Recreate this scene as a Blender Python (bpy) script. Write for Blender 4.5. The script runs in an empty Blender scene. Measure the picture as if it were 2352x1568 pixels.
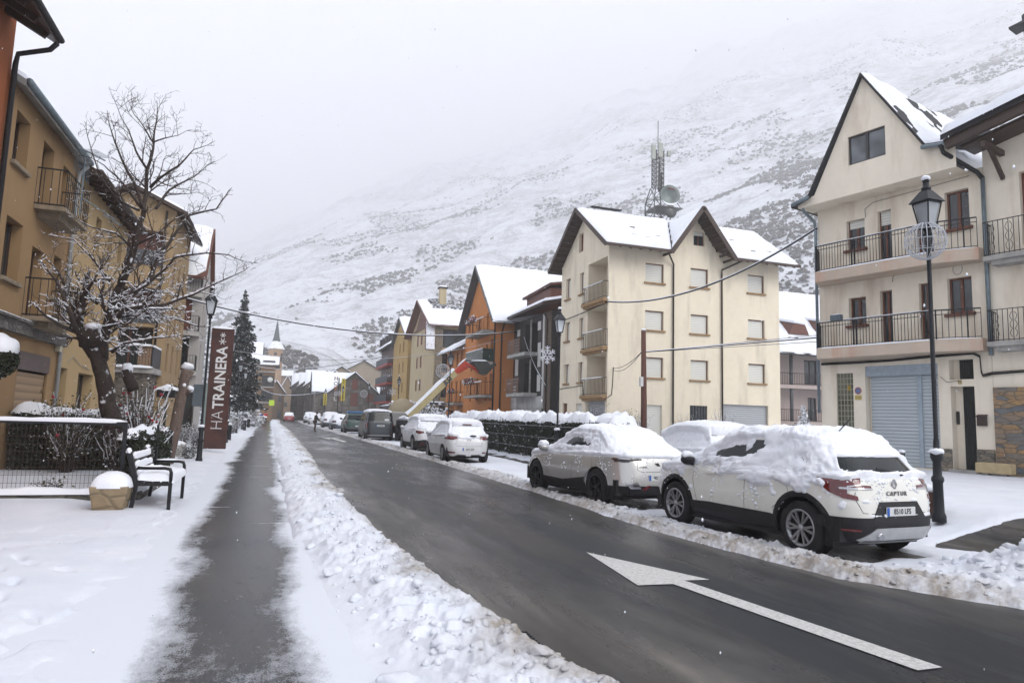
import bpy, bmesh, math, random
import numpy as np
from mathutils import Vector, Matrix, noise as mnoise
from mathutils.bvhtree import BVHTree
from math import sin, cos, pi, radians, sqrt, atan2

# ------------------------------------------------------------------ camera, world, sun
S = bpy.context.scene
COL = S.collection
EYE = 1.65
PITCH, ROLL, YAW = radians(6.45), 0.030, radians(18.6)
fwd = Vector((sin(YAW)*cos(PITCH), cos(YAW)*cos(PITCH), sin(PITCH)))
r0 = Vector((cos(YAW), -sin(YAW), 0)); u0 = r0.cross(fwd)
rgt = r0*cos(ROLL) + u0*sin(ROLL); upv = -r0*sin(ROLL) + u0*cos(ROLL)
CAMP = Vector((0, 0, EYE))
cam = bpy.data.objects.new('camera', bpy.data.cameras.new('camera')); COL.objects.link(cam)
M = Matrix((rgt, upv, -fwd)).transposed().to_4x4(); M.translation = CAMP
cam.matrix_world = M
cam.data.lens = 24; cam.data.sensor_width = 36; cam.data.clip_end = 6000; cam.data.clip_start = .05
S.camera = cam
S.view_settings.view_transform = 'Standard'; S.view_settings.look = 'None'
S.view_settings.exposure = 0.40; S.view_settings.gamma = 1
S.cycles.volume_bounces = 24; S.cycles.max_bounces = 26; S.cycles.diffuse_bounces = 3
S.cycles.glossy_bounces = 3; S.cycles.transparent_max_bounces = 8
S.cycles.use_denoising = True
SUN_EL, SUN_AZ = radians(38), radians(150)      # veiled sun high behind the camera
w = bpy.data.worlds.new('World'); S.world = w; w.use_nodes = True
nt = w.node_tree; nt.nodes.clear()
sky = nt.nodes.new('ShaderNodeTexSky'); sky.sky_type = 'NISHITA'; sky.sun_disc = False
sky.sun_elevation = SUN_EL; sky.sun_rotation = SUN_AZ; sky.dust_density = 6; sky.air_density = 1
mx = nt.nodes.new('ShaderNodeMix'); mx.data_type = 'RGBA'; mx.inputs[0].default_value = .94
mx.inputs[7].default_value = (8.15, 8.4, 9.4, 1)      # even overcast cloud
bg = nt.nodes.new('ShaderNodeBackground'); bg.inputs[1].default_value = .105
wo = nt.nodes.new('ShaderNodeOutputWorld')
nt.links.new(sky.outputs[0], mx.inputs[6]); nt.links.new(mx.outputs[2], bg.inputs[0]); nt.links.new(bg.outputs[0], wo.inputs[0])
sl = bpy.data.lights.new('sun', 'SUN'); sl.energy = 1.4; sl.angle = radians(35); sl.color = (1, .97, .93)
so = bpy.data.objects.new('sun', sl); COL.objects.link(so)
sd = Vector((sin(SUN_AZ)*cos(SUN_EL), cos(SUN_AZ)*cos(SUN_EL), sin(SUN_EL)))
so.rotation_euler = sd.to_track_quat('Z', 'Y').to_euler()

# ------------------------------------------------------------------ camera maths used to survey positions in the place
def ray(x, y):
    return fwd*1568.0 + rgt*(x-1176.0) - upv*(y-784.0)
def onG(x, y, z=0.0):
    d = ray(x, y); return CAMP + d*((z-EYE)/d.z)
def onX(x, y, X):
    d = ray(x, y); return CAMP + d*(X/d.x)
def onY(x, y, Y):
    d = ray(x, y); return CAMP + d*(Y/d.y)
def onP(x, y, p0, n):
    d = ray(x, y); return CAMP + d*((Vector(p0)-CAMP).dot(n)/d.dot(n))

# ------------------------------------------------------------------ helpers
RS = random.Random(7)
def _h(ix, iy, iz, s):
    n = (ix*374761393 + iy*668265263 + iz*2147483647 + s*974634777) & 0xffffffff
    n = ((n ^ (n >> 13))*1274126177) & 0xffffffff
    n = (n ^ (n >> 16)) & 0xffffffff
    return n.astype(np.float64)/4294967295.0
def vnoise(P, s=0):
    P = np.asarray(P, float); I = np.floor(P).astype(np.int64); F = P-I; F = F*F*(3-2*F)
    ix, iy, iz = I[..., 0], I[..., 1], I[..., 2]; fx, fy, fz = F[..., 0], F[..., 1], F[..., 2]
    def L(a, b, t): return a+(b-a)*t
    c = [[[ _h(ix+i, iy+j, iz+k, s) for k in (0, 1)] for j in (0, 1)] for i in (0, 1)]
    return L(L(L(c[0][0][0], c[1][0][0], fx), L(c[0][1][0], c[1][1][0], fx), fy),
             L(L(c[0][0][1], c[1][0][1], fx), L(c[0][1][1], c[1][1][1], fx), fy), fz)*2-1
def fbm(P, o=4, s=0, g=.5):
    P = np.asarray(P, float); a = 1; t = 0; r = 0
    for i in range(o):
        r = r+a*vnoise(P*(2.03**i)+i*17.3, s+i); t += a; a *= g
    return r/t
def sst(a, b, x):
    t = np.clip((x-a)/(b-a), 0, 1); return t*t*(3-2*t)

WPAR = {}          # things whose parts are modelled directly in place
def link(o, parent=None):
    COL.objects.link(o)
    if parent is not None:
        o.parent = parent
        if parent.name in WPAR: o.matrix_parent_inverse = WPAR[parent.name]
    return o
def tag(o, label=None, cat=None, group=None, kind=None):
    if label: o['label'] = label
    if cat: o['category'] = cat
    if group: o['group'] = group
    if kind: o['kind'] = kind
    return o
def thing(name, label, cat, loc=(0, 0, 0), rz=0, group=None):
    o = bpy.data.objects.new(name, None); o.empty_display_size = .2
    o.location = loc; o.rotation_euler = (0, 0, rz); COL.objects.link(o)
    return tag(o, label, cat, group)
def place(name, label, cat, loc=(0, 0, 0), group=None):
    o = thing(name, label, cat, loc, 0, group); WPAR[o.name] = Matrix.Translation(-Vector(loc)); return o
def npmesh(name, V, Fq, mat=None, parent=None, smooth=True, kind=None):
    me = bpy.data.meshes.new(name)
    me.from_pydata([tuple(v) for v in V], [], [tuple(f) for f in Fq]); 
    if mat is not None: me.materials.append(mat)
    if smooth: me.polygons.foreach_set('use_smooth', [True]*len(me.polygons))
    me.update()
    o = link(bpy.data.objects.new(name, me), parent)
    if kind: o['kind'] = kind
    return o
def copy_tree(o, parent=None):
    c = o.copy(); COL.objects.link(c)
    if parent is not None: c.parent = parent
    for ch in list(o.children): copy_tree(ch, c)
    return c

class MB:
    """collects boxes, bars, tubes, lathes and prisms and links them as ONE mesh object"""
    def __init__(s): s.v = []; s.f = []; s.sm = []
    def add(s, vs, fs, smooth=False):
        b = len(s.v); s.v += [tuple(v) for v in vs]; s.f += [tuple(i+b for i in f) for f in fs]; s.sm += [smooth]*len(fs); return s
    def hexa(s, p):
        return s.add(p, [(0, 3, 2, 1), (4, 5, 6, 7), (0, 1, 5, 4), (1, 2, 6, 5), (2, 3, 7, 6), (3, 0, 4, 7)])
    def box(s, x0, x1, y0, y1, z0, z1, M=None):
        p = [Vector(c) for c in ((x0, y0, z0), (x1, y0, z0), (x1, y1, z0), (x0, y1, z0), (x0, y0, z1), (x1, y0, z1), (x1, y1, z1), (x0, y1, z1))]
        if M: p = [M @ q for q in p]
        return s.hexa(p)
    def bar(s, a, b, w, h=None, up=(0, 0, 1)):
        a, b = Vector(a), Vector(b); h = h or w; d = (b-a)
        if d.length < 1e-6: return s
        d.normalize(); u = Vector(up)
        if abs(d.dot(u)) > .98: u = Vector((0, 1, 0)) if abs(d.y) < .9 else Vector((1, 0, 0))
        sx = d.cross(u).normalized(); sz = sx.cross(d).normalized(); sx = sx*w/2; sz = sz*h/2
        return s.hexa([a-sx-sz, a+sx-sz, b+sx-sz, b-sx-sz, a-sx+sz, a+sx+sz, b+sx+sz, b-sx+sz])
    def tube(s, pts, r, n=8, cap=True):
        pts = [Vector(p) for p in pts]; rs = r if hasattr(r, '__len__') else [r]*len(pts)
        rings = []; px = None
        for i, p in enumerate(pts):
            d = (pts[min(i+1, len(pts)-1)]-pts[max(i-1, 0)])
            d = d.normalized() if d.length > 1e-9 else Vector((0, 0, 1))
            if px is None:
                px = d.cross(Vector((0, 0, 1)));
                if px.length < .05: px = d.cross(Vector((1, 0, 0)))
            px = (px-d*px.dot(d));
            if px.length < 1e-6: px = d.orthogonal()
            px.normalize(); py = d.cross(px)
            rings.append([p+(px*cos(2*pi*k/n)+py*sin(2*pi*k/n))*rs[i] for k in range(n)])
        v = [q for R in rings for q in R]
        f = [(i*n+k, i*n+(k+1) % n, (i+1)*n+(k+1) % n, (i+1)*n+k) for i in range(len(pts)-1) for k in range(n)]
        if cap: f += [tuple(range(n))[::-1], tuple((len(pts)-1)*n+k for k in range(n))]
        return s.add(v, f, True)
    def lathe(s, prof, c=(0, 0, 0), n=16, axis='z', M=None, smooth=True, cap=True):
        c = Vector(c); v = []
        for (r, z) in prof:
            for k in range(n):
                a = 2*pi*k/n
                q = Vector((r*cos(a), r*sin(a), z)) if axis == 'z' else (Vector((z, r*cos(a), r*sin(a))) if axis == 'x' else Vector((r*sin(a), z, r*cos(a))))
                if M: q = M @ q
                v.append(q+c)
        f = [(i*n+k, i*n+(k+1) % n, (i+1)*n+(k+1) % n, (i+1)*n+k) for i in range(len(prof)-1) for k in range(n)]
        if cap: f += [tuple(range(n))[::-1], tuple((len(prof)-1)*n+k for k in range(n))]
        return s.add(v, f, smooth)
    def prism(s, pts, d):
        """polygon pts (3D, planar) extruded by vector d"""
        pts = [Vector(p) for p in pts]; d = Vector(d); n = len(pts)
        v = pts+[p+d for p in pts]
        f = [tuple(range(n))[::-1], tuple(range(n, 2*n))]+[(i, (i+1) % n, n+(i+1) % n, n+i) for i in range(n)]
        return s.add(v, f)
    def blob(s, c, r, seed=0, n=6, sq=1.0, amp=.3):
        c = Vector(c); v = []; m = n*2
        for i in range(n+1):
            t = pi*i/n
            for k in range(m):
                a = 2*pi*k/m; q = Vector((sin(t)*cos(a), sin(t)*sin(a), cos(t)))
                rr = r*(1+amp*mnoise.noise(q*1.7+Vector((seed*3.1, seed*1.7, seed))))
                v.append(c+Vector((q.x*rr, q.y*rr, q.z*rr*sq)))
        f = [(i*m+k, (i+1)*m+k, (i+1)*m+(k+1) % m, i*m+(k+1) % m) for i in range(n) for k in range(m)]
        return s.add(v, f, True)
    def build(s, name, mat, parent=None, bevel=0, kind=None, recalc=True):
        me = bpy.data.meshes.new(name); me.from_pydata(s.v, [], s.f)
        me.polygons.foreach_set('use_smooth', s.sm)
        if recalc:
            bm = bmesh.new(); bm.from_mesh(me)
            bmesh.ops.recalc_face_normals(bm, faces=bm.faces)
            if bevel: bmesh.ops.bevel(bm, geom=list(bm.edges), offset=bevel, segments=2, affect='EDGES', profile=.6, clamp_overlap=True)
            bm.to_mesh(me); bm.free()
        me.materials.append(mat)
        o = link(bpy.data.objects.new(name, me), parent)
        if kind: o['kind'] = kind
        return o

# ------------------------------------------------------------------ materials
MATS = {}
class NT:
    def __init__(s, name):
        s.m = bpy.data.materials.new(name); s.m.use_nodes = True; s.t = s.m.node_tree
        s.b = s.t.nodes['Principled BSDF']; s.out = s.t.nodes['Material Output']
        s.tc = s.t.nodes.new('ShaderNodeTexCoord')
    def n(s, t, **k):
        x = s.t.nodes.new(t)
        for a, b in k.items(): setattr(x, a, b)
        return x
    def l(s, a, b): s.t.links.new(a, b)
    def noise(s, scale, detail=4, rough=.55, coord='Object', sc=(1, 1, 1), dist=0, loc=(0, 0, 0)):
        mp = s.n('ShaderNodeMapping'); s.l(s.tc.outputs[coord], mp.inputs[0]); mp.inputs['Scale'].default_value = sc; mp.inputs['Location'].default_value = loc
        x = s.n('ShaderNodeTexNoise'); s.l(mp.outputs[0], x.inputs['Vector']); x.inputs['Scale'].default_value = scale
        x.inputs['Detail'].default_value = detail; x.inputs['Roughness'].default_value = rough; x.inputs['Distortion'].default_value = dist
        return x.outputs[0]
    def ramp(s, inp, stops, interp='LINEAR'):
        r = s.n('ShaderNodeValToRGB'); r.color_ramp.interpolation = interp
        e = r.color_ramp.elements
        while len(e) < len(stops): e.new(.5)
        for i, (p, c) in enumerate(stops):
            e[i].position = p; e[i].color = (c, c, c, 1) if not hasattr(c, '__len__') else (*c, 1)
        s.l(inp, r.inputs[0]); return r.outputs[0]
    def mix(s, fac, a, b, mode='MIX'):
        x = s.n('ShaderNodeMix'); x.data_type = 'RGBA'; x.blend_type = mode
        for i, q in ((0, fac), (6, a), (7, b)):
            if hasattr(q, 'links') or hasattr(q, 'is_linked'): s.l(q, x.inputs[i])
            elif i == 0: x.inputs[0].default_value = q
            else: x.inputs[i].default_value = (*q, 1) if len(q) == 3 else q
        return x.outputs[2]
    def math(s, op, a, b=0.0, clamp=False):
        x = s.n('ShaderNodeMath'); x.operation = op; x.use_clamp = clamp
        for i, q in ((0, a), (1, b)):
            if hasattr(q, 'is_linked'): s.l(q, x.inputs[i])
            else: x.inputs[i].default_value = q
        return x.outputs[0]
    def sep(s, coord='Object'):
        x = s.n('ShaderNodeSeparateXYZ'); s.l(s.tc.outputs[coord], x.inputs[0]); return x.outputs
    def set(s, k, v):
        i = s.b.inputs[k]
        if hasattr(v, 'is_linked'): s.l(v, i)
        elif hasattr(v, '__len__'): i.default_value = (*v, 1)
        else: i.default_value = v
        return s
    def bump(s, h, strength=.3, dist=.02):
        b = s.n('ShaderNodeBump'); b.inputs['Strength'].default_value = strength; b.inputs['Distance'].default_value = dist
        s.l(h, b.inputs['Height']); s.l(b.outputs[0], s.b.inputs['Normal']); return s

def m_plain(name, c, rough=.6, metal=0, var=.12, scale=6, bump=0, coat=0, spec=.28):
    k = NT(name); n = k.noise(scale, 5); c = tuple(x*.84 for x in c)
    lo = tuple(x*(1-var) for x in c); hi = tuple(min(1, x*(1+var)) for x in c)
    k.set('Base Color', k.ramp(n, [(.3, lo), (.7, hi)])).set('Roughness', rough).set('Metallic', metal)
    k.b.inputs['Specular IOR Level'].default_value = spec
    if coat: k.b.inputs['Coat Weight'].default_value = coat; k.b.inputs['Coat Roughness'].default_value = .06
    if bump: k.bump(k.noise(scale*8, 4), bump, .01)
    return k.m
def m_plaster(name, c, var=.10, stain=.35, stainc=None):
    k = NT(name); n1 = k.noise(.7, 5); n2 = k.noise(3.5, 6, .65); c = tuple(x*.84 for x in c); stain *= 1.25
    st = k.noise(1.6, 4, .6, sc=(1, 1, .18))           # vertical rain streaks
    lo = tuple(x*(1-var*1.4) for x in c); hi = tuple(min(1, x*(1+var*.7)) for x in c)
    base = k.ramp(n1, [(.3, lo), (.7, hi)])
    base = k.mix(k.ramp(n2, [(.35, 0.0), (.8, .5)]), base, tuple(x*.86 for x in c))
    sc = stainc or tuple(x*.62 for x in c)
    base = k.mix(k.math('MULTIPLY', k.ramp(st, [(.52, 0.0), (.75, 1.0)]), stain), base, sc)
    k.set('Base Color', base).set('Roughness', .92)
    k.b.inputs['Specular IOR Level'].default_value = .2
    k.bump(k.noise(45, 3, .6), .25, .006); return k.m
def m_glass(name, c=(.02, .025, .028), rough=.06):
    k = NT(name); n = k.noise(.9, 2)
    k.set('Base Color', k.ramp(n, [(.35, tuple(x*.5 for x in c)), (.65, tuple(x*1.8 for x in c))])).set('Roughness', rough)
    k.b.inputs['Specular IOR Level'].default_value = .6
    return k.m
def m_wood(name, c, sc=(1, 1, .12), rough=.55):
    k = NT(name); n = k.noise(14, 5, .6, sc=sc, dist=.6); c = tuple(x*.8 for x in c)
    k.set('Base Color', k.ramp(n, [(.25, tuple(x*.6 for x in c)), (.75, tuple(min(1, x*1.35) for x in c))])).set('Roughness', rough)
    k.bump(n, .3, .006); return k.m
def m_stone(name, c1, c2, cm, scale=3.2, sc=(1, 1, 2.2), snow=0):
    k = NT(name); c1, c2, cm = [tuple(x*.84 for x in q) for q in (c1, c2, cm)]
    mp = k.n('ShaderNodeMapping'); k.l(k.tc.outputs['Object'], mp.inputs[0]); mp.inputs['Scale'].default_value = sc
    v = k.n('ShaderNodeTexVoronoi'); v.inputs['Scale'].default_value = scale; k.l(mp.outputs[0], v.inputs['Vector'])
    e = k.n('ShaderNodeTexVoronoi'); e.feature = 'DISTANCE_TO_EDGE'; e.inputs['Scale'].default_value = scale; k.l(mp.outputs[0], e.inputs['Vector'])
    col = k.mix(k.ramp(v.outputs['Color'], [(.2, 0.0), (.8, 1.0)]), c1, c2)
    col = k.mix(k.ramp(k.noise(9, 5), [(.3, 0.0), (.8, .6)]), col, tuple(x*.6 for x in c1))
    col = k.mix(k.ramp(e.outputs['Distance'], [(.0, 1.0), (.06, 0.0)]), col, cm)
    k.set('Base Color', col).set('Roughness', .85); k.bump(k.ramp(e.outputs['Distance'], [(0, 0.0), (.1, 1.0)]), .6, .03)
    return k.m
def m_snow(name, dirt=0.0, bscale=18, bstr=.35, bdist=.02, tone=1.0):
    k = NT(name); n = k.noise(2.2, 5, .6)
    c = k.ramp(n, [(.3, (.69*tone, .72*tone, .775*tone)), (.7, (.77*tone, .785*tone, .82*tone))])
    if dirt:
        d = k.ramp(k.noise(3.0, 6, .68), [(.5-.10*dirt, 0.0), (.78-.1*dirt, min(1, dirt))])
        c = k.mix(d, c, (.34, .31, .275))
    k.set('Base Color', c).set('Roughness', .65)
    k.b.inputs['Specular IOR Level'].default_value = .25
    h = k.math('ADD', k.noise(bscale, 6, .7), k.math('MULTIPLY', k.noise(bscale*6, 3, .6), .35))
    k.bump(h, bstr, bdist); return k.m
def m_snowpatch(name, c, amount=.5, scale=6, sc=(1, 1, 1), rough=.8, upbias=0.0):
    """bare surface with snow lying in patches (roof slates, foliage, stone)"""
    k = NT(name); n = k.noise(scale, 7, .68, sc=sc)
    if upbias:
        g = k.n('ShaderNodeNewGeometry'); sx = k.n('ShaderNodeSeparateXYZ'); k.l(g.outputs['Normal'], sx.inputs[0])
        n = k.math('ADD', n, k.math('MULTIPLY', sx.outputs[2], upbias))
    base = k.ramp(k.noise(scale*3, 4), [(.3, tuple(x*.6 for x in c)), (.7, tuple(x*1.3 for x in c))])
    col = k.mix(k.ramp(n, [(1-amount-.05, 0.0), (1-amount+.05, 1.0)]), base, (.76, .78, .82))
    k.set('Base Color', col).set('Roughness', rough)
    k.b.inputs['Specular IOR Level'].default_value = .25
    k.bump(n, .5, .05); return k.m
SNOW = m_snow('snow'); SNOWR = m_snow('roof snow', bscale=5, bstr=.25, bdist=.03); SNOWD = m_snow('dirty snow', 1.0, 14, .6, .03)
SNOWC = m_snow('car snow', bscale=30, bstr=.5, bdist=.012)
BLACK = m_plain('black plastic', (.018, .018, .02), .55, bump=.1)
IRON = m_plain('dark iron', (.022, .024, .028), .5, .3)
SLATE = m_plain('slate', (.03, .03, .034), .75, bump=.5)
GLASS = m_glass('window glass'); GLASSL = m_glass('pale window glass', (.09, .10, .11))
# ------------------------------------------------------------------ ground, road, walk, snow, hills, haze
WL = ([-5, 3, 5.4, 9.15, 15.2, 26.3, 77, 200], [-.8, -.8, -.84, -1.07, -1.22, -1.5, -2.06, -3.4])
WR = ([-5, 3, 4.5, 6.2, 12.5, 40, 79, 200], [.66, .62, .54, .40, .20, -.15, -.56, -2.0])
RL = ([-5, 3, 4.1, 5, 7.2, 11.8, 17, 43, 75, 105, 130, 200], [2.7, 2.35, 2.1, 1.84, 1.67, 1.41, 1.28, 1.2, .9, .2, .3, .6])
RR = ([-5, 4, 4.8, 6.2, 9.4, 14.8, 30, 45, 73, 105, 130, 200], [8.4, 7.4, 6.78, 5.95, 5.6, 5.65, 5.42, 5.18, 4.4, 3.5, 3.5, 3.6])
ip = lambda T, y: np.interp(y, T[0], T[1])
# (x, y rear bumper, length, width, yaw) of the parked cars, used to leave bare asphalt under them
CARS = dict(suv=(7.52, 6.76, 4.25, 1.80, radians(5)), coupe=(7.03, 11.73, 4.40, 1.86, radians(5.5)),
            hatch=(6.62, 24.2, 4.03, 1.73, 0.0), crossover=(6.85, 31.0, 4.35, 1.80, radians(1)), van=(6.28, 44.7, 4.9, 1.9, 0.0),
            offroad=(6.15, 58.0, 4.6, 1.82, 0.0), behind=(10.15, 13.2, 4.1, 1.75, 0.0))
def carmask(X, Y, grow=0):
    m = np.full(X.shape, 9.0)
    for (cx, cy, L, W, a) in CARS.values():
        dx, dy = X-cx, Y-cy; lx = dx*cos(a)+dy*sin(a)*1; ly = -dx*sin(a)+dy*cos(a)
        q = np.maximum(np.abs(lx)-W/2+.12, np.abs(ly-L/2)-L/2+.1); m = np.minimum(m, q)
    return m
def base_z(X, Y):
    return .35*sst(9.3, 11.5, X)*np.ones_like(Y)
_r = random.Random(12); FOOT = []
for _k, (_x, _y, _a, _n) in enumerate(((-1.15, 4.6, .35, 9), (-1.7, 4.3, -.15, 9), (-1.1, 8.5, .12, 12), (-1.9, 8.0, .9, 6), (-1.5, 12.0, .02, 10))):
    for _i in range(_n): FOOT.append((_x-sin(_a)*_i*.62+(.09 if _i % 2 else -.09)+_r.gauss(0, .04), _y+cos(_a)*_i*.62, _a+_r.gauss(0, .12)))
def snow_h(X, Y):
    wl, wr, rl, rr = ip(WL, Y), ip(WR, Y), ip(RL, Y), ip(RR, Y)
    P = np.stack([X, Y, np.zeros_like(X)], -1)
    edge = fbm(P*np.array([.8, .35, 1]), 3, 11)*.10 + fbm(P*np.array([1, .5, 1])*5, 4, 12)*.06
    n1 = fbm(P*3.2, 4, 1); n2 = fbm(P*9, 4, 5); big = fbm(P*.5, 3, 3)
    rid = 1-np.abs(fbm(P*2.6, 3, 8))*2.6; rid2 = 1-np.abs(fbm(P*6.5, 3, 9))*2.6
    h = np.full(X.shape, -.05)
    # left of the walk
    dl = wl-X+edge*1.2
    hl = -.012+.062*sst(0, 1.1, dl)+.012*big*sst(.5, 3, dl)+n1*.006*sst(.5, 2, dl)
    hl += .012*fbm(P*np.array([.9, .5, 1]), 4, 15)*sst(.3, 1.2, dl); hl += .05*sst(1.6, 2.3, dl)*sst(11.0, 13, Y)
    near = sst(8.2, 5.2, Y)*sst(1.7, .5, dl+.5*n1); hl = hl-near*.055*sst(-.12, .22, fbm(P*np.array([1.6, .8, 1]), 4, 14)+.12*n2)
    fp = fbm(P*np.array([2.2, 2.8, 1]), 2, 16); hl = hl-.012*sst(.28, .36, fp)*sst(0, .5, dl)*sst(14, 9, Y)
    h = np.where(dl > 0, hl, h)
    for (fx, fy, fa) in FOOT:
        c_, s_ = cos(fa), sin(fa); ux, uy = (X-fx)*c_+(Y-fy)*s_, -(X-fx)*s_+(Y-fy)*c_; h = h-.052*np.exp(-((ux/.055)**2+(uy/.14)**2)**1.5)*(dl > -.1)
    # ploughed bank between walk and road
    t = (X-wr+edge)/(rl-wr+1e-6); prof = sst(0, .30, t)*sst(1.04, .80, t)
    flat = sst(8.5, 6.0, Y)*sst(.5, .2, t)
    lump = np.clip(rid, -.4, 1)*.040+np.clip(rid2, -.4, 1)*.030+n2*.022+np.clip(fbm(P*14, 3, 17), -.3, .6)*.045+np.clip(fbm(P*30, 2, 18), -.3, .6)*.015
    hb = -.015+(.045+.050*(1-flat)*prof+np.clip(lump, -.05, 1)*(1-.85*flat)*sst(.02, .2, t))*np.where(Y < 9.5, sst(-.02, .34, t), sst(0, .07, t))*sst(1.06, .88, t)
    h = np.where((t > 0) & (t < 1.08), hb, h)
    # right of the road: windrow, thin trampled snow in the bays
    dr = X-rr+edge*.8
    wind = sst(0, .12, dr)*sst(1.15, .35, dr)
    bays = .018+.022*big+n1*.016+sst(.6, 1.4, dr)*.012
    hr = -.012*sst(.1, 0, dr)+bays*sst(0, .25, dr)+wind*(.035+np.clip(rid2, -.3, 1)*.05+n2*.03+np.clip(rid, 0, 1)*.03+np.clip(fbm(P*16, 3, 19), -.3, .6)*.05)
    cm = carmask(X, Y)+fbm(P*2, 3, 21)*.22
    hr = hr-.075*sst(.12, -.10, cm)
    # bare strip on the right-hand pavement
    strip = np.exp(-((X-9.1-.02*(Y-20)+n1*.25)/.38)**2)*sst(13, 15, Y)*sst(60, 48, Y)*sst(-.5, .2, big+.3)
    hr -= .06*strip
    # heap in the near right corner and the wet patch behind it
    hx = np.exp(-(((X-8.55)/1.05)**2+((Y-5.55)/.72)**2)); hr += hx*(.27+np.clip(rid, -.3, 1)*.12+np.clip(rid2, -.3, 1)*.08)
    wet = np.exp(-(((X-10.7)/1.9)**2+((Y-7.4)/.62)**2)); hr -= .085*sst(.35, .7, wet+n1*.25)
    hr += .03*sst(9.8, 11.5, X)
    h = np.where(dr > 0, hr, h)
    # verge behind the hedge on the left is a little deeper
    return h+base_z(X, Y)
def dirt_amt(X, Y):
    wr, rl, rr = ip(WR, Y), ip(RL, Y), ip(RR, Y)
    t = (X-wr)/(rl-wr); P = np.stack([X, Y, np.zeros_like(X)], -1); n = fbm(P*1.1, 4, 31)
    d = np.where((t > 0) & (t < 1.1), sst(.55, 1.02, t+n*.45)*1.0+.12*sst(-.1, .35, n), 0)
    dr = X-rr
    d = np.where(dr > 0, sst(1.1, .0, dr+n*.8)*.95+.10*sst(.0, .5, n), d)
    hx = np.exp(-(((X-8.55)/1.3)**2+((Y-5.4)/.8)**2)); d = np.maximum(d, hx*(.35+n*.5)*(dr > 0))
    return np.clip(d, 0, 1)

def attr(o, name, vals):
    a = o.data.attributes.new(name, 'FLOAT', 'POINT'); a.data.foreach_set('value', np.asarray(vals, np.float32).ravel())
def gridmesh(name, V, n, m, mat, mask=None, kind='structure'):
    idx = np.arange(n*m).reshape(n, m)
    q = np.stack([idx[:-1, :-1], idx[:-1, 1:], idx[1:, 1:], idx[1:, :-1]], -1).reshape(-1, 4)
    if mask is not None: q = q[mask[q].any(1)]
    me = bpy.data.meshes.new(name); me.vertices.add(n*m); me.vertices.foreach_set('co', V.astype(np.float32).ravel())
    me.loops.add(q.size); me.polygons.add(len(q))
    me.loops.foreach_set('vertex_index', q.ravel().astype(np.int32)); me.polygons.foreach_set('loop_start', (np.arange(len(q))*4).astype(np.int32))
    me.polygons.foreach_set('loop_total', np.full(len(q), 4, np.int32)); me.polygons.foreach_set('use_smooth', np.ones(len(q), bool))
    me.update(calc_edges=True); me.materials.append(mat)
    o = link(bpy.data.objects.new(name, me)); 
    if kind: o['kind'] = kind
    return o

# materials of the setting
k = NT('ground snow')
at = k.n('ShaderNodeAttribute'); at.attribute_name = 'dirt'
nd = k.noise(4.2, 7, .7); nd2 = k.noise(17, 4, .6)
d = k.math('MULTIPLY', at.outputs['Fac'], k.ramp(k.math('ADD', nd, k.math('MULTIPLY', nd2, .25)), [(.38, .05), (.74, 1.15)]), True)
c = k.ramp(k.noise(1.1, 5, .6), [(.3, (.575, .61, .675)), (.7, (.665, .685, .73))])
c = k.mix(d, c, (.27, .245, .215)); 
k.set('Base Color', c).set('Roughness', .6); k.b.inputs['Specular IOR Level'].default_value = .25
h = k.math('ADD', k.noise(14, 7, .68), k.math('MULTIPLY', k.noise(70, 3, .6), .25))
k.bump(h, .42, .022); GSNOW = k.m
k = NT('asphalt')
n1 = k.noise(.55, 6, .6, sc=(1, .35, 1)); n2 = k.noise(3.2, 6, .7, sc=(1, .12, 1), dist=.3); n3 = k.noise(120, 3, .7); n4 = k.noise(.9, 5, .65, sc=(1.6, .16, 1), loc=(4, 2, 0))
c = k.ramp(n1, [(.3, (.008, .010, .0125)), (.7, (.018, .0215, .025))])
c = k.mix(k.ramp(n3, [(.35, 0.0), (.75, .5)]), c, (.036, .037, .038))
at = k.n('ShaderNodeAttribute'); at.attribute_name = 'slush'
sl_ = k.math('MULTIPLY', at.outputs['Fac'], k.ramp(k.math('ADD', n2, k.math('MULTIPLY', n3, .22)), [(.44, 0.0), (.82, 1.0)]), True)
c = k.mix(sl_, c, (.155, .142, .125))
c = k.mix(k.ramp(n4, [(.48, 0.0), (.62, .9)]), c, (.046, .042, .037))
k.set('Base Color', c).set('Roughness', k.ramp(k.math('ADD', n1, k.math('MULTIPLY', n2, .35)), [(.48, .10), (.70, .42)]))
k.b.inputs['Specular IOR Level'].default_value = .13
k.bump(n3, .35, .006); ASPH = k.m
k = NT('wet paving')
at = k.n('ShaderNodeAttribute'); at.attribute_name = 'edge'
xyz = k.sep()
jo = k.n('ShaderNodeTexBrick'); k.l(k.tc.outputs['Object'], jo.inputs[0]); jo.inputs['Scale'].default_value = 1; jo.inputs['Brick Width'].default_value = .8; jo.inputs['Row Height'].default_value = .6
jo.inputs['Mortar Size'].default_value = .012; jo.inputs['Color1'].default_value = (.022, .025, .028, 1); jo.inputs['Color2'].default_value = (.038, .036, .034, 1); jo.inputs['Mortar'].default_value = (.025, .026, .028, 1); jo.inputs['Bias'].default_value = 0
c = k.mix(k.ramp(k.noise(.9, 5, .6), [(.35, 0.0), (.7, .8)]), jo.outputs[0], (.052, .047, .041))
s1 = k.noise(2.2, 9, .75, sc=(1, .45, 1)); s2 = k.noise(80, 4, .8, sc=(1, .7, 1)); s3 = k.noise(.8, 3, .6); s4 = k.noise(11, 7, .85, sc=(1, .6, 1))
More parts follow.
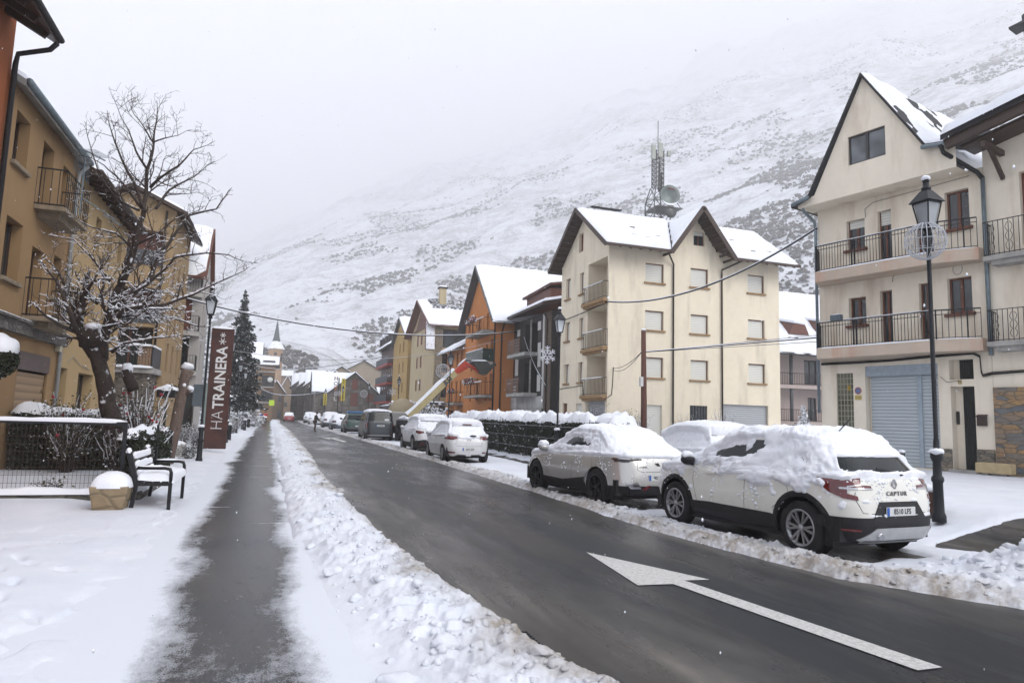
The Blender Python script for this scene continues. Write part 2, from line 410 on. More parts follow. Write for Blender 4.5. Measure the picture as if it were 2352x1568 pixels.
# joints every 4.2 m keep a line of blown snow
jl = k.math('PINGPONG', k.math('ADD', xyz[1], .4), .95); jl = k.math('MULTIPLY', k.ramp(jl, [(0.0, 1.0), (.05, 0.0)]), k.math('MULTIPLY', k.ramp(k.noise(.7, 3, .6), [(.42, 0.0), (.6, 1.0)]), k.ramp(k.math('MULTIPLY', xyz[1], .05), [(.42, 0.0), (.6, 1.0)])))
cov = k.math('ADD', k.math('ADD', k.math('MULTIPLY', at.outputs['Fac'], .75), k.math('MULTIPLY', s1, .50)), k.math('MULTIPLY', s2, .34))
cov = k.math('ADD', k.math('ADD', cov, k.math('MULTIPLY', jl, .22)), k.math('MULTIPLY', s4, .34))
cov = k.ramp(cov, [(.66, 0.0), (.74, .40), (.90, 1.0)])
c = k.mix(cov, c, (.60, .63, .68))
k.set('Base Color', c).set('Roughness', k.mix(cov, (.18, .18, .18), (.75, .75, .75))); k.b.inputs['Specular IOR Level'].default_value = .13
k.bump(k.math('ADD', cov, k.math('MULTIPLY', s2, .5)), .35, .008); WALK = k.m

# snow sheet: camera-centred fan with fine cells near by
na, nr = 860, 560
AZ = np.radians(np.linspace(-34, 68, na)); R = 1.9*(150/1.9)**np.linspace(0, 1, nr)
A, RRR = np.meshgrid(AZ, R, indexing='ij'); X = np.sin(A)*RRR; Y = np.cos(A)*RRR
H = snow_h(X, Y); Z = H+0
o = gridmesh('snow_ground', np.stack([X, Y, Z], -1).reshape(-1, 3), na, nr, GSNOW); attr(o, 'dirt', dirt_amt(X, Y))
# asphalt: road and bays in one sheet that reaches from the left kerb to the houses
ys = np.concatenate([np.linspace(-12, 60, 180), np.linspace(61, 190, 60)]); us = np.linspace(0, 1, 60)
YY, UU = np.meshgrid(ys, us, indexing='ij'); x0 = ip(RL, YY)-.6; x1 = ip(RR, YY)+9
XX = x0+(x1-x0)*UU; ZZ = np.where(XX > 9.3, base_z(XX, YY), 0)
o = gridmesh('road', np.stack([XX, YY, ZZ-.004], -1).reshape(-1, 3), len(ys), len(us), ASPH)
dl = XX-ip(RL, YY); dr = ip(RR, YY)-XX
n = fbm(np.stack([XX*1.2, YY*.25, XX*0], -1), 3, 41)
sl = np.exp(-np.clip(dl-.15+n*.3, 0, 9)/.28)+.75*np.exp(-np.clip(dr-.1, 0, 9)/.25)+.8*np.exp(-((dl-.62+n*.45)/.26)**2)+.45*np.exp(-((dl-1.25+n*.35)/.16)**2)+.3*np.exp(-((dr-.95+n*.3)/.22)**2)
attr(o, 'slush', np.clip(sl, 0, 1))
ys = np.concatenate([np.linspace(-12, 30, 210), np.linspace(31, 150, 60)]); us = np.linspace(0, 1, 22)
YY, UU = np.meshgrid(ys, us, indexing='ij'); x0 = ip(WL, YY)-.9-1.3*sst(9, 6, YY); x1 = ip(WR, YY)+.7; XX = x0+(x1-x0)*UU
o = gridmesh('walkway', np.stack([XX, YY, XX*0], -1).reshape(-1, 3), len(ys), len(us), WALK)
dd = np.minimum(XX-ip(WL, YY), (ip(WR, YY)-XX)); n = fbm(np.stack([XX*1.6, YY*.6, XX*0], -1), 3, 44)
attr(o, 'edge', np.clip(1-sst(-.45, .40, dd+n*.22)+.10*sst(7, 4.5, YY), 0, .9))
# valley floor
mb = MB(); mb.add([(-3200, -150, -.08), (4600, -150, -.08), (4600, 4600, -.08), (-3200, 4600, -.08)], [(0, 1, 2, 3)])
mb.build('ground', SNOW, kind='structure')

# painted arrows on the asphalt
k = NT('road paint'); n = k.noise(26, 6, .75)
k.set('Base Color', k.mix(k.ramp(n, [(.44, 0.0), (.70, .65)]), (.50, .50, .48), (.10, .10, .10))).set('Roughness', .55); PAINT = k.m
def arrow(pts, label):
    P = [onG(x, y, .004) for x, y in pts]
    me = bpy.data.meshes.new('road_arrow'); me.from_pydata([tuple(p) for p in P], [], [(0, 1, 2, 3), (0, 3, 6), (3, 4, 5, 6)])
    me.materials.append(PAINT); o = link(bpy.data.objects.new('road_arrow', me))
    bm = bmesh.new(); bm.from_mesh(me); bmesh.ops.recalc_face_normals(bm, faces=bm.faces)
    if bm.faces[0].normal.z < 0: bmesh.ops.reverse_faces(bm, faces=bm.faces)
    bm.to_mesh(me); bm.free()
    o['kind'] = 'structure'; tag(o, label, 'road marking')
# tip, left barb, left neck, right neck.. outline: tip, barb a, neck a, tail a, tail b, neck b, barb b
def arrow2(tip, ba, na_, ta, tb, nb, bb, label):
    P = [onG(x, y, .004) for x, y in (tip, ba, na_, ta, tb, nb, bb)]
    me = bpy.data.meshes.new('road_arrow'); me.from_pydata([tuple(p) for p in P], [], [(0, 6, 5), (0, 5, 2), (0, 2, 1), (2, 5, 4, 3)])
    me.materials.append(PAINT); bm = bmesh.new(); bm.from_mesh(me)
    for f in bm.faces:
        f.normal_update()
        if f.normal.z < 0: f.normal_flip()
    bm.to_mesh(me); bm.free()
    o = link(bpy.data.objects.new('road_arrow', me)); o['kind'] = 'structure'; tag(o, label, 'road marking')
arrow2((1346, 1267), (1465, 1343), (1546, 1340), (2108, 1538), (2165, 1531), (1572, 1332), (1630, 1330), 'large worn white arrow painted on the near wet asphalt')
arrow2((738, 1003.5), (757, 1009), (758, 1006.5), (790, 1015), (796, 1013.5), (766, 1005), (774, 1006), 'small far white arrow painted on the asphalt near the walking man')

# clods thrown up on the banks
def clods(name, pts, seed, mat, parent=None):
    rs = random.Random(seed); mb = MB()
    for (x, y, r) in pts:
        z = float(snow_h(np.array([x]), np.array([y]))[0])
        if r < .045: mb.blob((x, y, z-r*.1), r, rs.random()*50, 5, rs.uniform(.55, .9), .75); continue
        bm = bmesh.new(); q = (rs.uniform(.8, 1.25), rs.uniform(.7, 1.1), rs.uniform(.55, .85)); ang = rs.uniform(0, 6.28)
        for _ in range(15):
            v = Vector((rs.gauss(0, 1), rs.gauss(0, 1), rs.gauss(0, 1))).normalized()*r*rs.uniform(.8, 1.08); v = Vector((v.x*q[0]*cos(ang)-v.y*q[1]*sin(ang), v.x*q[0]*sin(ang)+v.y*q[1]*cos(ang), v.z*q[2])); bm.verts.new(v+Vector((x, y, z-r*.05)))
        bmesh.ops.convex_hull(bm, input=bm.verts[:]); bmesh.ops.delete(bm, geom=[v for v in bm.verts if not v.link_faces], context='VERTS')
        bmesh.ops.subdivide_edges(bm, edges=bm.edges[:], cuts=2, use_grid_fill=True); bmesh.ops.smooth_vert(bm, verts=bm.verts[:], factor=.5, use_axis_x=True, use_axis_y=True, use_axis_z=True)
        for v in bm.verts: v.co += v.normal*0+Vector((mnoise.noise(v.co*22), mnoise.noise(v.co*22+Vector((5, 0, 0))), mnoise.noise(v.co*22+Vector((9, 0, 0)))))*r*.16
        bm.verts.index_update(); mb.add([v.co[:] for v in bm.verts], [[w_.index for w_ in f.verts] for f in bm.faces], True); bm.free()
    o = mb.build(name, mat, recalc=False); attr(o, 'dirt', dirt_amt(*[np.array([v.co[i] for v in o.data.vertices]) for i in (0, 1)])); o['kind'] = 'stuff'; return o
rs = random.Random(3); P = []
for i in range(800):
    y = 3.2*(60/3.2)**rs.random()**1.15; wr_, rl_ = ip(WR, y), ip(RL, y); t = rs.betavariate(2.2, 1.6)
    P.append((wr_+(rl_-wr_)*(.12+.85*t), y, rs.uniform(.010, .038)*(2.2 if rs.random() < .10 else 1)))
P += [(.82, 4.35, .15), (1.18, 4.75, .13), (1.32, 5.05, .11), (1.0, 4.15, .14), (1.45, 4.3, .12), (1.72, 4.35, .09), (.75, 6.3, .10), (.62, 7.3, .11), (.82, 5.7, .07), (1.0, 6.6, .08),
      (1.95, 4.62, .06), (1.15, 3.95, .12), (1.7, 3.9, .1), (.48, 8.9, .09), (.4, 10.6, .08), (1.2, 13.5, .13), (1.28, 14.6, .12), (1.25, 13.9, .10), (.18, 17.5, .14), (.16, 22.0, .14), (.0, 30, .16)]
o = clods('snow_clods', P, 5, GSNOW)
P = []
for i in range(750):
    y = 5.0*(60/5.0)**rs.random(); P.append((float(ip(RR, y))+abs(rs.gauss(.35, .28))+.08, y, rs.uniform(.010, .034)*(1.9 if rs.random() < .1 else 1)))
for i in range(150):
    P.append((rs.gauss(8.5, .75), rs.gauss(5.55, .42), rs.uniform(.03, .10)))
P += [(8.15, 6.2, .21), (8.6, 6.15, .2), (9.1, 6.0, .24), (9.5, 6.0, .2), (9.0, 5.5, .17), (8.3, 5.7, .14), (8.75, 5.75, .16), (9.4, 5.4, .15), (8.0, 5.8, .10), (8.5, 5.3, .09)]
o = clods('snow_clods', P, 6, GSNOW)
# street drain showing through the near bank
dp = onG(1170, 1487); mb = MB()
for i in range(7): mb.bar((dp.x-.12, dp.y-.16+i*.052, .055), (dp.x+.18, dp.y-.19+i*.052, .055), .022, .03)

mb.box(dp.x-.13, dp.x+.19, dp.y-.19, dp.y+.18, .02, .035)
tag(mb.build('drain_grate', IRON), 'black iron drain grate half buried in the near snow bank', 'drain')

# ---- hills
def azel(x, y):
    d = ray(x, y); return math.degrees(atan2(d.x, d.y)), d.z/sqrt(d.x*d.x+d.y*d.y)
def prof(pts):
    q = sorted(azel(*p) for p in pts); return [a for a, b in q], [b for a, b in q]
FAR = prof([(-400, 700), (200, 640), (500, 592), (600, 545), (700, 497), (800, 462), (900, 428), (1000, 398), (1100, 358), (1200, 318), (1400, 240), (1700, 130), (2000, 30), (2500, -100), (3200, -300)])
MID = prof([(-400, 945), (560, 945), (700, 860), (900, 800), (1100, 690), (1260, 600), (1400, 505), (1560, 415), (1750, 330), (1900, 255), (2200, 130), (2500, 20), (3200, -150)])
KNO = prof([(500, 930), (560, 850), (600, 800), (640, 778), (700, 790), (760, 800), (840, 850), (900, 905), (960, 945), (3000, 960)])
na, nr = 700, 330
AZd = np.linspace(-48, 84, na); Rr = 150*(4600/150)**np.linspace(0, 1, nr)
A, RG = np.meshgrid(np.radians(AZd), Rr, indexing='ij'); X = np.sin(A)*RG; Y = np.cos(A)*RG
def hill_z(X, Y):
    Ad = np.degrees(np.arctan2(X, Y)); RG = np.hypot(X, Y)
    P = np.stack([X, Y, X*0], -1)/260
    n = fbm(P, 6, 61, .5); nf = fbm(P*7, 4, 66)
    e1 = np.interp(Ad, *FAR); e2 = np.interp(Ad, *MID); e3 = np.interp(Ad, *KNO)
    def lay(e, r0, r1, pw=.8):
        s = np.clip((RG-r0)/(r1-r0), 0, 1.15); return e*r1*s**pw*(1+n*.10*np.clip(s*3, 0, 1))
    z = np.maximum(lay(e1, 330, 3900, .93), lay(e2, 190, 2100, .90))
    z = np.where(RG > 3900, z-(RG-3900)*.4, z)
    z3 = e3*330*np.clip((RG-230)/100, 0, 1)**.7*np.clip((520-RG)/190, 0, 1)**.5*(1+n*.15)
    z = np.maximum(z, z3)
    return z+nf*np.clip((RG-200)/500, 0, 1)*9+fbm(P*2.2, 3, 67)*np.clip((RG-500)/1500, 0, 1)*60-1.0
ZH = hill_z(X, Y)
k = NT('snowy hillside')
n1 = k.noise(.0045, 9, .62, dist=.5); n2 = k.noise(.045, 9, .78, sc=(1, 1, 1.1), dist=.5); n3 = k.noise(.28, 6, .78, sc=(1, 1, 1.5))
f = k.math('ADD', k.math('MULTIPLY', n1, .30), k.math('ADD', k.math('MULTIPLY', n2, .42), k.math('MULTIPLY', n3, .28)))
c = k.mix(k.ramp(k.noise(.05, 4), [(.3, 0.0), (.7, 1.0)]), (.12, .11, .10), (.21, .195, .18))
col = k.mix(k.ramp(f, [(.465, 0.0), (.54, .55), (.61, 1.0)]), (.74, .765, .81), c)
k.set('Base Color', col).set('Roughness', .95); k.b.inputs['Specular IOR Level'].default_value = .1
k.bump(n2, .8, 4); HILL = k.m
gridmesh('hills', np.stack([X, Y, ZH], -1).reshape(-1, 3), na, nr, HILL)
# scrub on the slopes, beyond counting
rs = np.random.RandomState(5); N = 42000
az = np.radians(rs.uniform(-30, 62, N*3)); r = 235*(1500/235)**(rs.rand(N*3)**.7); xs, ys_ = np.sin(az)*r, np.cos(az)*r
dm = fbm(np.stack([xs, ys_, xs*0], -1)/75, 5, 71, .6)*1.7+rs.rand(N*3)*.22; keep = np.where(dm > .22)[0][:N]
xs, ys_, r = xs[keep], ys_[keep], r[keep]; zs = hill_z(xs, ys_); sz = rs.uniform(.5, 1.5, len(xs))**2.2*np.where(r < 520, .80, .95)
oc = np.array([(1, 0, 0), (0, 1, 0), (-1, 0, 0), (0, -1, 0), (0, 0, 1.1), (.6, .6, .65), (-.6, .6, .7), (-.6, -.6, .6), (.6, -.6, .7)])
fc = [(0, 5, 8), (1, 6, 5), (2, 7, 6), (3, 8, 7), (5, 6, 4), (6, 7, 4), (7, 8, 4), (8, 5, 4), (0, 1, 5), (1, 2, 6), (2, 3, 7), (3, 0, 8)]
V = (oc[None]+rs.normal(0, .22, (len(xs), 9, 3)))*sz[:, None, None]+np.stack([xs, ys_, zs], -1)[:, None]
F = (np.array(fc)[None]+(np.arange(len(xs))*9)[:, None, None]).reshape(-1, 3)
SCRUB = m_snowpatch('scrub', (.05, .046, .040), .36, .9)
me = bpy.data.meshes.new('hillside_scrub'); V = V.reshape(-1, 3)
me.vertices.add(len(V)); me.vertices.foreach_set('co', V.astype(np.float32).ravel()); me.loops.add(F.size); me.polygons.add(len(F))
me.loops.foreach_set('vertex_index', F.ravel().astype(np.int32)); me.polygons.foreach_set('loop_start', (np.arange(len(F))*3).astype(np.int32)); me.polygons.foreach_set('loop_total', np.full(len(F), 3, np.int32))
me.update(calc_edges=True); me.materials.append(SCRUB)
tag(link(bpy.data.objects.new('hillside_scrub', me)), 'dark leafless scrub dotted over the snowy mountainside', 'scrub', kind='stuff')

# ---- haze: one closed box of even air
mb = MB(); mb.box(-3300, 4700, -160, 4700, -12, 2700)
k = bpy.data.materials.new('haze'); k.use_nodes = True; t = k.node_tree; t.nodes.clear()
pv = t.nodes.new('ShaderNodeVolumePrincipled'); ou = t.nodes.new('ShaderNodeOutputMaterial')
pv.inputs['Color'].default_value = (.998, .998, 1, 1); pv.inputs['Density'].default_value = .00092; pv.inputs['Anisotropy'].default_value = .35
t.links.new(pv.outputs[0], ou.inputs['Volume'])
hz = mb.build('haze', k, kind='stuff'); tag(hz, 'pale winter haze filling the valley air', 'haze')
# ------------------------------------------------------------------ building kit
class Facade:
    """a vertical wall plane: u runs along it, z up, d outwards"""
    def __init__(s, O, U, N): s.O, s.U, s.N = Vector(O), Vector(U).normalized(), Vector(N).normalized()
    def p(s, u, z, d=0.0): return Vector((s.O.x, s.O.y, 0))+s.U*u+s.N*d+Vector((0, 0, z))
    def wall(s, mb, L, z0, top, holes=(), back=None):
        """top: [(u,z)...]; holes: (u0,u1,z0,z1,depth)"""
        tu = [t[0] for t in top]; tz = [t[1] for t in top]
        us = sorted(set([0, L]+[round(h[0], 4) for h in holes]+[round(h[1], 4) for h in holes]+[t for t in tu if 0 < t < L]))
        zs = sorted(set([z0]+[h[2] for h in holes]+[h[3] for h in holes]))
        for a, b in zip(us[:-1], us[1:]):
            um = (a+b)/2; ta, tb = np.interp(a, tu, tz), np.interp(b, tu, tz); tm = min(ta, tb)
            zz = [z for z in zs if z < tm-.01]; segs = list(zip(zz[:-1], zz[1:]))
            for (c, d) in segs:
                zm = (c+d)/2
                if any(h[0] <= um <= h[1] and h[2] <= zm <= h[3] for h in holes): continue
                mb.add([s.p(a, c), s.p(b, c), s.p(b, d), s.p(a, d)], [(0, 1, 2, 3)])
            c = zz[-1]
            mb.add([s.p(a, c), s.p(b, c), s.p(b, tb), s.p(a, ta)], [(0, 1, 2, 3)])
        for (a, b, c, d, dep) in [h[:5] for h in holes]:
            q = [s.p(a, c), s.p(b, c), s.p(b, d), s.p(a, d)]; r = [s.p(a, c, -dep), s.p(b, c, -dep), s.p(b, d, -dep), s.p(a, d, -dep)]
            mb.add(q+r, [(0, 1, 5, 4), (1, 2, 6, 5), (2, 3, 7, 6), (3, 0, 4, 7), (4, 5, 6, 7)])
    def box(s, mb, u0, u1, z0, z1, d0, d1):
        mb.hexa([s.p(u0, z0, d0), s.p(u1, z0, d0), s.p(u1, z0, d1), s.p(u0, z0, d1), s.p(u0, z1, d0), s.p(u1, z1, d0), s.p(u1, z1, d1), s.p(u0, z1, d1)])
    def quad(s, mb, u0, u1, z0, z1, d): mb.add([s.p(u0, z0, d), s.p(u1, z0, d), s.p(u1, z1, d), s.p(u0, z1, d)], [(0, 1, 2, 3)])

WOODR = m_wood('red brown wood', (.16, .05, .022)); WOODD = m_wood('dark brown wood', (.045, .022, .014)); WOODO = m_wood('orange wood', (.24, .10, .035))
SHUT = NT('white roller slats'); wv = SHUT.n('ShaderNodeTexWave'); wv.bands_direction = 'Z'; wv.inputs['Scale'].default_value = 3.2; SHUT.l(SHUT.tc.outputs['Object'], wv.inputs[0])
SHUT.set('Base Color', SHUT.mix(SHUT.ramp(wv.outputs[0], [(0, 0.0), (.5, 1.0)]), (.50, .50, .46), (.66, .66, .61))).set('Roughness', .6).bump(wv.outputs[0], .4, .01); SHUT = SHUT.m
def m_slat(name, c, sc, rough=.45):
    k = NT(name); wv = k.n('ShaderNodeTexWave'); wv.bands_direction = 'Z'; wv.inputs['Scale'].default_value = sc; k.l(k.tc.outputs['Object'], wv.inputs[0])
    n = k.noise(1.5, 4); c2 = k.mix(k.ramp(wv.outputs[0], [(0, 0.0), (.35, 1.0)]), tuple(x*.55 for x in c), c)
    k.set('Base Color', k.mix(k.ramp(n, [(.3, 0.0), (.7, .3)]), c2, tuple(x*.7 for x in c))).set('Roughness', rough).bump(wv.outputs[0], .6, .02); return k.m
BLUEDOOR = m_slat('blue grey roller door', (.43, .48, .51), 2.7); GREYDOOR = m_slat('grey roller door', (.38, .40, .42), 2.6); TANDOOR = m_slat('tan boards', (.30, .20, .11), 1.6)
LOUV = m_slat('red louvres', (.20, .055, .028), 5)
SILL = m_plain('ochre sill', (.34, .22, .11), .8, var=.2)
CONC = m_plain('concrete', (.36, .35, .33), .9, var=.25, scale=3, bump=.3)
def window(F, u0, u1, z0, z1, dep, par, style='wood', fm=None, sill=None, name='window', halves=2):
    """a framed opening set back dep in its reveal; frame is the part, pane/shutter the sub-part"""
    fm = fm or WOODR; t = .055; d0, d1 = -dep+.004, -dep+.05
    mb = MB()
    if style in ('shutter', 'board'):
        F.box(mb, u0, u0+t, z0, z1, d0, d1+.01); F.box(mb, u1-t, u1, z0, z1, d0, d1+.01); F.box(mb, u0+t, u1-t, z1-t, z1, d0, d1+.01)
    else:
        for a, b in ((u0, u0+t), (u1-t, u1)): F.box(mb, a, b, z0, z1, d0, d1)
        F.box(mb, u0+t, u1-t, z1-t, z1, d0, d1); F.box(mb, u0+t, u1-t, z0, z0+t*1.2, d0, d1)
        for i in range(1, halves):
            um = u0+(u1-u0)*i/halves; F.box(mb, um-t*.8, um+t*.8, z0+t*1.2, z1-t, d0, d1+.01)
    o = mb.build(name, fm, par)
    mb = MB()
    if style in ('shutter', 'board'):
        F.box(mb, u0+t, u1-t, z0, z1-t, d0, d0+.03); mb.build('shutter', SHUT if style == 'shutter' else LOUV, o)
    elif style == 'half':
        F.box(mb, u0+t, u1-t, z0+t, z1-t, d0, d0+.012); mb.build('pane', GLASS, o)
        mb = MB(); F.box(mb, u0+t, u1-t, z1-(z1-z0)*.27, z1-t*.2, d0+.05, d1+.02); mb.build('shutter', SHUT, o)
    else:
        F.box(mb, u0+t, u1-t, z0+t, z1-t, d0, d0+.012); mb.build('pane', GLASS if style == 'wood' else GLASSL, o)
    if sill:
        mb = MB(); F.box(mb, u0-.09, u1+.09, z0-.10, z0-.002, -dep*.5, .10); s_ = mb.build('sill', sill, o, bevel=.012)
    return o
def railing(F, u0, u1, z0, z1, d, par, mat=None, step=.11, side=True, depth0=0.0, name='railing', r=.014, extra=None):
    """bars along u at distance d, with returns to the wall"""
    mb = MB(); n = max(2, int(round((u1-u0)/step)))
    for i in range(n+1):
        u = u0+(u1-u0)*i/n; mb.bar(F.p(u, z0, d), F.p(u, z1, d), r, r)
    for zz in (z0+.04, z1): mb.bar(F.p(u0, zz, d), F.p(u1, zz, d), .035, .02)
    if side:
        for u in (u0, u1):
            m = max(1, int(round((d-depth0)/step)))
            for i in range(m): mb.bar(F.p(u, z0, depth0+(d-depth0)*i/m), F.p(u, z1, depth0+(d-depth0)*i/m), r, r)
            for zz in (z0+.04, z1): mb.bar(F.p(u, zz, depth0), F.p(u, zz, d), .02, .035)
    if extra: extra(mb)
    return mb.build(name, mat or IRON, par, recalc=False)
def snow_quad(name, P, th, par, seed=0, mat=None, cell=.35, over=.06, rough=.35, bare=0.0):
    """P: eave-left, eave-right, ridge-right, ridge-left; a snow slab lying on that plane"""
    P = [Vector(p) for p in P]; a = (P[1]-P[0]).length; b = (P[3]-P[0]).length
    nx, ny = max(4, min(90, int(a/cell))), max(4, min(60, int(b/cell)))
    u, v = np.meshgrid(np.linspace(0, 1, nx+1), np.linspace(0, 1, ny+1), indexing='ij')
    p = np.array([list(q) for q in P]); e = lambda q: q[..., None]
    B = e((1-u)*(1-v))*p[0]+e(u*(1-v))*p[1]+e(u*v)*p[2]+e((1-u)*v)*p[3]
    N = (P[1]-P[0]).cross(P[3]-P[0]).normalized(); N = -N if N.z < 0 else N; Nn = np.array(list(N))
    ed = np.minimum(np.minimum(u, 1-u)*a, np.minimum(v*b, (1-v)*b+.3))
    ns = fbm(B*1.3+seed*7.7, 3, seed); ns2 = fbm(B*4+seed, 2, seed+3)
    h = th*np.sqrt(np.clip(ed/(th*1.1), 0, 1))*(1+rough*ns)+ns2*.02
    if bare: h = h-bare*sst(.0, .3, fbm(B*.6+seed, 4, seed+9))
    rim = (ed < 1e-6); h = np.where(rim, -.05, h)
    out = np.zeros_like(B); c = B.mean((0, 1)); 
    T = B+Nn*e(h)
    # irregular lip over the eave
    dn = np.array(list((P[0]-P[3]).normalized())); T = T+dn*e(np.where(v*b < .5, over*(1+1.2*ns2)*(1-v*b/.5), 0))
    idx = np.arange((nx+1)*(ny+1)).reshape(nx+1, ny+1)
    q = np.stack([idx[:-1, :-1], idx[1:, :-1], idx[1:, 1:], idx[:-1, 1:]], -1).reshape(-1, 4)
    if (P[1]-P[0]).cross(P[3]-P[0]).z < 0: q = q[:, ::-1]
    return npmesh(name, T.reshape(-1, 3), q.tolist(), mat or SNOWR, par)
def roof_slab(mb, P, t):
    P = [Vector(p) for p in P]; mb.hexa([p-Vector((0, 0, t)) for p in P]+P)
def snow_line(mb, a, b, w, h, seed=0, seg=.12):
    """a rounded ridge of snow on a rail, sill or wall top"""
    a, b = Vector(a), Vector(b); L = (b-a).length; n = max(3, int(L/seg)); d = (b-a).normalized(); s = d.cross(Vector((0, 0, 1))).normalized()
    v = []; K = 7
    for i in range(n+1):
        p = a.lerp(b, i/n); t = 1+.45*mnoise.noise(p*2.3+Vector((seed, 0, 0)))+.25*mnoise.noise(p*9); e = min(1, .35+min(i, n-i)*.4)
        for j in range(K):
            an = pi*j/(K-1); v.append(p+s*(w/2*cos(an)*(.9+.1*t))*e+Vector((0, 0, (h*t*sin(an)**.7 if 0 < j < K-1 else -.02)*e)))
    f = [(i*K+j, i*K+j+1, (i+1)*K+j+1, (i+1)*K+j) for i in range(n) for j in range(K-1)]+[tuple(range(K)), tuple(n*K+j for j in range(K))[::-1]]
    mb.add(v, f, True)
def cable(pts, r, name, label, cat='cable', mat=None, snow=True, group=None, parent=None, sag=0.0, n=30):
    a, b = Vector(pts[0]), Vector(pts[-1])
    if len(pts) == 2: P = [a.lerp(b, i/n)-Vector((0, 0, sag*4*(i/n)*(1-i/n))) for i in range(n+1)]
    else:
        m, P = Vector(pts[1]), []
        for i in range(n+1):
            t = i/n; P.append(a*(1-t)*(1-2*t)+m*4*t*(1-t)+b*t*(2*t-1))
    mb = MB(); mb.tube(P, r, 6); o = mb.build(name, mat or BLACK, parent, recalc=False)
    if label: tag(o, label, cat, group)
    if snow:
        mb = MB(); mb.tube([p+Vector((0, 0, r*1.05)) for p in P], [r*(.8+.25*mnoise.noise(p*1.7)) for p in P], 6); mb.build('snow_cover', SNOW, o, recalc=False)
    return o
def text_on(F_or_mat, txt, size, mat, par, name='lettering', ext=.008, align='CENTER', spacing=1.0, bold=0.0, sx=1.0):
    """lettering as a mesh; F_or_mat is its world matrix"""
    cu = bpy.data.curves.new('txt', 'FONT'); cu.body = txt; cu.size = size; cu.extrude = ext; cu.align_x = align; cu.align_y = 'CENTER'; cu.space_character = spacing; cu.offset = bold
    to = bpy.data.objects.new('txt', cu); COL.objects.link(to)
    bpy.context.view_layer.update()
    me = bpy.data.meshes.new_from_object(to.evaluated_get(bpy.context.evaluated_depsgraph_get()))
    bpy.data.objects.remove(to); bpy.data.curves.remove(cu)
    me.transform(Matrix.Diagonal((sx, 1, 1, 1))); me.transform(F_or_mat)
    me.materials.clear(); me.materials.append(mat); me.name = name
    return link(bpy.data.objects.new(name, me), par)
def face_mat(origin, right, up):
    r, u = Vector(right).normalized(), Vector(up).normalized(); n = r.cross(u)
    m = Matrix((r, u, n)).transposed().to_4x4(); m.translation = Vector(origin); return m
def closed(mb, x0, x1, y0, y1, z0, z1, sides='NSEWT'):
    """plain remaining walls of a block"""
    q = {'S': [(x0, y0), (x1, y0)], 'E': [(x1, y0), (x1, y1)], 'N': [(x1, y1), (x0, y1)], 'W': [(x0, y1), (x0, y0)]}
    for k in sides:
        if k in q:
            (a, b), (c, d) = q[k]; mb.add([(a, b, z0), (c, d, z0), (c, d, z1), (a, b, z1)], [(0, 1, 2, 3)])
# ------------------------------------------------------------------ cream house with the cross gable
CREAM = m_plaster('cream plaster', (.91, .82, .65), .04, .5); PIPE = m_plain('brown downpipe', (.035, .026, .022), .5)
X0, Y0, X1, Y1 = 16.73, 33.34, 28.12, 40.0
H = place('apartment_house', 'cream four storey house with a snowy roof and a dark edged cross gable', 'house', (22.4, 36.6, .2))
Fs = Facade((X0, Y0, 0), (1, 0, 0), (0, -1, 0)); Fw = Facade((X0, Y0, 0), (0, 1, 0), (-1, 0, 0))
EA = 11.45
zr = [(9.5, 10.6), (6.8, 7.9), (4.15, 5.28)]; cx = [(2.28, 3.46), (5.22, 6.40), (9.14, 10.32)]
holes = [(a, b, z0, z1, .18) for (a, b) in cx for (z0, z1) in zr]
gh = [(2.36, 3.38, .45, 2.64, .16), (5.17, 6.32, .9, 2.7, .12), (7.4, 10.5, .3, 2.85, .2)]; gw = (5.42, 6.14, 11.95, 12.78, .16)
m = MB()
Fs.wall(m, X1-X0, -.2, [(0, EA), (3.55, EA+.1), (5.72, 14.0), (7.95, EA+.1), (X1-X0, EA)], holes+gh+[gw])
rec = [(.14, 2.66, 8.3, 10.78, 1.15), (.14, 2.66, 5.62, 8.05, 1.15), (.14, 2.66, 2.98, 5.38, 1.15)]
sw = [(3.27, 3.85, 9.2, 10.5), (3.27, 3.85, 6.55, 7.75), (3.27, 3.85, 3.92, 5.1), (5.25, 5.95, 9.2, 10.5), (5.25, 5.95, 6.55, 7.73), (5.25, 5.95, 3.92, 5.1)]
gdw = [(.26, 2.75, .3, 2.8, .25), (3.27, 4.1, .5, 2.65, .15), (5.4, 6.1, .3, 2.7, .15), (3.45, 4.1, 11.8, 12.95, .25)]
L = Y1-Y0
Fw.wall(m, L, -.2, [(0, EA), (L/2-.2, 14.0), (L, EA-.1)], rec+[(*q, .22) for q in sw]+gdw)
closed(m, X0, X1, Y0, Y1, -.2, EA, 'NE'); m.add([(X1, Y0, EA), (X1, Y1, EA), (X1, 36.5, 14.0)], [(0, 1, 2)])
m.build('wall', CREAM, H, recalc=False)
for (a, b) in cx:
    for (z0, z1) in zr: window(Fs, a, b, z0, z1, .18, H, 'shutter', sill=SILL)
window(Fs, gw[0], gw[1], gw[2], gw[3], .16, H, 'half')
for q in gh[:1]+gh[2:]:
    mb = MB(); Fs.box(mb, q[0], q[1], q[2], q[3], -q[4]+.004, -q[4]+.05); mb.build('roller_door', GREYDOOR if q[0] > 3 else SHUT, H)
mb = MB(); q = gh[1]; Fs.box(mb, q[0], q[1], q[2], q[3], -.116, -.09); wb = mb.build('window', GLASS, H)
mb = MB()
for i in range(7): u = q[0]+(q[1]-q[0])*i/6; Fs.box(mb, u-.015, u+.015, q[2], q[3], -.09, -.06)
for i in range(8): z = q[2]+(q[3]-q[2])*i/7; Fs.box(mb, q[0], q[1], z-.012, z+.012, -.088, -.065)
mb.build('grille', IRON, wb)
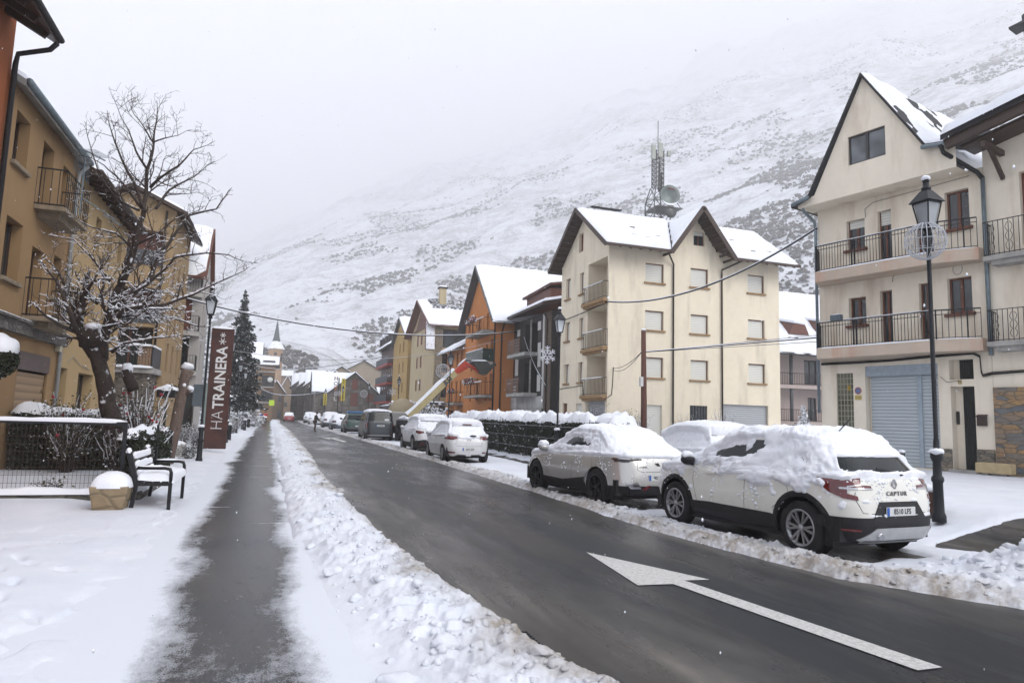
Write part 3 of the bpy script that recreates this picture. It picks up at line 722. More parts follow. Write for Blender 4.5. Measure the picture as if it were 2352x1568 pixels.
for (u0, u1, z0, z1) in sw: window(Fw, u0, u1, z0, z1, .22, H, 'shutter', sill=SILL)
window(Fw, 3.45, 4.1, 11.8, 12.95, .25, H, 'board')
for i, q in enumerate(rec):
    Fb = Facade((X0+1.15, Y0, 0), (0, 1, 0), (-1, 0, 0)); zf = q[2]
    window(Fb, .95, 2.05, zf+.02, zf+1.98, 0.0, H, 'board', name='balcony_door')
    mb = MB(); Fw.box(mb, .0, 2.95, zf-.08, zf+.12, .01, .32); Fw.box(mb, .12, 2.85, zf-.2, zf-.08, .01, .22)
    b = mb.build('balcony', SILL, H, bevel=.02); r = railing(Fw, .05, 2.9, zf+.14, zf+1.05, .26, b, step=.17)
    mb = MB(); snow_line(mb, Fw.p(.05, zf+1.06, .26), Fw.p(2.9, zf+1.06, .26), .04, .03); mb.build('snow_cover', SNOW, r, recalc=False)
    mb = MB(); mb.bar(Fw.p(.35, zf+2.2, -1.1), Fw.p(.35, zf+2.2, -.95), .05); mb.lathe([(.02, 0), (.07, -.04), (.05, -.2), (.0, -.22)], Fw.p(.35, zf+2.2, -.92), 8); mb.build('wall_lamp', IRON, H)
for q, mt in ((gdw[0], GREYDOOR), (gdw[1], SHUT), (gdw[2], WOODR)):
    mb = MB(); Fw.box(mb, q[0], q[1], q[2], q[3], -q[4]+.004, -q[4]+.05); mb.build('door', mt, H)
for u, zt, ut in ((4.04, 11.1, 3.4), (7.28, 11.1, 8.6)):
    mb = MB(); mb.tube([Fs.p(ut, zt+.25, .5), Fs.p(ut+(u-ut)*.15, zt+.12, .42), Fs.p(u, zt-.45, .09), Fs.p(u, zt-.7, .08), Fs.p(u, .2, .08)], .05, 8); mb.build('downpipe', PIPE, H)
# roof: main slopes, cross gable slopes
E0, E1, RY = 32.25, 40.55, 36.4; RX0, RX1 = 15.95, 28.85; RZ, EZ = 14.25, 11.2; t = .16
gx0, gxm, gx1, gz = 20.05, 22.12, 24.3, 14.0
ymeet = RY-(RZ-gz)/(RZ-EZ)*(RY-E0)
m = MB()
S1 = [(RX0, E0, EZ), (gx0, E0, EZ), (gxm, ymeet, gz), (gxm, RY, RZ), (RX0, RY, RZ)]
S2 = [(gx1, E0, EZ), (RX1, E0, EZ), (RX1, RY, RZ), (gxm, RY, RZ), (gxm, ymeet, gz)]
for sp in (S1, S2): m.prism(sp, (0, 0, -t))
m.prism([(RX0, RY, RZ), (RX1, RY, RZ), (RX1, E1, EZ), (RX0, E1, EZ)], (0, 0, -t))
for sx, ex in ((gx0, 1), (gx1, -1)): m.prism([(gxm, E0, gz), (gxm, ymeet, gz), (sx, E0, EZ)], (0, 0, -t*1.3))
# rafter tails and barge teeth
for i in range(6): m.bar((RX0+1.0+i*.62, Y0+.05, EZ+.42), (RX0+1.0+i*.62, E0+.12, EZ-.1), .1, .14)
for i in range(7): m.bar((gx1+.25+i*.66, Y0+.05, EZ+.42), (gx1+.25+i*.66, E0+.12, EZ-.1), .1, .14)
for i in range(12):
    for (ya, yb) in ((E0, RY), (E1, RY)):
        f = (i+.5)/12; y = ya+(yb-ya)*f; z = EZ+(RZ-EZ)*f-.18; m.bar((RX0+.06, y, z), (X0-.01, y, z), .1, .12)
for i in range(9):
    for xa in (gx0, gx1):
        f = (i+.5)/9; x = xa+(gxm-xa)*f; z = EZ+(gz-EZ)*f-.22; m.bar((x, E0+.06, z), (x, Y0-.01, z), .1, .12)
for xa, sg in ((gx0, 1), (gx1, -1)): m.bar((xa, E0+.02, EZ-.12), (gxm, E0+.02, gz-.12), .05, .26)
for ya in (E0, E1): m.bar((RX0+.02, ya, EZ-.10), (RX0+.02, RY, RZ-.10), .05, .24)
rf = m.build('roof', WOODD, H)
def snow_poly(name, P, th, par, seed=0, mat=None, cut=5):
    """snow on an arbitrary planar polygon: subdivided, lifted and softened towards the edge"""
    bm = bmesh.new(); vs = [bm.verts.new(p) for p in P]; f = bm.faces.new(vs); f.normal_update(); n = f.normal.copy(); n = -n if n.z < 0 else n
    ed = [(Vector(P[i]), Vector(P[(i+1) % len(P)])) for i in range(len(P))]
    mn = [min(p[i] for p in P) for i in range(3)]; mxx = [max(p[i] for p in P) for i in range(3)]
    for ax, st in ((0, .4), (1, .4)):
        k = mn[ax]+.13
        while k < mxx[ax]:
            pn = Vector((1, 0, 0)) if ax == 0 else Vector((0, 1, 0)); co = Vector((k, 0, 0)) if ax == 0 else Vector((0, k, 0))
            bmesh.ops.bisect_plane(bm, geom=bm.verts[:]+bm.edges[:]+bm.faces[:], plane_co=co, plane_no=pn, dist=1e-4); k += st if k > mn[ax]+.3 else .2
    for v in bm.verts:
        d = 9
        for a, b in ed:
            w_ = (v.co-a).dot(b-a)/max(1e-9, (b-a).length_squared); d = min(d, (v.co-(a+(b-a)*max(0, min(1, w_)))).length)
        h = th*sqrt(min(1, d/(th*1.2)))*(1+.3*mnoise.noise(v.co*1.1+Vector((seed, 0, 0)))) if d > 1e-4 else -.03
        v.co += n*h
    for f in bm.faces:
        f.smooth = True; f.normal_update()
        if f.normal.z < 0: f.normal_flip()
    me = bpy.data.meshes.new(name); bm.to_mesh(me); bm.free(); me.materials.append(mat or SNOWR)
    return link(bpy.data.objects.new(name, me), par)
snow_poly('snow_cover', S1, .17, rf, 1); snow_poly('snow_cover', S2, .17, rf, 2)
snow_poly('snow_cover', [(gxm, E0, gz), (gxm, ymeet, gz), (gx0, E0, EZ)], .12, rf, 3)
snow_poly('snow_cover', [(gxm, E0, gz), (gxm, ymeet, gz), (gx1, E0, EZ)], .12, rf, 4)
snow_poly('snow_cover', [(RX0, RY, RZ), (RX1, RY, RZ), (RX1, E1, EZ), (RX0, E1, EZ)], .15, rf, 5)
m = MB()
for (x, y) in ((18.2, 33.2), (19.0, 33.1), (19.8, 33.4), (18.6, 34.2), (26.0, 33.0), (27.3, 33.2), (25.4, 34.2)):
    z = EZ+(RZ-EZ)*(y-E0)/(RY-E0)+.13; m.box(x-.16, x+.16, y-.05, y+.05, z-.02, z+.07)
m.bar((17.0, RY-.05, RZ+.2), (19.0, RY-.05, RZ+.2), .3, .05)
m.build('snow_guard', SLATE, rf)

# ------------------------------------------------------------------ ivory house with two long balconies
IVORY = m_plaster('ivory plaster', (.90, .82, .68), .05, .45, (.42, .33, .24))
BANDM = m_plaster('rust stained concrete', (.60, .50, .40), .12, .6, (.46, .24, .16))
ZINC = m_plain('zinc', (.20, .25, .28), .45, .4, var=.15)
P0 = Vector((19.7, 17.8, 0)); U = Vector((.25, -.968, 0)).normalized(); N = Vector((-.968, -.25, 0)).normalized()
FR = Facade(P0, U, N)             # u grows towards the camera side (right in the picture)
fu = lambda u: -u
H = place('balcony_house', 'ivory house with two long black railed balconies above a blue roller door', 'house', (22, 18, .3))
wu = [(-1.52, -.84, 8.12, 9.2), (-.37, .10, 7.45, 9.3), (.93, 1.42, 7.45, 9.42), (1.84, 2.55, 8.15, 9.4)]
wl = [(-1.51, -.87, 5.35, 6.35), (-.37, .05, 4.65, 6.45), (.93, 1.36, 4.65, 6.52), (1.81, 2.52, 5.4, 6.55)]
gr = [(-2.05, -1.42, .95, 3.64, .10), (-.98, 1.42, .45, 3.85, .28), (1.76, 2.46, 3.3, 3.93, .30), (1.78, 2.46, .5, 3.08, .32)]
m = MB()
FR.wall(m, 5.72, -.2, [(0, 9.95), (5.72, 9.95)], [], None) if False else None
FRW = Facade(P0+U*-2.65, U, N)
sh = lambda q: (q[0]+2.65, q[1]+2.65, *q[2:])
FRW.wall(m, 5.62, -.2, [(0, 9.95), (5.62, 9.95)], [sh((*q, .22)) for q in wu+wl]+[sh(q) for q in gr])
back = -N*8
def P3(u, z, d): return FR.p(u, z, d)
m.add([P3(-2.65, -.2, 0), P3(-2.65, -.2, -8), P3(-2.65, 9.95, -8), P3(-2.65, 9.95, 0)], [(0, 1, 2, 3)])
m.add([P3(2.97, -.2, 0), P3(2.97, -.2, -8), P3(2.97, 9.95, -8), P3(2.97, 9.95, 0)], [(0, 1, 2, 3)])
m.build('wall', IVORY, H, recalc=False)
# projecting gable storey
m = MB(); g = [(-2.88, 9.86), (2.62, 9.86), (2.62, 10.62), (1.72, 10.75), (-.26, 14.0), (-2.2, 10.2), (-2.88, 10.02)]
win = (-.86, .46, 10.93, 11.98)
FG = Facade(P0+N*.9, U, N)
FG.wall(m, 5.5, 9.86, [(0, 10.05), (.68, 10.2), (2.62, 14.0), (4.6, 10.75), (5.5, 10.62)], [(win[0]+2.88, win[1]+2.88, win[2], win[3], .12)]) if False else None
FG2 = Facade(P0+N*.9+U*-2.88, U, N)
FG2.wall(m, 5.5, 9.86, [(0, 10.05), (.68, 10.2), (2.62, 14.0), (4.6, 10.75), (5.5, 10.62)], [(win[0]+2.88, win[1]+2.88, win[2], win[3], .12)])
m.add([P3(-2.88, 9.86, .9), P3(2.62, 9.86, .9), P3(2.62, 9.86, -.01), P3(-2.88, 9.86, -.01)], [(0, 1, 2, 3)])
m.add([P3(-2.88, 9.86, .9), P3(-2.88, 10.05, .9), P3(-2.88, 10.05, -8), P3(-2.88, 9.86, -8)], [(0, 1, 2, 3)])
m.build('gable_wall', IVORY, H, recalc=False)
DARKF = m_plain('dark window frame', (.05, .045, .045), .4)
window(FG, win[0], win[1], win[2], win[3], .12, H, 'pale', DARKF, sill=None)
for q in wu+wl:
    door = q[3]-q[2] > 1.5; window(FR, q[0], q[1], q[2], q[3], .22, H, 'half' if (not door and q in wu and q[0] < 0) or q is wu[2] else ('half' if q is wu[1] else 'wood'), WOODR, sill=None if door else WOODR, name='balcony_door' if door else 'window', halves=2)
# garage door with its header box and post, glass block window, doors
m = MB(); FR.box(m, -.9, 1.42, .45, 3.5, -.27, -.22); m.build('roller_door', BLUEDOOR, H)
BLUEP = m_plain('blue grey sheet', (.36, .43, .49), .45); m = MB(); FR.box(m, -.98, 1.42, 3.5, 3.85, -.27, -.04); FR.box(m, .68, .82, .45, 3.5, -.22, -.17); m.build('door_header', BLUEP, H)
k = NT('glass blocks'); br = k.n('ShaderNodeTexBrick'); k.l(k.tc.outputs['Generated'], br.inputs[0])
gb = m_glass('green glass block', (.10, .105, .075), .15)
m = MB(); FR.box(m, -2.05, -1.42, .95, 3.64, -.09, -.07); gw_ = m.build('window', gb, H)
m = MB()
for i in range(6): u = -2.05+.63*i/5; FR.box(m, u-.012, u+.012, .95, 3.64, -.07, -.055)
for i in range(15): z = .95+2.69*i/14; FR.box(m, -2.05, -1.42, z-.012, z+.012, -.069, -.05)
m.build('mortar_grid', m_plain('pale mortar', (.36, .35, .27), .8), gw_)
m = MB(); FR.box(m, -1.66, -1.55, 3.02, 3.2, -.054, -.045); m.build('amber_block', m_plain('amber glass', (.38, .26, .05), .2), gw_)
GREEN = m_plain('dark green gate', (.02, .024, .022), .5)
for q, nm in ((gr[2], 'transom_grille'), (gr[3], 'gate')):
    m = MB(); FR.box(m, q[0]+.24 if nm == 'gate' else q[0]+.2, q[1], q[2], q[3], -q[4]+.004, -q[4]+.05)
    n = 9
    for i in range(n): u = q[0]+.26+(q[1]-q[0]-.28)*i/(n-1); FR.box(m, u-.008, u+.008, q[2]+.03, q[3]-.03, -q[4]+.05, -q[4]+.075)
    if nm == 'gate':
        u0, u1, zc = q[0]+.26, q[1]-.02, 1.95
        for a, b in (((u0, zc), ((u0+u1)/2, zc+.25)), (((u0+u1)/2, zc+.25), (u1, zc)), ((u0, zc), ((u0+u1)/2, zc-.2)), (((u0+u1)/2, zc-.2), (u1, zc))): m.bar(FR.p(*a, -q[4]+.09), FR.p(*b, -q[4]+.09), .02)
    m.build(nm, GREEN, H)
# balconies: slab front and the black railing, shallower over the right end
for zt, zb, rt in ((7.3, 6.92, 8.25), (4.5, 4.12, 5.42)):
    m = MB(); pl = [(-2.22, .92), (1.85, .92), (3.0, .50), (3.0, 0.01), (-2.22, 0.01)]
    pl = [(-2.62, 0.01), (-2.22, .92), (1.85, .92), (2.95, .48), (2.95, .01)]
    m.prism([FR.p(u, zt, d) for u, d in pl], (0, 0, zb-zt)); b = m.build('balcony', BANDM, H)
    m = MB(); path = [(-2.58, .06), (-2.2, .88), (1.83, .88), (2.92, .45)]
    for (a, b2) in zip(path[:-1], path[1:]):
        A_, B_ = Vector(a), Vector(b2); n = int(round((B_-A_).length/(.105 if b2[0] < 2 else .16)))
        for i in range(n+1):
            q = A_.lerp(B_, i/n); m.bar(FR.p(q.x, zt, q.y), FR.p(q.x, rt, q.y), .014)
        for z in (zt+.05, rt, rt-.14): m.bar(FR.p(a[0], z, a[1]), FR.p(b2[0], z, b2[1]), .03, .018 if z < rt else .04)
    for uu in (-2.2, -.85, -.75, .45, 1.83, 2.6): m.bar(FR.p(uu, zt, .88 if uu < 2 else .58), FR.p(uu, rt+.03, .88 if uu < 2 else .58), .03)
    for uu in (-.79, -.62):
        for zz in (zt+.12, rt-.22): m.tube([FR.p(uu+.05*cos(2*pi*i/10), zz+.07*sin(2*pi*i/10), .88) for i in range(11)], .006, 4)
    r = m.build('railing', IRON, b, recalc=False)
    m = MB(); snow_line(m, FR.p(-2.2, zt, .88), FR.p(1.83, zt, .88), .09, .03); snow_line(m, FR.p(-2.2, rt+.02, .88), FR.p(1.83, rt+.02, .88), .03, .02); snow_line(m, FR.p(1.83, zt, .88), FR.p(2.9, zt, .45), .08, .03)
    m.build('snow_cover', SNOW, b, recalc=False)
STONEW = m_stone('rubble base', (.16, .15, .125), (.34, .28, .20), (.05, .048, .045), 4, (1, 1, 2.6))
m = MB(); FR.box(m, 1.42, 1.76, -.2, 1.12, .004, .05); m.build('stone_base', STONEW, H); m = MB(); FR.box(m, 2.46, 2.95, -.2, 1.15, .004, .05); m.build('stone_base', STONEW, H)
m = MB(); FR.box(m, 1.72, 2.5, .3, .5, -.3, .22); m.build('doorstep', CONC, H, bevel=.01)
m = MB(); m.tube([FR.p(-2.74, 9.95, .8), FR.p(-2.76, 9.78, .75), FR.p(-2.72, 9.45, .12), FR.p(-2.71, 9.2, .07), FR.p(-2.71, 2.2, .07)], .055, 10); m.build('downpipe', ZINC, H)
m = MB(); m.tube([FR.p(2.3, 10.6, 1.15), FR.p(2.35, 10.35, 1.1), FR.p(2.9, 9.75, .2), FR.p(3.0, 9.55, .1)], .07, 10); m.build('downpipe', BLACK, H)
m = MB(); m.tube([FR.p(3.0, 9.6, .1), FR.p(3.0, 4.0, .1)], .06, 10); m.build('downpipe', ZINC, H)
CABM = m_plain('black cable', (.015, .014, .014), .7)
m = MB(); pth = [FR.p(-2.6, 3.98, .05), FR.p(-1.3, 3.97, .06), FR.p(0, 3.98, .06), FR.p(1.3, 4.04, .06), FR.p(2.5, 4.06, .07), FR.p(2.68, 3.95, .07), FR.p(2.7, 3.5, .07), FR.p(2.74, 3.36, .07), FR.p(3.0, 3.42, .07), FR.p(3.9, 3.46, .05), FR.p(4.9, 3.5, .05)]
for j in range(3): m.tube([p+Vector((0, 0, .03*j+.015*mnoise.noise(p*3+Vector((j, 0, 0))))) for p in pth], .017, 6)
m.build('cable_bundle', CABM, H, recalc=False)
for (pts) in (([-.78, 9.2], [-.8, 9.5], [-.5, 9.68], [1.4, 9.72], [2.6, 9.76]), ([.1, 6.7], [.12, 6.9], [.3, 6.98], [1.2, 7.0], [2.9, 7.05]), ([1.5, 3.4], [1.7, 3.22], [2.05, 3.26])):
    m = MB(); m.tube([FR.p(u, z, .03) for u, z in pts], .008, 5); m.build('wire', CABM, H, recalc=False)
m = MB(); m.tube([FR.p(2.15+.14*cos(a/12*2*pi), 6.82+.19*sin(a/12*2*pi), .04) for a in range(13)], .006, 5); m.build('wire', CABM, H, recalc=False)
# roof of the gable: snow slope on the right side, thin dark verges
ap, el, er = (-.26, 14.12), (-2.95, 10.05), (2.65, 10.68)
m = MB(); kz = (1.78, 10.85)
m.prism([P3(el[0]+.6, 10.25, 1.06), P3(ap[0], ap[1], 1.06), P3(ap[0], ap[1], -8), P3(el[0]+.6, 10.25, -8)], (0, 0, -.12))
m.prism([P3(el[0]-.12, 10.0, 1.06), P3(el[0]+.6, 10.25, 1.06), P3(el[0]+.6, 10.25, -8), P3(el[0]-.12, 10.0, -8)], (0, 0, -.1))
m.prism([P3(kz[0], kz[1], 1.06), P3(ap[0], ap[1], 1.06), P3(ap[0], ap[1], -8), P3(kz[0], kz[1], -8)], (0, 0, -.12))
m.prism([P3(kz[0], kz[1], 1.0), P3(er[0]+.35, 10.66, 1.0), P3(er[0]+.35, 12.9, -6), P3(kz[0], kz[1]+1.5, -6)], (0, 0, -.12))
rf = m.build('roof', SLATE, H)
m = MB(); m.tube([P3(-2.98, 9.98, 1.12), P3(-2.3, 10.12, 1.12)], .075, 8); m.build('gutter', ZINC, H); m = MB(); m.tube([P3(1.72, 10.72, 1.12), P3(2.75, 10.56, 1.12)], .075, 8); m.build('gutter', ZINC, H)
SNOWSL = m_snowpatch('snow on slates', (.06, .06, .062), .62, 2.4, (1, 1, 1))
snow_quad('snow_cover', [P3(kz[0]+.02, kz[1], 1.04), P3(kz[0]+.02, kz[1], -8), P3(ap[0], ap[1], -8), P3(ap[0], ap[1], 1.02)], .10, rf, 11, cell=.12, bare=.11, rough=.9)
snow_quad('snow_cover', [P3(er[0]+.35, 10.66, 1.0), P3(kz[0]-.1, kz[1]-.1, 1.0), P3(kz[0]-.1, kz[1]+1.5, -6), P3(er[0]+.35, 12.9, -6)], .16, rf, 12, cell=.2)
snow_quad('snow_cover', [P3(el[0]-.12, 10.0, 1.04), P3(el[0]+.6, 10.25, 1.0), P3(el[0]+.6, 10.25, -6), P3(el[0]-.12, 10.0, -6)], .12, rf, 13, cell=.2)
# things on the facade
def plant_box(loc, label, r=.2, seed=1, flower=None): pass
m = MB(); FR.box(m, -2.0+.42, -1.2, 5.42, 5.62, .9, 1.08); o = m.build('planter_box', m_plain('blue grey planter', (.10, .13, .15), .6), bevel=.01); tag(o, 'small blue grey planter box hung on the lower black railing of the ivory house', 'planter')
m = MB(); snow_line(m, FR.p(-1.55, 5.63, .99), FR.p(-1.23, 5.63, .99), .14, .04); m.build('snow_cover', SNOW, o, recalc=False)

# neighbour at the right edge
H = place('townhouse', 'ivory townhouse at the right edge with scrollwork balconies and a stone clad corner', 'house', (22, 12, .3))
FN = Facade(P0+U*2.98, U, N)
m = MB(); FN.wall(m, 7, -.2, [(0, 10.6), (7, 11)], [(.95, 1.9, 7.25, 9.5, .25), (1.05, 1.95, 4.75, 6.9, .25)])
m.add([FN.p(0, -.2, 0), FN.p(0, 10.6, 0), FN.p(0, 10.6, -8), FN.p(0, -.2, -8)], [(0, 1, 2, 3)]); m.build('wall', IVORY, H, recalc=False)
window(FN, .95, 1.9, 7.25, 9.5, .25, H, 'board', name='balcony_door'); window(FN, 1.05, 1.95, 4.75, 6.9, .25, H, 'board', name='balcony_door')
def scrolls(zt, rt):
    def ex(mb):
        for uc in (.35, .82, 1.5, 2.1):
            for sgn in (-1, 1):
                mb.tube([FN.p(uc+sgn*(.03+.06*abs(sin(t*pi*3))), zt+.1+(rt-zt-.2)*t, .56) for t in [i/18 for i in range(19)]], .008, 4)
    return ex
for zt, rt in ((6.95, 8.0), (4.35, 5.3)):
    m = MB(); m.prism([FN.p(.12, zt, .6), FN.p(3.2, zt, .6), FN.p(3.2, zt, .01), FN.p(.12, zt, .01)], (0, 0, -.14)); m.prism([FN.p(.3, zt-.14, .5), FN.p(3.2, zt-.14, .5), FN.p(3.2, zt-.14, .01), FN.p(.3, zt-.14, .01)], (0, 0, -.14)); b = m.build('balcony', CONC, H)
    railing(FN, .15, 3.2, zt, rt, .56, b, step=.13, extra=scrolls(zt, rt))
STONEC = m_stone('slate and ochre cladding', (.15, .165, .175), (.42, .25, .10), (.10, .095, .085), 2.6, (1, 1, 3.2))
m = MB(); FN.box(m, 0.02, .82, -.2, 3.02, .006, .10); FN.box(m, .82, 4, -.2, 2.9, .006, .04); m.build('stone_cladding', STONEC, H)
# its roof: deep eave on brown beams, snow on top
m = MB(); za, zb = 10.78, 11.35
m.prism([FN.p(-.5, za, 1.55), FN.p(6, zb+.75, 1.55), FN.p(6, zb+3.2, -4), FN.p(-.5, za+2.6, -4)], (0, 0, -.2)); rf = m.build('roof', SLATE, H)
m = MB(); m.bar(FN.p(-.45, za-.3, 1.35), FN.p(6, zb+.42, 1.35), .18, .3); m.bar(FN.p(-.2, za-.35, .5), FN.p(6, zb+.35, .5), .9, .1)
for uu in (.55, 3.4): m.bar(FN.p(uu, 10.15+.09*uu, .0), FN.p(uu, 10.15+.09*uu, 1.3), .14, .16); m.bar(FN.p(uu, 9.35+.09*uu, .03), FN.p(uu, 10.1+.09*uu, .85), .10, .12)
m.build('eave_beam', WOODD, H)
snow_quad('snow_cover', [FN.p(6, zb+.75, 1.6), FN.p(-.5, za, 1.6), FN.p(-.5, za+2.6, -4), FN.p(6, zb+3.2, -4)], .17, rf, 15, cell=.18)
m = MB(); q = [FN.p(1.5, 11.6, .3), FN.p(3.5, 11.7, .3), FN.p(3.5, 14.2, .3), FN.p(2.4, 15.0, .3), FN.p(1.35, 14.2, .3)]; m.prism(q, tuple(-N*2)); m.bar(FN.p(1.15, 13.75, .45), FN.p(1.55, 13.8, .45), .5, .08); d_ = m.build('dormer', m_slat('dark weatherboard', (.04, .04, .042), 2.2), H)
# mailbox, intercom, number plate, no-parking sign, planter, all fixed to or standing by the ivory house
m = MB(); FR.box(m, 2.53, 2.78, 1.86, 2.16, .006, .12); m.prism([FR.p(2.51, 2.16, .13), FR.p(2.80, 2.16, .13), FR.p(2.80, 2.21, .006), FR.p(2.51, 2.21, .006)], (0, 0, -.03)); tag(m.build('mailbox', m_plain('brown mailbox', (.05, .035, .03), .5), bevel=.006), 'dark brown mailbox on the wall right of the black gate', 'mailbox')
m = MB(); FR.box(m, 1.80, 1.88, 1.9, 2.3, -.3, -.26); tag(m.build('intercom', BLACK, bevel=.004), 'narrow black intercom panel beside the black gate', 'intercom')
m = MB(); FR.box(m, 2.0, 2.12, 3.14, 3.28, .004, .014); np_ = m.build('house_number', m_plain('cream tile', (.55, .45, .25), .4)); tag(np_, 'small cream house number tile 47 above the black gate', 'sign')
text_on(face_mat(FR.p(2.06, 3.21, .016), U, (0, 0, 1)), '47', .11, m_plain('sepia', (.08, .05, .03)), np_, ext=.002)
T = place('no_parking_sign', 'round faded no parking sign over a yellow plate beside the blue roller door', 'sign', FR.p(-1.24, 2.95, .01))
m = MB(); m.lathe([(0, 0), (.125, 0), (.125, .012), (0, .012)], n=20, M=face_mat(FR.p(-1.24, 3.0, .006), U, (0, 0, 1))); m.build('disc', m_plain('faded red', (.45, .16, .12), .5), T)
m = MB(); m.lathe([(0, 0), (.09, 0), (.09, .016), (0, .016)], n=20, M=face_mat(FR.p(-1.24, 3.0, .008), U, (0, 0, 1))); m.bar(FR.p(-1.24-.06, 3.06, .028), FR.p(-1.24+.06, 2.94, .028), .02, .004); m.build('centre', m_plain('faded blue', (.16, .22, .42), .5), T)
m = MB(); FR.box(m, -1.36, -1.12, 2.68, 2.84, .006, .016); pl_ = m.build('plate', m_plain('faded yellow', (.55, .44, .12), .5), T); text_on(face_mat(FR.p(-1.24, 2.76, .018), U, (0, 0, 1)), 'GUAL', .08, m_plain('grey ink', (.2, .16, .08)), pl_, ext=.002)
T = place('stone_planter', 'cream concrete trough planter on two feet before the stone clad corner', 'planter', FN.p(.3, .35, .5))
m = MB(); m.prism([FN.p(-.3, .78, .72), FN.p(.62, .78, .72), FN.p(.62, .78, .35), FN.p(-.3, .78, .35)], (0, 0, -.30)); m.build('trough', m_plain('cream concrete', (.48, .38, .22), .85, bump=.2), T, bevel=.03)
m = MB(); FN.box(m, -.15, 0, .34, .48, .42, .65); FN.box(m, .32, .47, .34, .48, .42, .65); m.build('foot', CONC, T)
# ------------------------------------------------------------------ generic gabled house
def ghouse(name, label, x0, x1, y0, y1, eave, ridge, axis='X', wall=None, roofm=None, wins=(), oh=(.7, .6), z0=-.3, frame=None, sn=.18, group=None, t=.16, slate=None, pitch_to=None, fs='SW', cat='house'):
    H = place(name, label, cat, ((x0+x1)/2, (y0+y1)/2, 0), group)
    faces = {'S': (Facade((x0, y0, 0), (1, 0, 0), (0, -1, 0)), x1-x0), 'W': (Facade((x0, y0, 0), (0, 1, 0), (-1, 0, 0)), y1-y0),
             'E': (Facade((x1, y0, 0), (0, 1, 0), (1, 0, 0)), y1-y0), 'N': (Facade((x0, y1, 0), (1, 0, 0), (0, 1, 0)), x1-x0)}
    m = MB()
    for f, (F, L) in faces.items():
        gable = (axis == 'X' and f in 'WE') or (axis == 'Y' and f in 'SN')
        top = [(0, eave), (L/2, ridge-.15), (L, eave)] if gable else [(0, eave), (L, eave)]
        F.wall(m, L, z0, top, [(w[1], w[2], w[3], w[4], w[6] if len(w) > 6 else .18) for w in wins if w[0] == f])
    m.build('wall', wall, H, recalc=False)
    for w in wins:
        F = faces[w[0]][0]; dep = w[6] if len(w) > 6 else .18; st = w[5]
        if st == 'dark':
            mb = MB(); F.box(mb, w[1], w[2], w[3], w[4], -dep+.004, -dep+.03); mb.build('window', GLASS, H)
        elif st == 'none': pass
        else: window(F, w[1], w[2], w[3], w[4], dep, H, st, frame or WOODD, halves=1 if w[2]-w[1] < .7 else 2)
    ox, oy = oh; sl = (ridge-eave)/(((y1-y0) if axis == 'X' else (x1-x0))/2)
    X0_, X1_, Y0_, Y1_ = x0-ox, x1+ox, y0-oy, y1+oy; m = MB()
    if axis == 'X':
        ye = eave-sl*oy; ym = (y0+y1)/2
        A = [(X0_, Y0_, ye), (X1_, Y0_, ye), (X1_, ym, ridge), (X0_, ym, ridge)]; B = [(X1_, Y1_, ye), (X0_, Y1_, ye), (X0_, ym, ridge), (X1_, ym, ridge)]
    else:
        ye = eave-sl*ox; xm = (x0+x1)/2
        A = [(X0_, Y1_, ye), (X0_, Y0_, ye), (xm, Y0_, ridge), (xm, Y1_, ridge)]; B = [(X1_, Y0_, ye), (X1_, Y1_, ye), (xm, Y1_, ridge), (xm, Y0_, ridge)]
    up = Vector((0, 0, .06))
    for q in (A, B): m.prism([Vector(p)+up for p in q], (0, 0, -t))
    rf = m.build('roof', roofm or WOODD, H)
    for i, q in enumerate((A, B)):
        snow_quad('snow_cover', [Vector(p)+up for p in q], sn, rf, hash(label) % 50+i, cell=.5, mat=slate if (slate and i == 0) else None)
    return H, rf, faces
ORANGE = m_plaster('orange plaster', (.60, .245, .085), .06, .25); OCHRE = m_plaster('yellow ochre plaster', (.44, .30, .12), .07, .35)
PALE = m_plaster('pale cream plaster', (.52, .43, .275), .06, .35); GREYP = m_plaster('grey render', (.20, .19, .18), .08, .3)
MAROON = m_wood('maroon boards', (.13, .04, .022), (1, 1, .3)); ZINCR = m_plain('grey metal edge', (.09, .10, .105), .5)
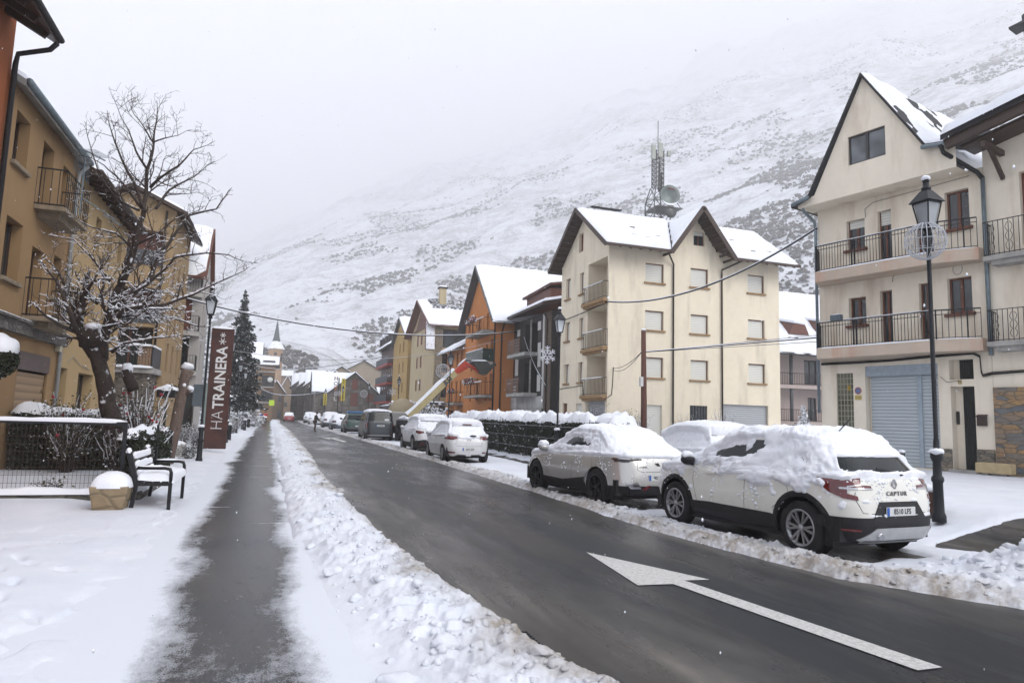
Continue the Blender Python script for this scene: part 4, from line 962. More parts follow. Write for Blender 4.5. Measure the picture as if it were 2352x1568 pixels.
# ---- tall orange house
wn = []
for z in (8.15, 5.6, 3.0):
    wn += [('W', 2.1, 2.55, z, z+1.9, 'wood', .2), ('W', 6.6, 7.1, z, z+1.6, 'wood', .25), ('W', 4.5, 5.1, z+.1, z+1.9, 'wood', .25)]
wn += [('W', .55, 1.35, 5.6, 7.8, 'wood', .3), ('W', .55, 1.35, 3.0, 5.1, 'wood', .3), ('W', .6, 1.4, .3, 2.5, 'wood', .3), ('W', 4.0, 5.5, .3, 2.3, 'wood', .3), ('W', 7.6, 8.1, 9.0, 10.0, 'none', .3)]
H, rf, fc = ghouse('terrace_house', 'tall orange house with a steep snow covered roof and grey edged gable', 15.5, 25.5, 50.0, 59.2, 9.9, 14.3, 'X', ORANGE, ZINCR, wn, (.65, 1.0), sn=.22)
FW = fc['W'][0]
for zt, st in ((8.45, 'bars'), (6.0, 'glass'), (3.45, 'bars')):
    m = MB(); FW.box(m, .15, 5.4, zt-.22, zt-.05, .01, 1.0); b = m.build('balcony', CONC, H)
    if st == 'bars':
        r = railing(FW, .2, 5.3, zt-.05, zt+.95, .95, b, step=.6, extra=lambda mb, zt=zt: [mb.bar(FW.p(u, zt, .95), FW.p(u+.6, zt+.9, .95), .02) for u in (1, 2, 3, 4)]+[mb.bar(FW.p(u+.6, zt, .95), FW.p(u, zt+.9, .95), .02) for u in (1, 2, 3, 4)])
    else:
        m = MB(); FW.box(m, .2, 5.3, zt, zt+.98, .93, .95); FW.box(m, .2, .22, zt, zt+.98, .05, .95); m.build('railing', m_glass('green tinted glass', (.012, .028, .02), .1), b)
    m = MB(); snow_line(m, FW.p(.2, zt+.97, .95), FW.p(5.3, zt+.97, .95), .06, .05); m.build('snow_cover', SNOW, b, recalc=False)
REDF = m_plain('faded red blossom', (.30, .035, .04), .7, var=.5, scale=20)
def flowerbox(F, u0, u1, z, d, label, seed, n=130, h=.35, leaf=True):
    rs = random.Random(seed); T = place('flower_box', label, 'flower box', F.p((u0+u1)/2, z, d))
    m = MB(); F.box(m, u0, u1, z-.14, z, d-.1, d+.1); m.build('box', m_plain('brown trough', (.08, .05, .035), .7), T)
    for nm, mt, k, sz in (('flowers', REDF, n, .035), ('leaves', m_snowpatch('snowy leaves', (.05, .06, .03), .45, 12), n, .04), ('snow_cover', SNOW, n//3, .045)):
        m = MB()
        for i in range(k):
            p = F.p(rs.uniform(u0-.1, u1+.1), z+rs.uniform(-.12, h)*(1 if nm != 'snow_cover' else 1.05), d+rs.uniform(-.16, .16)); m.blob(p, sz*rs.uniform(.7, 1.7), i, 3)
        m.build(nm, mt, T, recalc=False, kind='stuff')
flowerbox(FW, 2.6, 5.2, 9.45, 1.0, 'snowy red flowers on the top balcony of the tall orange house', 1)
flowerbox(FW, 2.4, 5.2, 4.45, 1.0, 'snowy red flowers on the lowest balcony of the tall orange house', 2)
FS = fc['S'][0]
m = MB(); m.tube([FS.p(1.1, 9.6, .08), FS.p(.7, 9.2, .08), FS.p(.45, 8.2, .08), FS.p(.45, .2, .08)], .06, 8); m.build('downpipe', PIPE, H)
m = MB(); m.tube([FW.p(.05, 9.3, .08), FW.p(.05, .2, .08)], .06, 8); m.build('downpipe', PIPE, H)
# ---- lower orange annex
wn = []
for z in (5.7, 3.0): wn += [('W', 3.1, 3.7, z, z+2, 'wood', .25), ('W', 5.0, 5.6, z, z+2.1, 'wood', .25), ('W', 1.6, 2.1, z, z+2, 'wood', .25)]
wn += [('W', 1.2, 2.6, .3, 2.2, 'wood', .3), ('W', 4.2, 6.2, .3, 2.3, 'wood', .3)]
H, rf, fc = ghouse('annex_house', 'lower orange house wing under a low snowy eave beside the tall orange house', 15.7, 24, 59.25, 66.8, 8.3, 10.6, 'Y', ORANGE, ZINCR, wn, (1.1, .1), sn=.22)
FW = fc['W'][0]
for a, b_ in ((.4, 3.1), (4.0, 6.9)):
    m = MB(); FW.box(m, a, b_, 2.75, 2.95, .01, .95); b = m.build('balcony', CONC, H); railing(FW, a+.05, b_-.05, 2.95, 3.9, .9, b, step=.5)
m = MB(); m.tube([FW.p(.02, 8, .1), FW.p(.02, .3, .1)], .05, 6); m.build('downpipe', PIPE, H)
flowerbox(FW, .9, 2.6, 3.95, .92, 'red flowers on the balcony of the lower orange wing', 3, 70, .25)
# ---- black and white timber house
BWB = m_wood('black boards', (.022, .020, .019), (6, 6, .12), .7); WHITEP = m_plain('white panel', (.62, .62, .60), .7, var=.08)
BROWNR = m_plaster('brown render', (.14, .11, .085), .1, .4)
H = place('timber_house', 'black boarded house with white panels and slatted wooden balconies', 'house', (20, 46.5, 0))
FW = Facade((17.0, 42.2, 0), (0, 1, 0), (-1, 0, 0)); m = MB()
FW.wall(m, 8.2, -.2, [(0, 9.0), (8.2, 9.0)], [(2.6, 5.2, 6.35, 8.6, 1.0), (2.6, 5.2, 3.5, 5.75, 1.0), (1.5, 7.7, .2, 2.45, 1.2)])
closed(m, 17.0, 25, 42.2, 50.4, -.2, 9.0, 'SN'); m.build('wall', BWB, H, recalc=False)
m = MB(); FW.box(m, 0, 1.15, -.1, 8.98, .005, .05); m.build('render_bay', BROWNR, H)
m = MB(); FW.box(m, 1.15, 1.45, 2.4, 8.9, .005, .09); m.build('corner_board', WHITEP, H)
m = MB(); FW.box(m, 1.15, 8.15, 2.45, 3.25, .09, .14); FW.box(m, 1.5, 8.1, 2.2, 2.5, .02, .08); m.build('fascia_band', m_plaster('worn white render', (.56, .56, .55), .15, .7, (.2, .2, .2)), H)
for q in ((1.9, 2.5, 3.6, 4.75), (1.95, 2.5, 5.3, 7.0), (2.0, 2.6, 7.9, 8.5), (6.6, 7.3, 4.9, 6.3), (6.4, 7.0, 7.9, 8.4), (7.0, 7.6, 3.35, 4.15)):
    m = MB(); FW.box(m, *q, .006, .035); m.build('panel', WHITEP, H)
for z in (6.35, 3.5):
    m = MB(); FW.box(m, 2.4, 6.3, z-.25, z-.02, .01, 1.05); b = m.build('balcony', m_plain('worn white concrete', (.42, .42, .40), .8, var=.3, scale=3), H)
    m = MB()
    for i in range(5): FW.box(m, 3.6, 6.25, z+.02+i*.22, z+.17+i*.22, 1.0, 1.04)
    for u in (3.7, 6.1): FW.box(m, u, u+.08, z, z+1.1, .94, 1.0)
    m.build('railing', m_wood('weathered wood', (.16, .10, .075)), b)
    m = MB(); FW.box(m, 3.3, 3.4, z, z+2.4, .2, .3); m.build('post', CONC, b)
for q in ((2.8, 3.7, 6.4, 8.4), (2.8, 3.7, 3.55, 5.5)):
    Fb = Facade((18.0, 42.2, 0), (0, 1, 0), (-1, 0, 0)); window(Fb, *q, 0, H, 'wood', name='window')
m = MB(); m.prism([(16.1, 41.6, 9.45), (16.1, 51.2, 9.35), (25.5, 51.2, 11.6), (25.5, 41.6, 11.6)], (0, 0, -.2)); rf = m.build('roof', WOODD, H)
snow_quad('snow_cover', [(16.1, 51.2, 9.37), (16.1, 41.6, 9.47), (25.5, 41.6, 11.62), (25.5, 51.2, 11.62)], .2, rf, 3)
m = MB(); m.box(17.0, 22, 42.6, 47.3, 9.5, 10.6); m.prism([(16.7, 47.5, 10.6), (16.9, 42.3, 10.9), (16.9, 42.3, 10.75), (16.7, 47.5, 10.45)], (6, 0, .9)); dm = m.build('dormer', MAROON, H)
snow_quad('snow_cover', [(16.7, 47.5, 10.65), (16.9, 42.3, 10.95), (22.9, 42.3, 11.9), (22.7, 47.5, 11.6)], .12, dm, 5, mat=m_snowpatch('thin snow on slate', (.05, .05, .05), .6, 3))
m = MB(); m.tube([FW.p(.6, 8.9, .4), FW.p(.62, 8.4, .1), FW.p(.6, .8, .1)], .05, 8); m.build('downpipe', PIPE, H)
cable([FW.p(2.45, 7.3, 1.1), FW.p(1.9, 5.6, .6), FW.p(.4, 3.9, .2)], .03, 'wire', 'snowy slack wire hanging down the black boarded house front', 'cable')
# ---- pale house with maroon gable
wn = []
for z in (10.0, 7.3, 4.6, 2.0): wn += [('W', 6.6, 7.7, z, z+1.35, 'board', .1), ('W', 9.0, 10.0, z, z+1.35, 'board', .1)]
for z in (9.1, 6.4, 3.7, 1.0): wn += [('S', .9, 4.2, z, z+2.1, 'wood', 1.0)]
H, rf, fc = ghouse('gable_house', 'pale cream house with a maroon boarded gable and a tall chimney', 15.5, 23.5, 72.4, 86.2, 11.8, 15.2, 'X', PALE, MAROON, wn, (.9, .7), sn=.2)
FW, FS = fc['W'][0], fc['S'][0]
m = MB(); FW.box(m, 1.6, 12.2, 11.8, 12.0, .01, .12); m.prism([FW.p(3.2, 11.9, .02), FW.p(10.6, 11.9, .02), FW.p(6.9, 14.9, .02)], (-.08, 0, 0)); m.build('gable_boarding', MAROON, H)
m = MB(); m.prism([(14.6, 72.6, 11.6), (14.6, 73.6, 12.2), (14.6, 73.0, 8.8), (14.6, 72.2, 8.8)], (.9, 0, 0)); vg = m.build('verge_fin', MAROON, H)
snow_quad('snow_cover', [(14.55, 72.1, 8.9), (15.5, 72.1, 8.9), (15.5, 72.55, 11.9), (14.55, 72.55, 11.9)], .08, vg, 3, mat=m_snowpatch('thin snow on slate', (.05, .05, .05), .6, 3))
SPEC = m_snowpatch('snow speckled slates', (.035, .035, .038), .46, 3.2)
snow_quad('snow_cover', [(15.8, 76.2, 13.85), (24.3, 76.2, 13.85), (24.3, 79.2, 15.42), (15.8, 79.2, 15.42)], .19, rf, 4, mat=SPEC)
m = MB(); m.box(17.0, 17.75, 77.4, 78.1, 13.6, 16.6); ch = m.build('chimney', PALE, H); m = MB(); m.box(16.85, 17.9, 77.25, 78.25, 16.6, 16.75); cp = m.build('chimney_cap', BLACK, ch)
m = MB(); snow_line(m, (16.85, 77.75, 16.75), (17.9, 77.75, 16.75), .9, .25); m.build('snow_cover', SNOW, cp, recalc=False)
m = MB(); FS.box(m, .1, .85, 0, 11.4, .01, .1); m.build('stone_pier', m_stone('brown stone pier', (.18, .15, .11), (.30, .25, .18), (.1, .09, .08), 3), H)
for z in (8.9, 6.2, 3.5):
    m = MB(); FS.box(m, .85, 5.0, z-.12, z+.15, .0, .14); m.build('band', m_plain('ochre band', (.42, .30, .14), .8), H)
# ---- ochre house
wn = []
for z in (10.2, 7.4, 4.7, 2.2): wn += [('W', 3.0, 3.8, z, z+1.4, 'wood', .15), ('W', 6.0, 6.8, z, z+1.4, 'wood', .15)]
for z in (8.6, 5.8, 3.0): wn += [('S', .5, 2.4, z, z+2, 'board', .5)]
H, rf, fc = ghouse('ochre_house', 'yellow ochre house with orange shutters behind a street lamp', 15.5, 21.5, 88.6, 100.6, 12.0, 15.2, 'X', OCHRE, ZINCR, wn, (.5, .5), sn=.2, frame=WOODO)
m = MB(); m.box(18.0, 22, 86.3, 88.6, 0, 12.0); m.build('stair_tower', GREYP, H)
# ---- dark house with red bands and four dormers
H = place('hotel_building', 'dark balconied building with red bands and four snow capped dormers', 'building', (18, 107, 0))
m = MB(); closed(m, 15.6, 22, 101, 114, -.2, 12.2, 'SWNE'); m.build('wall', m_wood('dark timber front', (.07, .03, .028), (1, 3, .3)), H, recalc=False)
for z in (3.4, 6.2, 9.0):
    m = MB(); m.box(14.7, 15.6, 101, 114, z, z+.28); m.build('balcony', m_plain('red band', (.34, .05, .035), .6), H)
    m = MB(); 
    for i in range(14): m.box(14.74, 14.8, 101.1+i*.92, 101.85+i*.92, z+.3, z+1.35)
    m.build('railing_panels', m_plain('slate blue panel', (.06, .07, .085), .5), H, kind='stuff')
for z in (1.0, 4.7, 7.5):
    for i in range(6):
        m = MB(); m.box(15.55, 15.595, 101.6+i*2.1, 102.5+i*2.1, z, z+1.6); m.build('window', GLASS, H)
m = MB(); m.prism([(14.5, 100.7, 11.9), (14.5, 114.3, 11.9), (18.5, 114.3, 14.5), (18.5, 100.7, 14.5)], (0, 0, -.2)); m.prism([(22.5, 100.7, 11.9), (22.5, 114.3, 11.9), (18.5, 114.3, 14.5), (18.5, 100.7, 14.5)], (0, 0, -.2)); rf = m.build('roof', SLATE, H)
snow_quad('snow_cover', [(14.5, 114.3, 11.95), (14.5, 100.7, 11.95), (18.5, 100.7, 14.55), (18.5, 114.3, 14.55)], .2, rf, 6)
for y in (102.2, 105.2, 108.2, 111.2):
    m = MB(); m.box(15.0, 18, y, y+1.5, 11.9, 13.7); d = m.build('dormer', BWB, H)
    m = MB(); m.bar((14.8, y+.75, 13.9), (18, y+.75, 14.3), 1.9, .35); m.build('snow_cover', SNOW, d, bevel=.1)
# ---- pinkish house seen between the cream and the ivory house
PINK = m_plaster('pinkish plaster', (.50, .42, .39), .05, .2)
H = place('chalet', 'pinkish chalet with curved balconies and broad snowy roof between the cream and ivory houses', 'house', (42, 46, 0))
FS = Facade((37.5, 45.5, 0), (1, 0, 0), (0, -1, 0)); m = MB()
FS.wall(m, 12, -.3, [(0, 8.2), (2.0, 8.2), (12, 8.2)], [(3.3, 4.6, 5.2, 7.2, .15), (3.6, 4.5, 2.2, 4.1, .15)]); closed(m, 37.5, 49.5, 45.5, 55, -.3, 8.2, 'WEN')
m.build('wall', PINK, H, recalc=False)
for q in ((3.3, 4.6, 5.2, 7.2), (3.6, 4.5, 2.2, 4.1)): window(FS, *q, .15, H, 'wood', DARKF, name='balcony_door')
for z in (5.0, 2.1):
    m = MB(); pl = [(i*1.2, 1.0+.5*sin(pi*i/10)) for i in range(11)]; m.prism([FS.p(u, z, d) for u, d in pl]+[FS.p(12, z, .01), FS.p(0, z, .01)], (0, 0, -.28)); b = m.build('balcony', PINK, H)
    m = MB()
    for (u0, d0), (u1, d1) in zip(pl[:-1], pl[1:]):
        for i in range(8): f = i/8; q = FS.p(u0+(u1-u0)*f, z, d0+(d1-d0)*f-.08); m.bar(q, q+Vector((0, 0, .95)), .02)
        for zz in (z+.08, z+.95): m.bar(FS.p(u0, zz, d0-.08), FS.p(u1, zz, d1-.08), .05, .04)
    m.build('railing', IRON, b, recalc=False)
m = MB(); m.tube([FS.p(1.2, -.2, .9), FS.p(1.2, 8, .9)], .14, 8); m.build('column', ZINCR, H)
m = MB(); A = [(36.7, 43.6, 7.5), (50.5, 43.6, 7.5), (50.5, 51.5, 14.0), (36.9, 51.5, 14.0)]; m.prism(A, (0, 0, -.2)); rf = m.build('roof', SLATE, H)
snow_quad('snow_cover', A, .22, rf, 8, bare=.05)
for (x, y, z) in ((40.2, 46.5, 10.0), (43.6, 47, 10.4)):
    m = MB(); m.prism([(x-1, y-1.2, z-.75), (x-.6, y-1.2, z+.1), (x+.6, y-1.2, z+.1), (x+1, y-1.2, z-.75)], (0, 2.0, .5)); dm = m.build('dormer', MAROON, H)
    m = MB(); m.bar((x, y-1.3, z+.25), (x, y+1, z+.8), 1.3, .22); m.build('snow_cover', SNOW, dm, bevel=.06)
for (x, y, z) in ((39.3, 45.0, 8.75), (41.5, 44.9, 8.6), (39.0, 49.2, 12.2), (41.2, 49.4, 12.4)):
    m = MB(); m.bar((x-.5, y, z+.14), (x+.5, y+.05, z+.14), .12, .08); m.build('roof_window', BLACK, rf)
# ------------------------------------------------------------------ the far village
STB = m_stone('grey brown rubble', (.15, .13, .11), (.27, .24, .20), (.11, .10, .09), 1.4, (1, 1, 1.6)); STB2 = m_stone('dark rubble', (.085, .075, .065), (.17, .15, .125), (.06, .055, .05), 1.4, (1, 1, 1.6))
BEIGE = m_plaster('beige render', (.34, .29, .225), .06, .2); TANP = m_plaster('tan render', (.30, .22, .15), .08, .3)
wn = [('S', 3.2, 4.2, 5.6, 7.4, 'board', .15), ('S', 3.1, 4.3, 2.9, 5.1, 'board', .15), ('S', 5.7, 6.8, 3.7, 5.1, 'board', .15), ('S', 1.0, 1.8, 3.7, 5.1, 'board', .15), ('S', .9, 1.9, .1, 2.0, 'dark', .3), ('S', 4.6, 6.2, .1, 1.6, 'dark', .3)]
H, rf, fc = ghouse('stone_house', 'grey rubble stone house with red shutters and a snowy gable facing the street', 7.9, 15.2, 115, 126, 5.4, 8.4, 'Y', STB, SLATE, wn, (.5, .5), frame=MAROON)
H, rf, fc = ghouse('stone_house', 'long grey stone house roof behind the vertical hotel sign', 6.0, 12.2, 126.5, 133, 5.9, 9.0, 'X', STB, SLATE, [('S', 1, 1.8, 3, 4.2, 'dark', .1)], (.8, .6))
ghouse('stone_house', 'big beige gabled house rising behind the snowy village roofs', 12.2, 21.6, 150, 165, 10.6, 13.2, 'Y', BEIGE, SLATE, [], (.4, .4), sn=.12)
ghouse('stone_house', 'small beige gable with a dark chimney above the stone houses', 8.6, 14.2, 140, 149, 9.2, 11.0, 'Y', BEIGE, SLATE, [], (.3, .4), sn=.12)
for i, (x, y, w_, e, r, lab) in enumerate(((5.6, 133, 6, 7.6, 9.9, 'first'), (4.6, 140, 6, 7.9, 10.3, 'second'), (3.6, 147, 6, 8.0, 10.6, 'third'), (2.4, 154, 6.5, 8.2, 10.8, 'fourth'))):
    wn = [('W', a, a+.8, z, z+1.1, 'dark', .1) for a in (1.2, 3.6) for z in (1.2, 3.8, 6.0)]+[('S', 2.2, 3.0, 4.4, 5.6, 'dark', .1)]
    H, rf, fc = ghouse('row_house', 'dark rubble row house, %s from the near end of the terrace with steep snowy dormers' % lab, x, x+8, y, y+w_, e-.9, r-.3, 'Y', STB2, SLATE, wn, (.5, .1), group='dark terrace houses on the right of the far street')
    m = MB(); m.prism([(x+.2, y+1.4, e-.6), (x+.2, y+4.0, e-.6), (x+.2, y+2.7, e+1.9)], (3, 0, 0)); dm = m.build('dormer', BWB, H)
    snow_quad('snow_cover', [(x+.0, y+1.3, e-.6), (x+3.2, y+1.3, e-.6), (x+3.2, y+2.7, e+1.95), (x+.0, y+2.7, e+1.95)], .12, dm, 9)
wn = [('S', 1.0, 1.7, 1.2, 2.4, 'dark', .1), ('S', 3.2, 3.9, 4, 5.2, 'dark', .1), ('S', 1, 1.7, 4, 5.2, 'dark', .1)]
H, rf, fc = ghouse('stone_house', 'tan stone house closing the street end under a plain snowy roof', 2.9, 6.6, 165, 173, 7.6, 10.2, 'X', STB2, SLATE, wn, (.6, .6))
m = MB(); m.box(5.3, 6.3, 163.9, 166, 7.7, 9.1); m.build('dormer', MAROON, H)
ghouse('stone_house', 'low house with a snowy roof right of the church tower', .5, 3.0, 192, 200, 8.6, 11.2, 'Y', TANP, SLATE, [('S', .8, 1.5, 3, 4.2, 'dark', .1)], (.3, .3))
ghouse('stone_house', 'small snow roofed house on the slope behind the church', -1.0, 3.5, 225, 232, 13.0, 14.6, 'X', TANP, SLATE, [], (.4, .4))
ghouse('stone_house', 'snowy roofed barn beyond the terrace at the street end', 1.6, 5.0, 224, 232, 9.6, 11.5, 'X', TANP, SLATE, [], (.4, .4))
wn = [('S', 2.3, 3.1, .2, 2.0, 'dark', .1), ('S', .6, 1.3, 3.9, 5.0, 'dark', .1), ('S', 2.4, 3.1, 3.9, 5.0, 'dark', .1), ('E', 2, 3, 3.6, 4.8, 'dark', .1)]
ghouse('stone_house', 'tan stone house with a half snowy roof left of the street end', -2.6, 1.0, 160, 170, 6.0, 8.4, 'Y', TANP, SLATE, wn, (.5, .4))
ghouse('stone_house', 'narrow stone house beside the church tower foot', -3.2, -.8, 176, 186, 7.2, 10.8, 'Y', TANP, SLATE, [('S', .8, 1.6, 3.6, 4.8, 'dark', .1)], (.3, .3))
# brown balconied block and white roofed house left of the church
wn = [('S', 2.2, 4.4, z, z+2.0, 'wood', .7) for z in (9.3, 6.4, 3.5)]
H, rf, fc = ghouse('balcony_block', 'brown block with stacked balconies in front of the church tower', -5.6, -1.15, 138, 148, 10.6, 12.4, 'X', m_plaster('brown ochre render', (.26, .16, .085), .08, .3), WOODD, wn, (.8, .5))
for z in (9.2, 6.3, 3.4):
    m = MB(); fc['S'][0].box(m, 1.5, 4.5, z-.2, z, .01, .8); b = m.build('balcony', CONC, H); railing(fc['S'][0], 1.55, 4.45, z, z+.9, .75, b, step=.3)
m = MB(); m.lathe([(0, 0), (.5, .02), (.48, .1), (0, .2)], (-1.9, 136.9, 7.6), 14, 'y'); m.build('satellite_dish', WHITEP, H)
H, rf, fc = ghouse('roofed_house', 'house with a tall steep snow roof beside the spruce', -9.0, -4.2, 150, 158, 11.0, 16.0, 'X', m_plaster('dark render', (.10, .08, .07)), SLATE, [('S', 2, 3.4, 7, 9, 'dark', .2)], (.4, .8))
T = place('vertical_sign', 'dark vertical sign board on the pale wall end of the brown block', 'sign', (-5.7, 137, 6))
m = MB(); m.box(-5.75, -5.5, 136.8, 137.6, 3.2, 10.6); m.build('post', BEIGE, T); m = MB(); m.box(-6.5, -5.8, 136.9, 137.0, 4.2, 9.2); m.build('board', BLACK, T)
for z, ch_ in zip((8.6, 7.6, 6.7, 5.7, 4.8), 'HOTEL'): text_on(face_mat((-6.15, 136.88, z), (1, 0, 0), (0, 0, 1)), ch_, 1.1, WHITEP, T)
for i, (x, y, w_, e, r, ax, wm) in enumerate(((9.5, 172, 7, 8.6, 11.5, 'X', TANP), (15.5, 185, 8, 9.5, 12.5, 'Y', STB), (6.5, 190, 6, 10.2, 13.0, 'X', STB2), (23.0, 205, 8, 11.5, 14.5, 'X', BEIGE), (11.5, 212, 7, 12.0, 15.0, 'Y', TANP), (2.6, 205, 5, 10.5, 13.0, 'Y', STB2), (17.5, 128, 6, 5.2, 7.0, 'X', TANP), (29, 180, 8, 9.5, 12.0, 'X', STB), (-13, 190, 7, 9.0, 12.0, 'X', TANP))):
    ghouse('village_house', 'small snow roofed village house %s' % ('behind the terrace row', 'behind the beige gabled house', 'past the far end of the terrace', 'high at the right back of the village', 'on the rise behind the terrace', 'right of the church foot', 'low beside the stone house with red shutters', 'behind the ochre houses', 'left behind the roofed house')[i], x, x+w_, y, y+w_, e, r, ax, wm, SLATE, [('S', 1.2, 2.0, e-3, e-1.8, 'dark', .1), ('S', 3.6, 4.4, e-3, e-1.8, 'dark', .1)], (.4, .4))
# church
CHP = m_plaster('church tower plaster', (.46, .31, .20), .06, .3); SPIREM = m_plain('green grey spire', (.085, .11, .11), .7, var=.25)
H = place('church', 'church bell tower with a slim grey green spire', 'church', (-1.9, 212, 0))
cxx, cy, hw = -1.95, 212.0, 2.05
m = MB(); oct_ = [(hw*1.08*cos(radians(22.5+45*i)), hw*1.08*sin(radians(22.5+45*i))) for i in range(8)]
m.prism([(cxx+a, cy+b, 0) for a, b in oct_], (0, 0, 19.9)); m.build('tower', CHP, H)
m = MB(); m.prism([(cxx+a*1.06, cy+b*1.06, 17.6) for a, b in oct_], (0, 0, .3)); m.build('cornice', CHP, H)
for dx in (-.95, ):
    m = MB(); pts = [(cxx+dx+.45*cos(pi*i/8), cy-hw-.12, 18.4+.45*sin(pi*i/8)) for i in range(9)]+[(cxx+dx-.45, cy-hw-.12, 16.3), (cxx+dx+.45, cy-hw-.12, 16.3)]
    pts = [(cxx+.45*cos(pi*i/8), cy-hw+.02, 18.4+.45*sin(pi*i/8)) for i in range(9)]+[(cxx-.45, cy-hw+.02, 16.3), (cxx+.45, cy-hw+.02, 16.3)]
    m.prism(pts, (0, -.06, 0)); m.build('bell_opening', DARKF, H)
m = MB(); q = [(cxx+1.75, cy-.9, 16.3), (cxx+1.75, cy-.2, 16.3)]; m.box(cxx+1.5, cxx+2.05, cy-1.75, cy-1.1, 16.3, 18.6); m.build('bell_opening', DARKF, H)
m = MB(); m.lathe([(hw*1.25, 19.9), (hw*1.22, 20.1), (hw*.62, 22.2), (0, 22.3)], (cxx, cy, 0), 8, smooth=False); m.build('lower_roof', m_snowpatch('snow on tower roof', (.12, .12, .12), .62, 1.2), H)
m = MB(); m.lathe([(1.22, 22.0), (.8, 23.6), (.45, 26), (.05, 28.6)], (cxx, cy, 0), 8, smooth=False); sp = m.build('spire', SPIREM, H); m = MB(); m.bar((cxx, cy, 28.5), (cxx, cy, 29.9), .06); m.bar((cxx-.3, cy, 29.4), (cxx+.3, cy, 29.4), .06); m.build('cross', IRON, sp)
H, rf, fc = ghouse('church_nave', 'stone nave of the church half hidden behind village roofs', -9, .2, 214, 232, 7.5, 10.5, 'Y', TANP, SLATE, [], (.4, .3), cat='church')
# ------------------------------------------------------------------ left side houses
BUFF = m_plaster('buff plaster', (.35, .225, .115), .07, .45, (.20, .13, .07)); BUFFL = m_plaster('yellow buff plaster', (.43, .31, .165), .06, .4)
TERRA = m_plaster('terracotta plaster', (.36, .12, .05), .06, .35)
LX = -6.1
H = place('terracotta_house', 'terracotta house corner at the left edge with a dark eave and black downpipe', 'house', (-8, 14, 0))
m = MB(); closed(m, -14, LX, 8.0, 17.25, -.2, 10.3, 'ENSW'); m.build('wall', TERRA, H, recalc=False)
m = MB(); m.prism([(-5.15, 16.95, 9.75), (-5.15, 7.5, 9.75), (-10, 7.5, 12.6), (-10, 16.95, 12.6)], (0, 0, -.16))
for i in range(14): m.bar((-5.3, 16.6-i*.62, 9.62), (LX, 16.6-i*.62, 10.06), .1, .16)
rf = m.build('roof', WOODD, H)
m = MB(); m.tube([(-5.12, 16.95, 9.72), (-5.12, 7.5, 9.72)], .07, 8); m.tube([(-5.16, 16.85, 9.6), (-5.3, 16.9, 9.45), (-5.95, 17.1, 9.32), (-6.0, 17.16, 9.1), (-6.0, 17.16, .3)], .055, 8); m.build('downpipe', BLACK, H)
def eave_house(name, label, y0, y1, ez, wall, wins, pipey=None, brown=False, ledge=None):
    H = place(name, label, 'house', (-8, (y0+y1)/2, 0)); F = Facade((LX, y0, 0), (0, 1, 0), (1, 0, 0)); m = MB()
    F.wall(m, y1-y0, -.2, [(0, ez), (y1-y0, ez)], [(w[0]-y0, w[1]-y0, w[2], w[3], w[5]) for w in wins]); closed(m, -14, LX, y0, y1, -.2, ez, 'NSW'); m.build('wall', wall, H, recalc=False)
    for w in wins: window(F, w[0]-y0, w[1]-y0, w[2], w[3], w[5], H, w[4], WOODD, sill=w[6] if len(w) > 6 else None, name='balcony_door' if w[3]-w[2] > 1.5 else 'window')
    m = MB(); o = .55 if brown else .3
    m.prism([(LX+o, y0-.02, ez-.05), (LX+o, y1, ez-.05), (-10, y1, ez+2.3), (-10, y0-.02, ez+2.3)], (0, 0, -.16))
    if brown:
        for i in range(int((y1-y0)/.55)): m.bar((LX+o-.06, y0+.3+i*.55, ez-.22), (LX, y0+.3+i*.55, ez-.05), .12, .16)
    rf = m.build('roof', WOODD if brown else CONC, H)
    m = MB(); m.tube([(LX+o+.05, y0, ez-.08), (LX+o+.05, y1, ez-.08)], .08, 8); m.build('gutter', ZINC if not brown else WOODD, H)
    snow_quad('snow_cover', [(LX+o, y1, ez-.03), (LX+o, y0, ez-.03), (-10, y0, ez+2.32), (-10, y1, ez+2.32)], .12, rf, 4, cell=.25)
    return H, F
STS = m_plain('stone sill', (.26, .21, .15), .85, var=.25)
H, F = eave_house('buff_house', 'buff plastered house with two small iron balconies and a tan garage door', 17.3, 22.7, 8.9, BUFF,
    [(17.85, 18.75, 7.15, 8.35, 'wood', .28, STS), (19.75, 20.6, 6.62, 8.35, 'wood', .28), (21.45, 22.1, 7.15, 8.3, 'wood', .28, STS),
     (17.95, 19.0, 4.5, 5.9, 'wood', .28, STS), (19.75, 20.65, 3.82, 5.6, 'wood', .28), (21.45, 22.15, 4.6, 5.75, 'wood', .28, STS), (19.65, 21.95, .2, 2.5, 'board', .12)])
m = MB(); F.box(m, 2.35, 4.65, .15, 2.5, -.11, -.06); m.build('garage_door', TANDOOR, H); m = MB(); F.box(m, 2.3, 4.7, 2.5, 2.95, -.1, .02); m.build('door_header', m_plain('grey brown sheet', (.12, .09, .085), .5), H)
LEDGE = m_stone('weathered slate ledge', (.12, .11, .10), (.22, .20, .18), (.05, .05, .05), 3)
m = MB(); F.box(m, -.1, 5.6, 3.32, 3.6, .01, .16); F.box(m, -.1, 5.6, 3.6, 3.66, .01, .24); lg = m.build('ledge', LEDGE, H); m = MB(); snow_line(m, F.p(0, 3.66, .16), F.p(5.5, 3.66, .16), .14, .03); m.build('snow_cover', SNOW, lg, recalc=False)
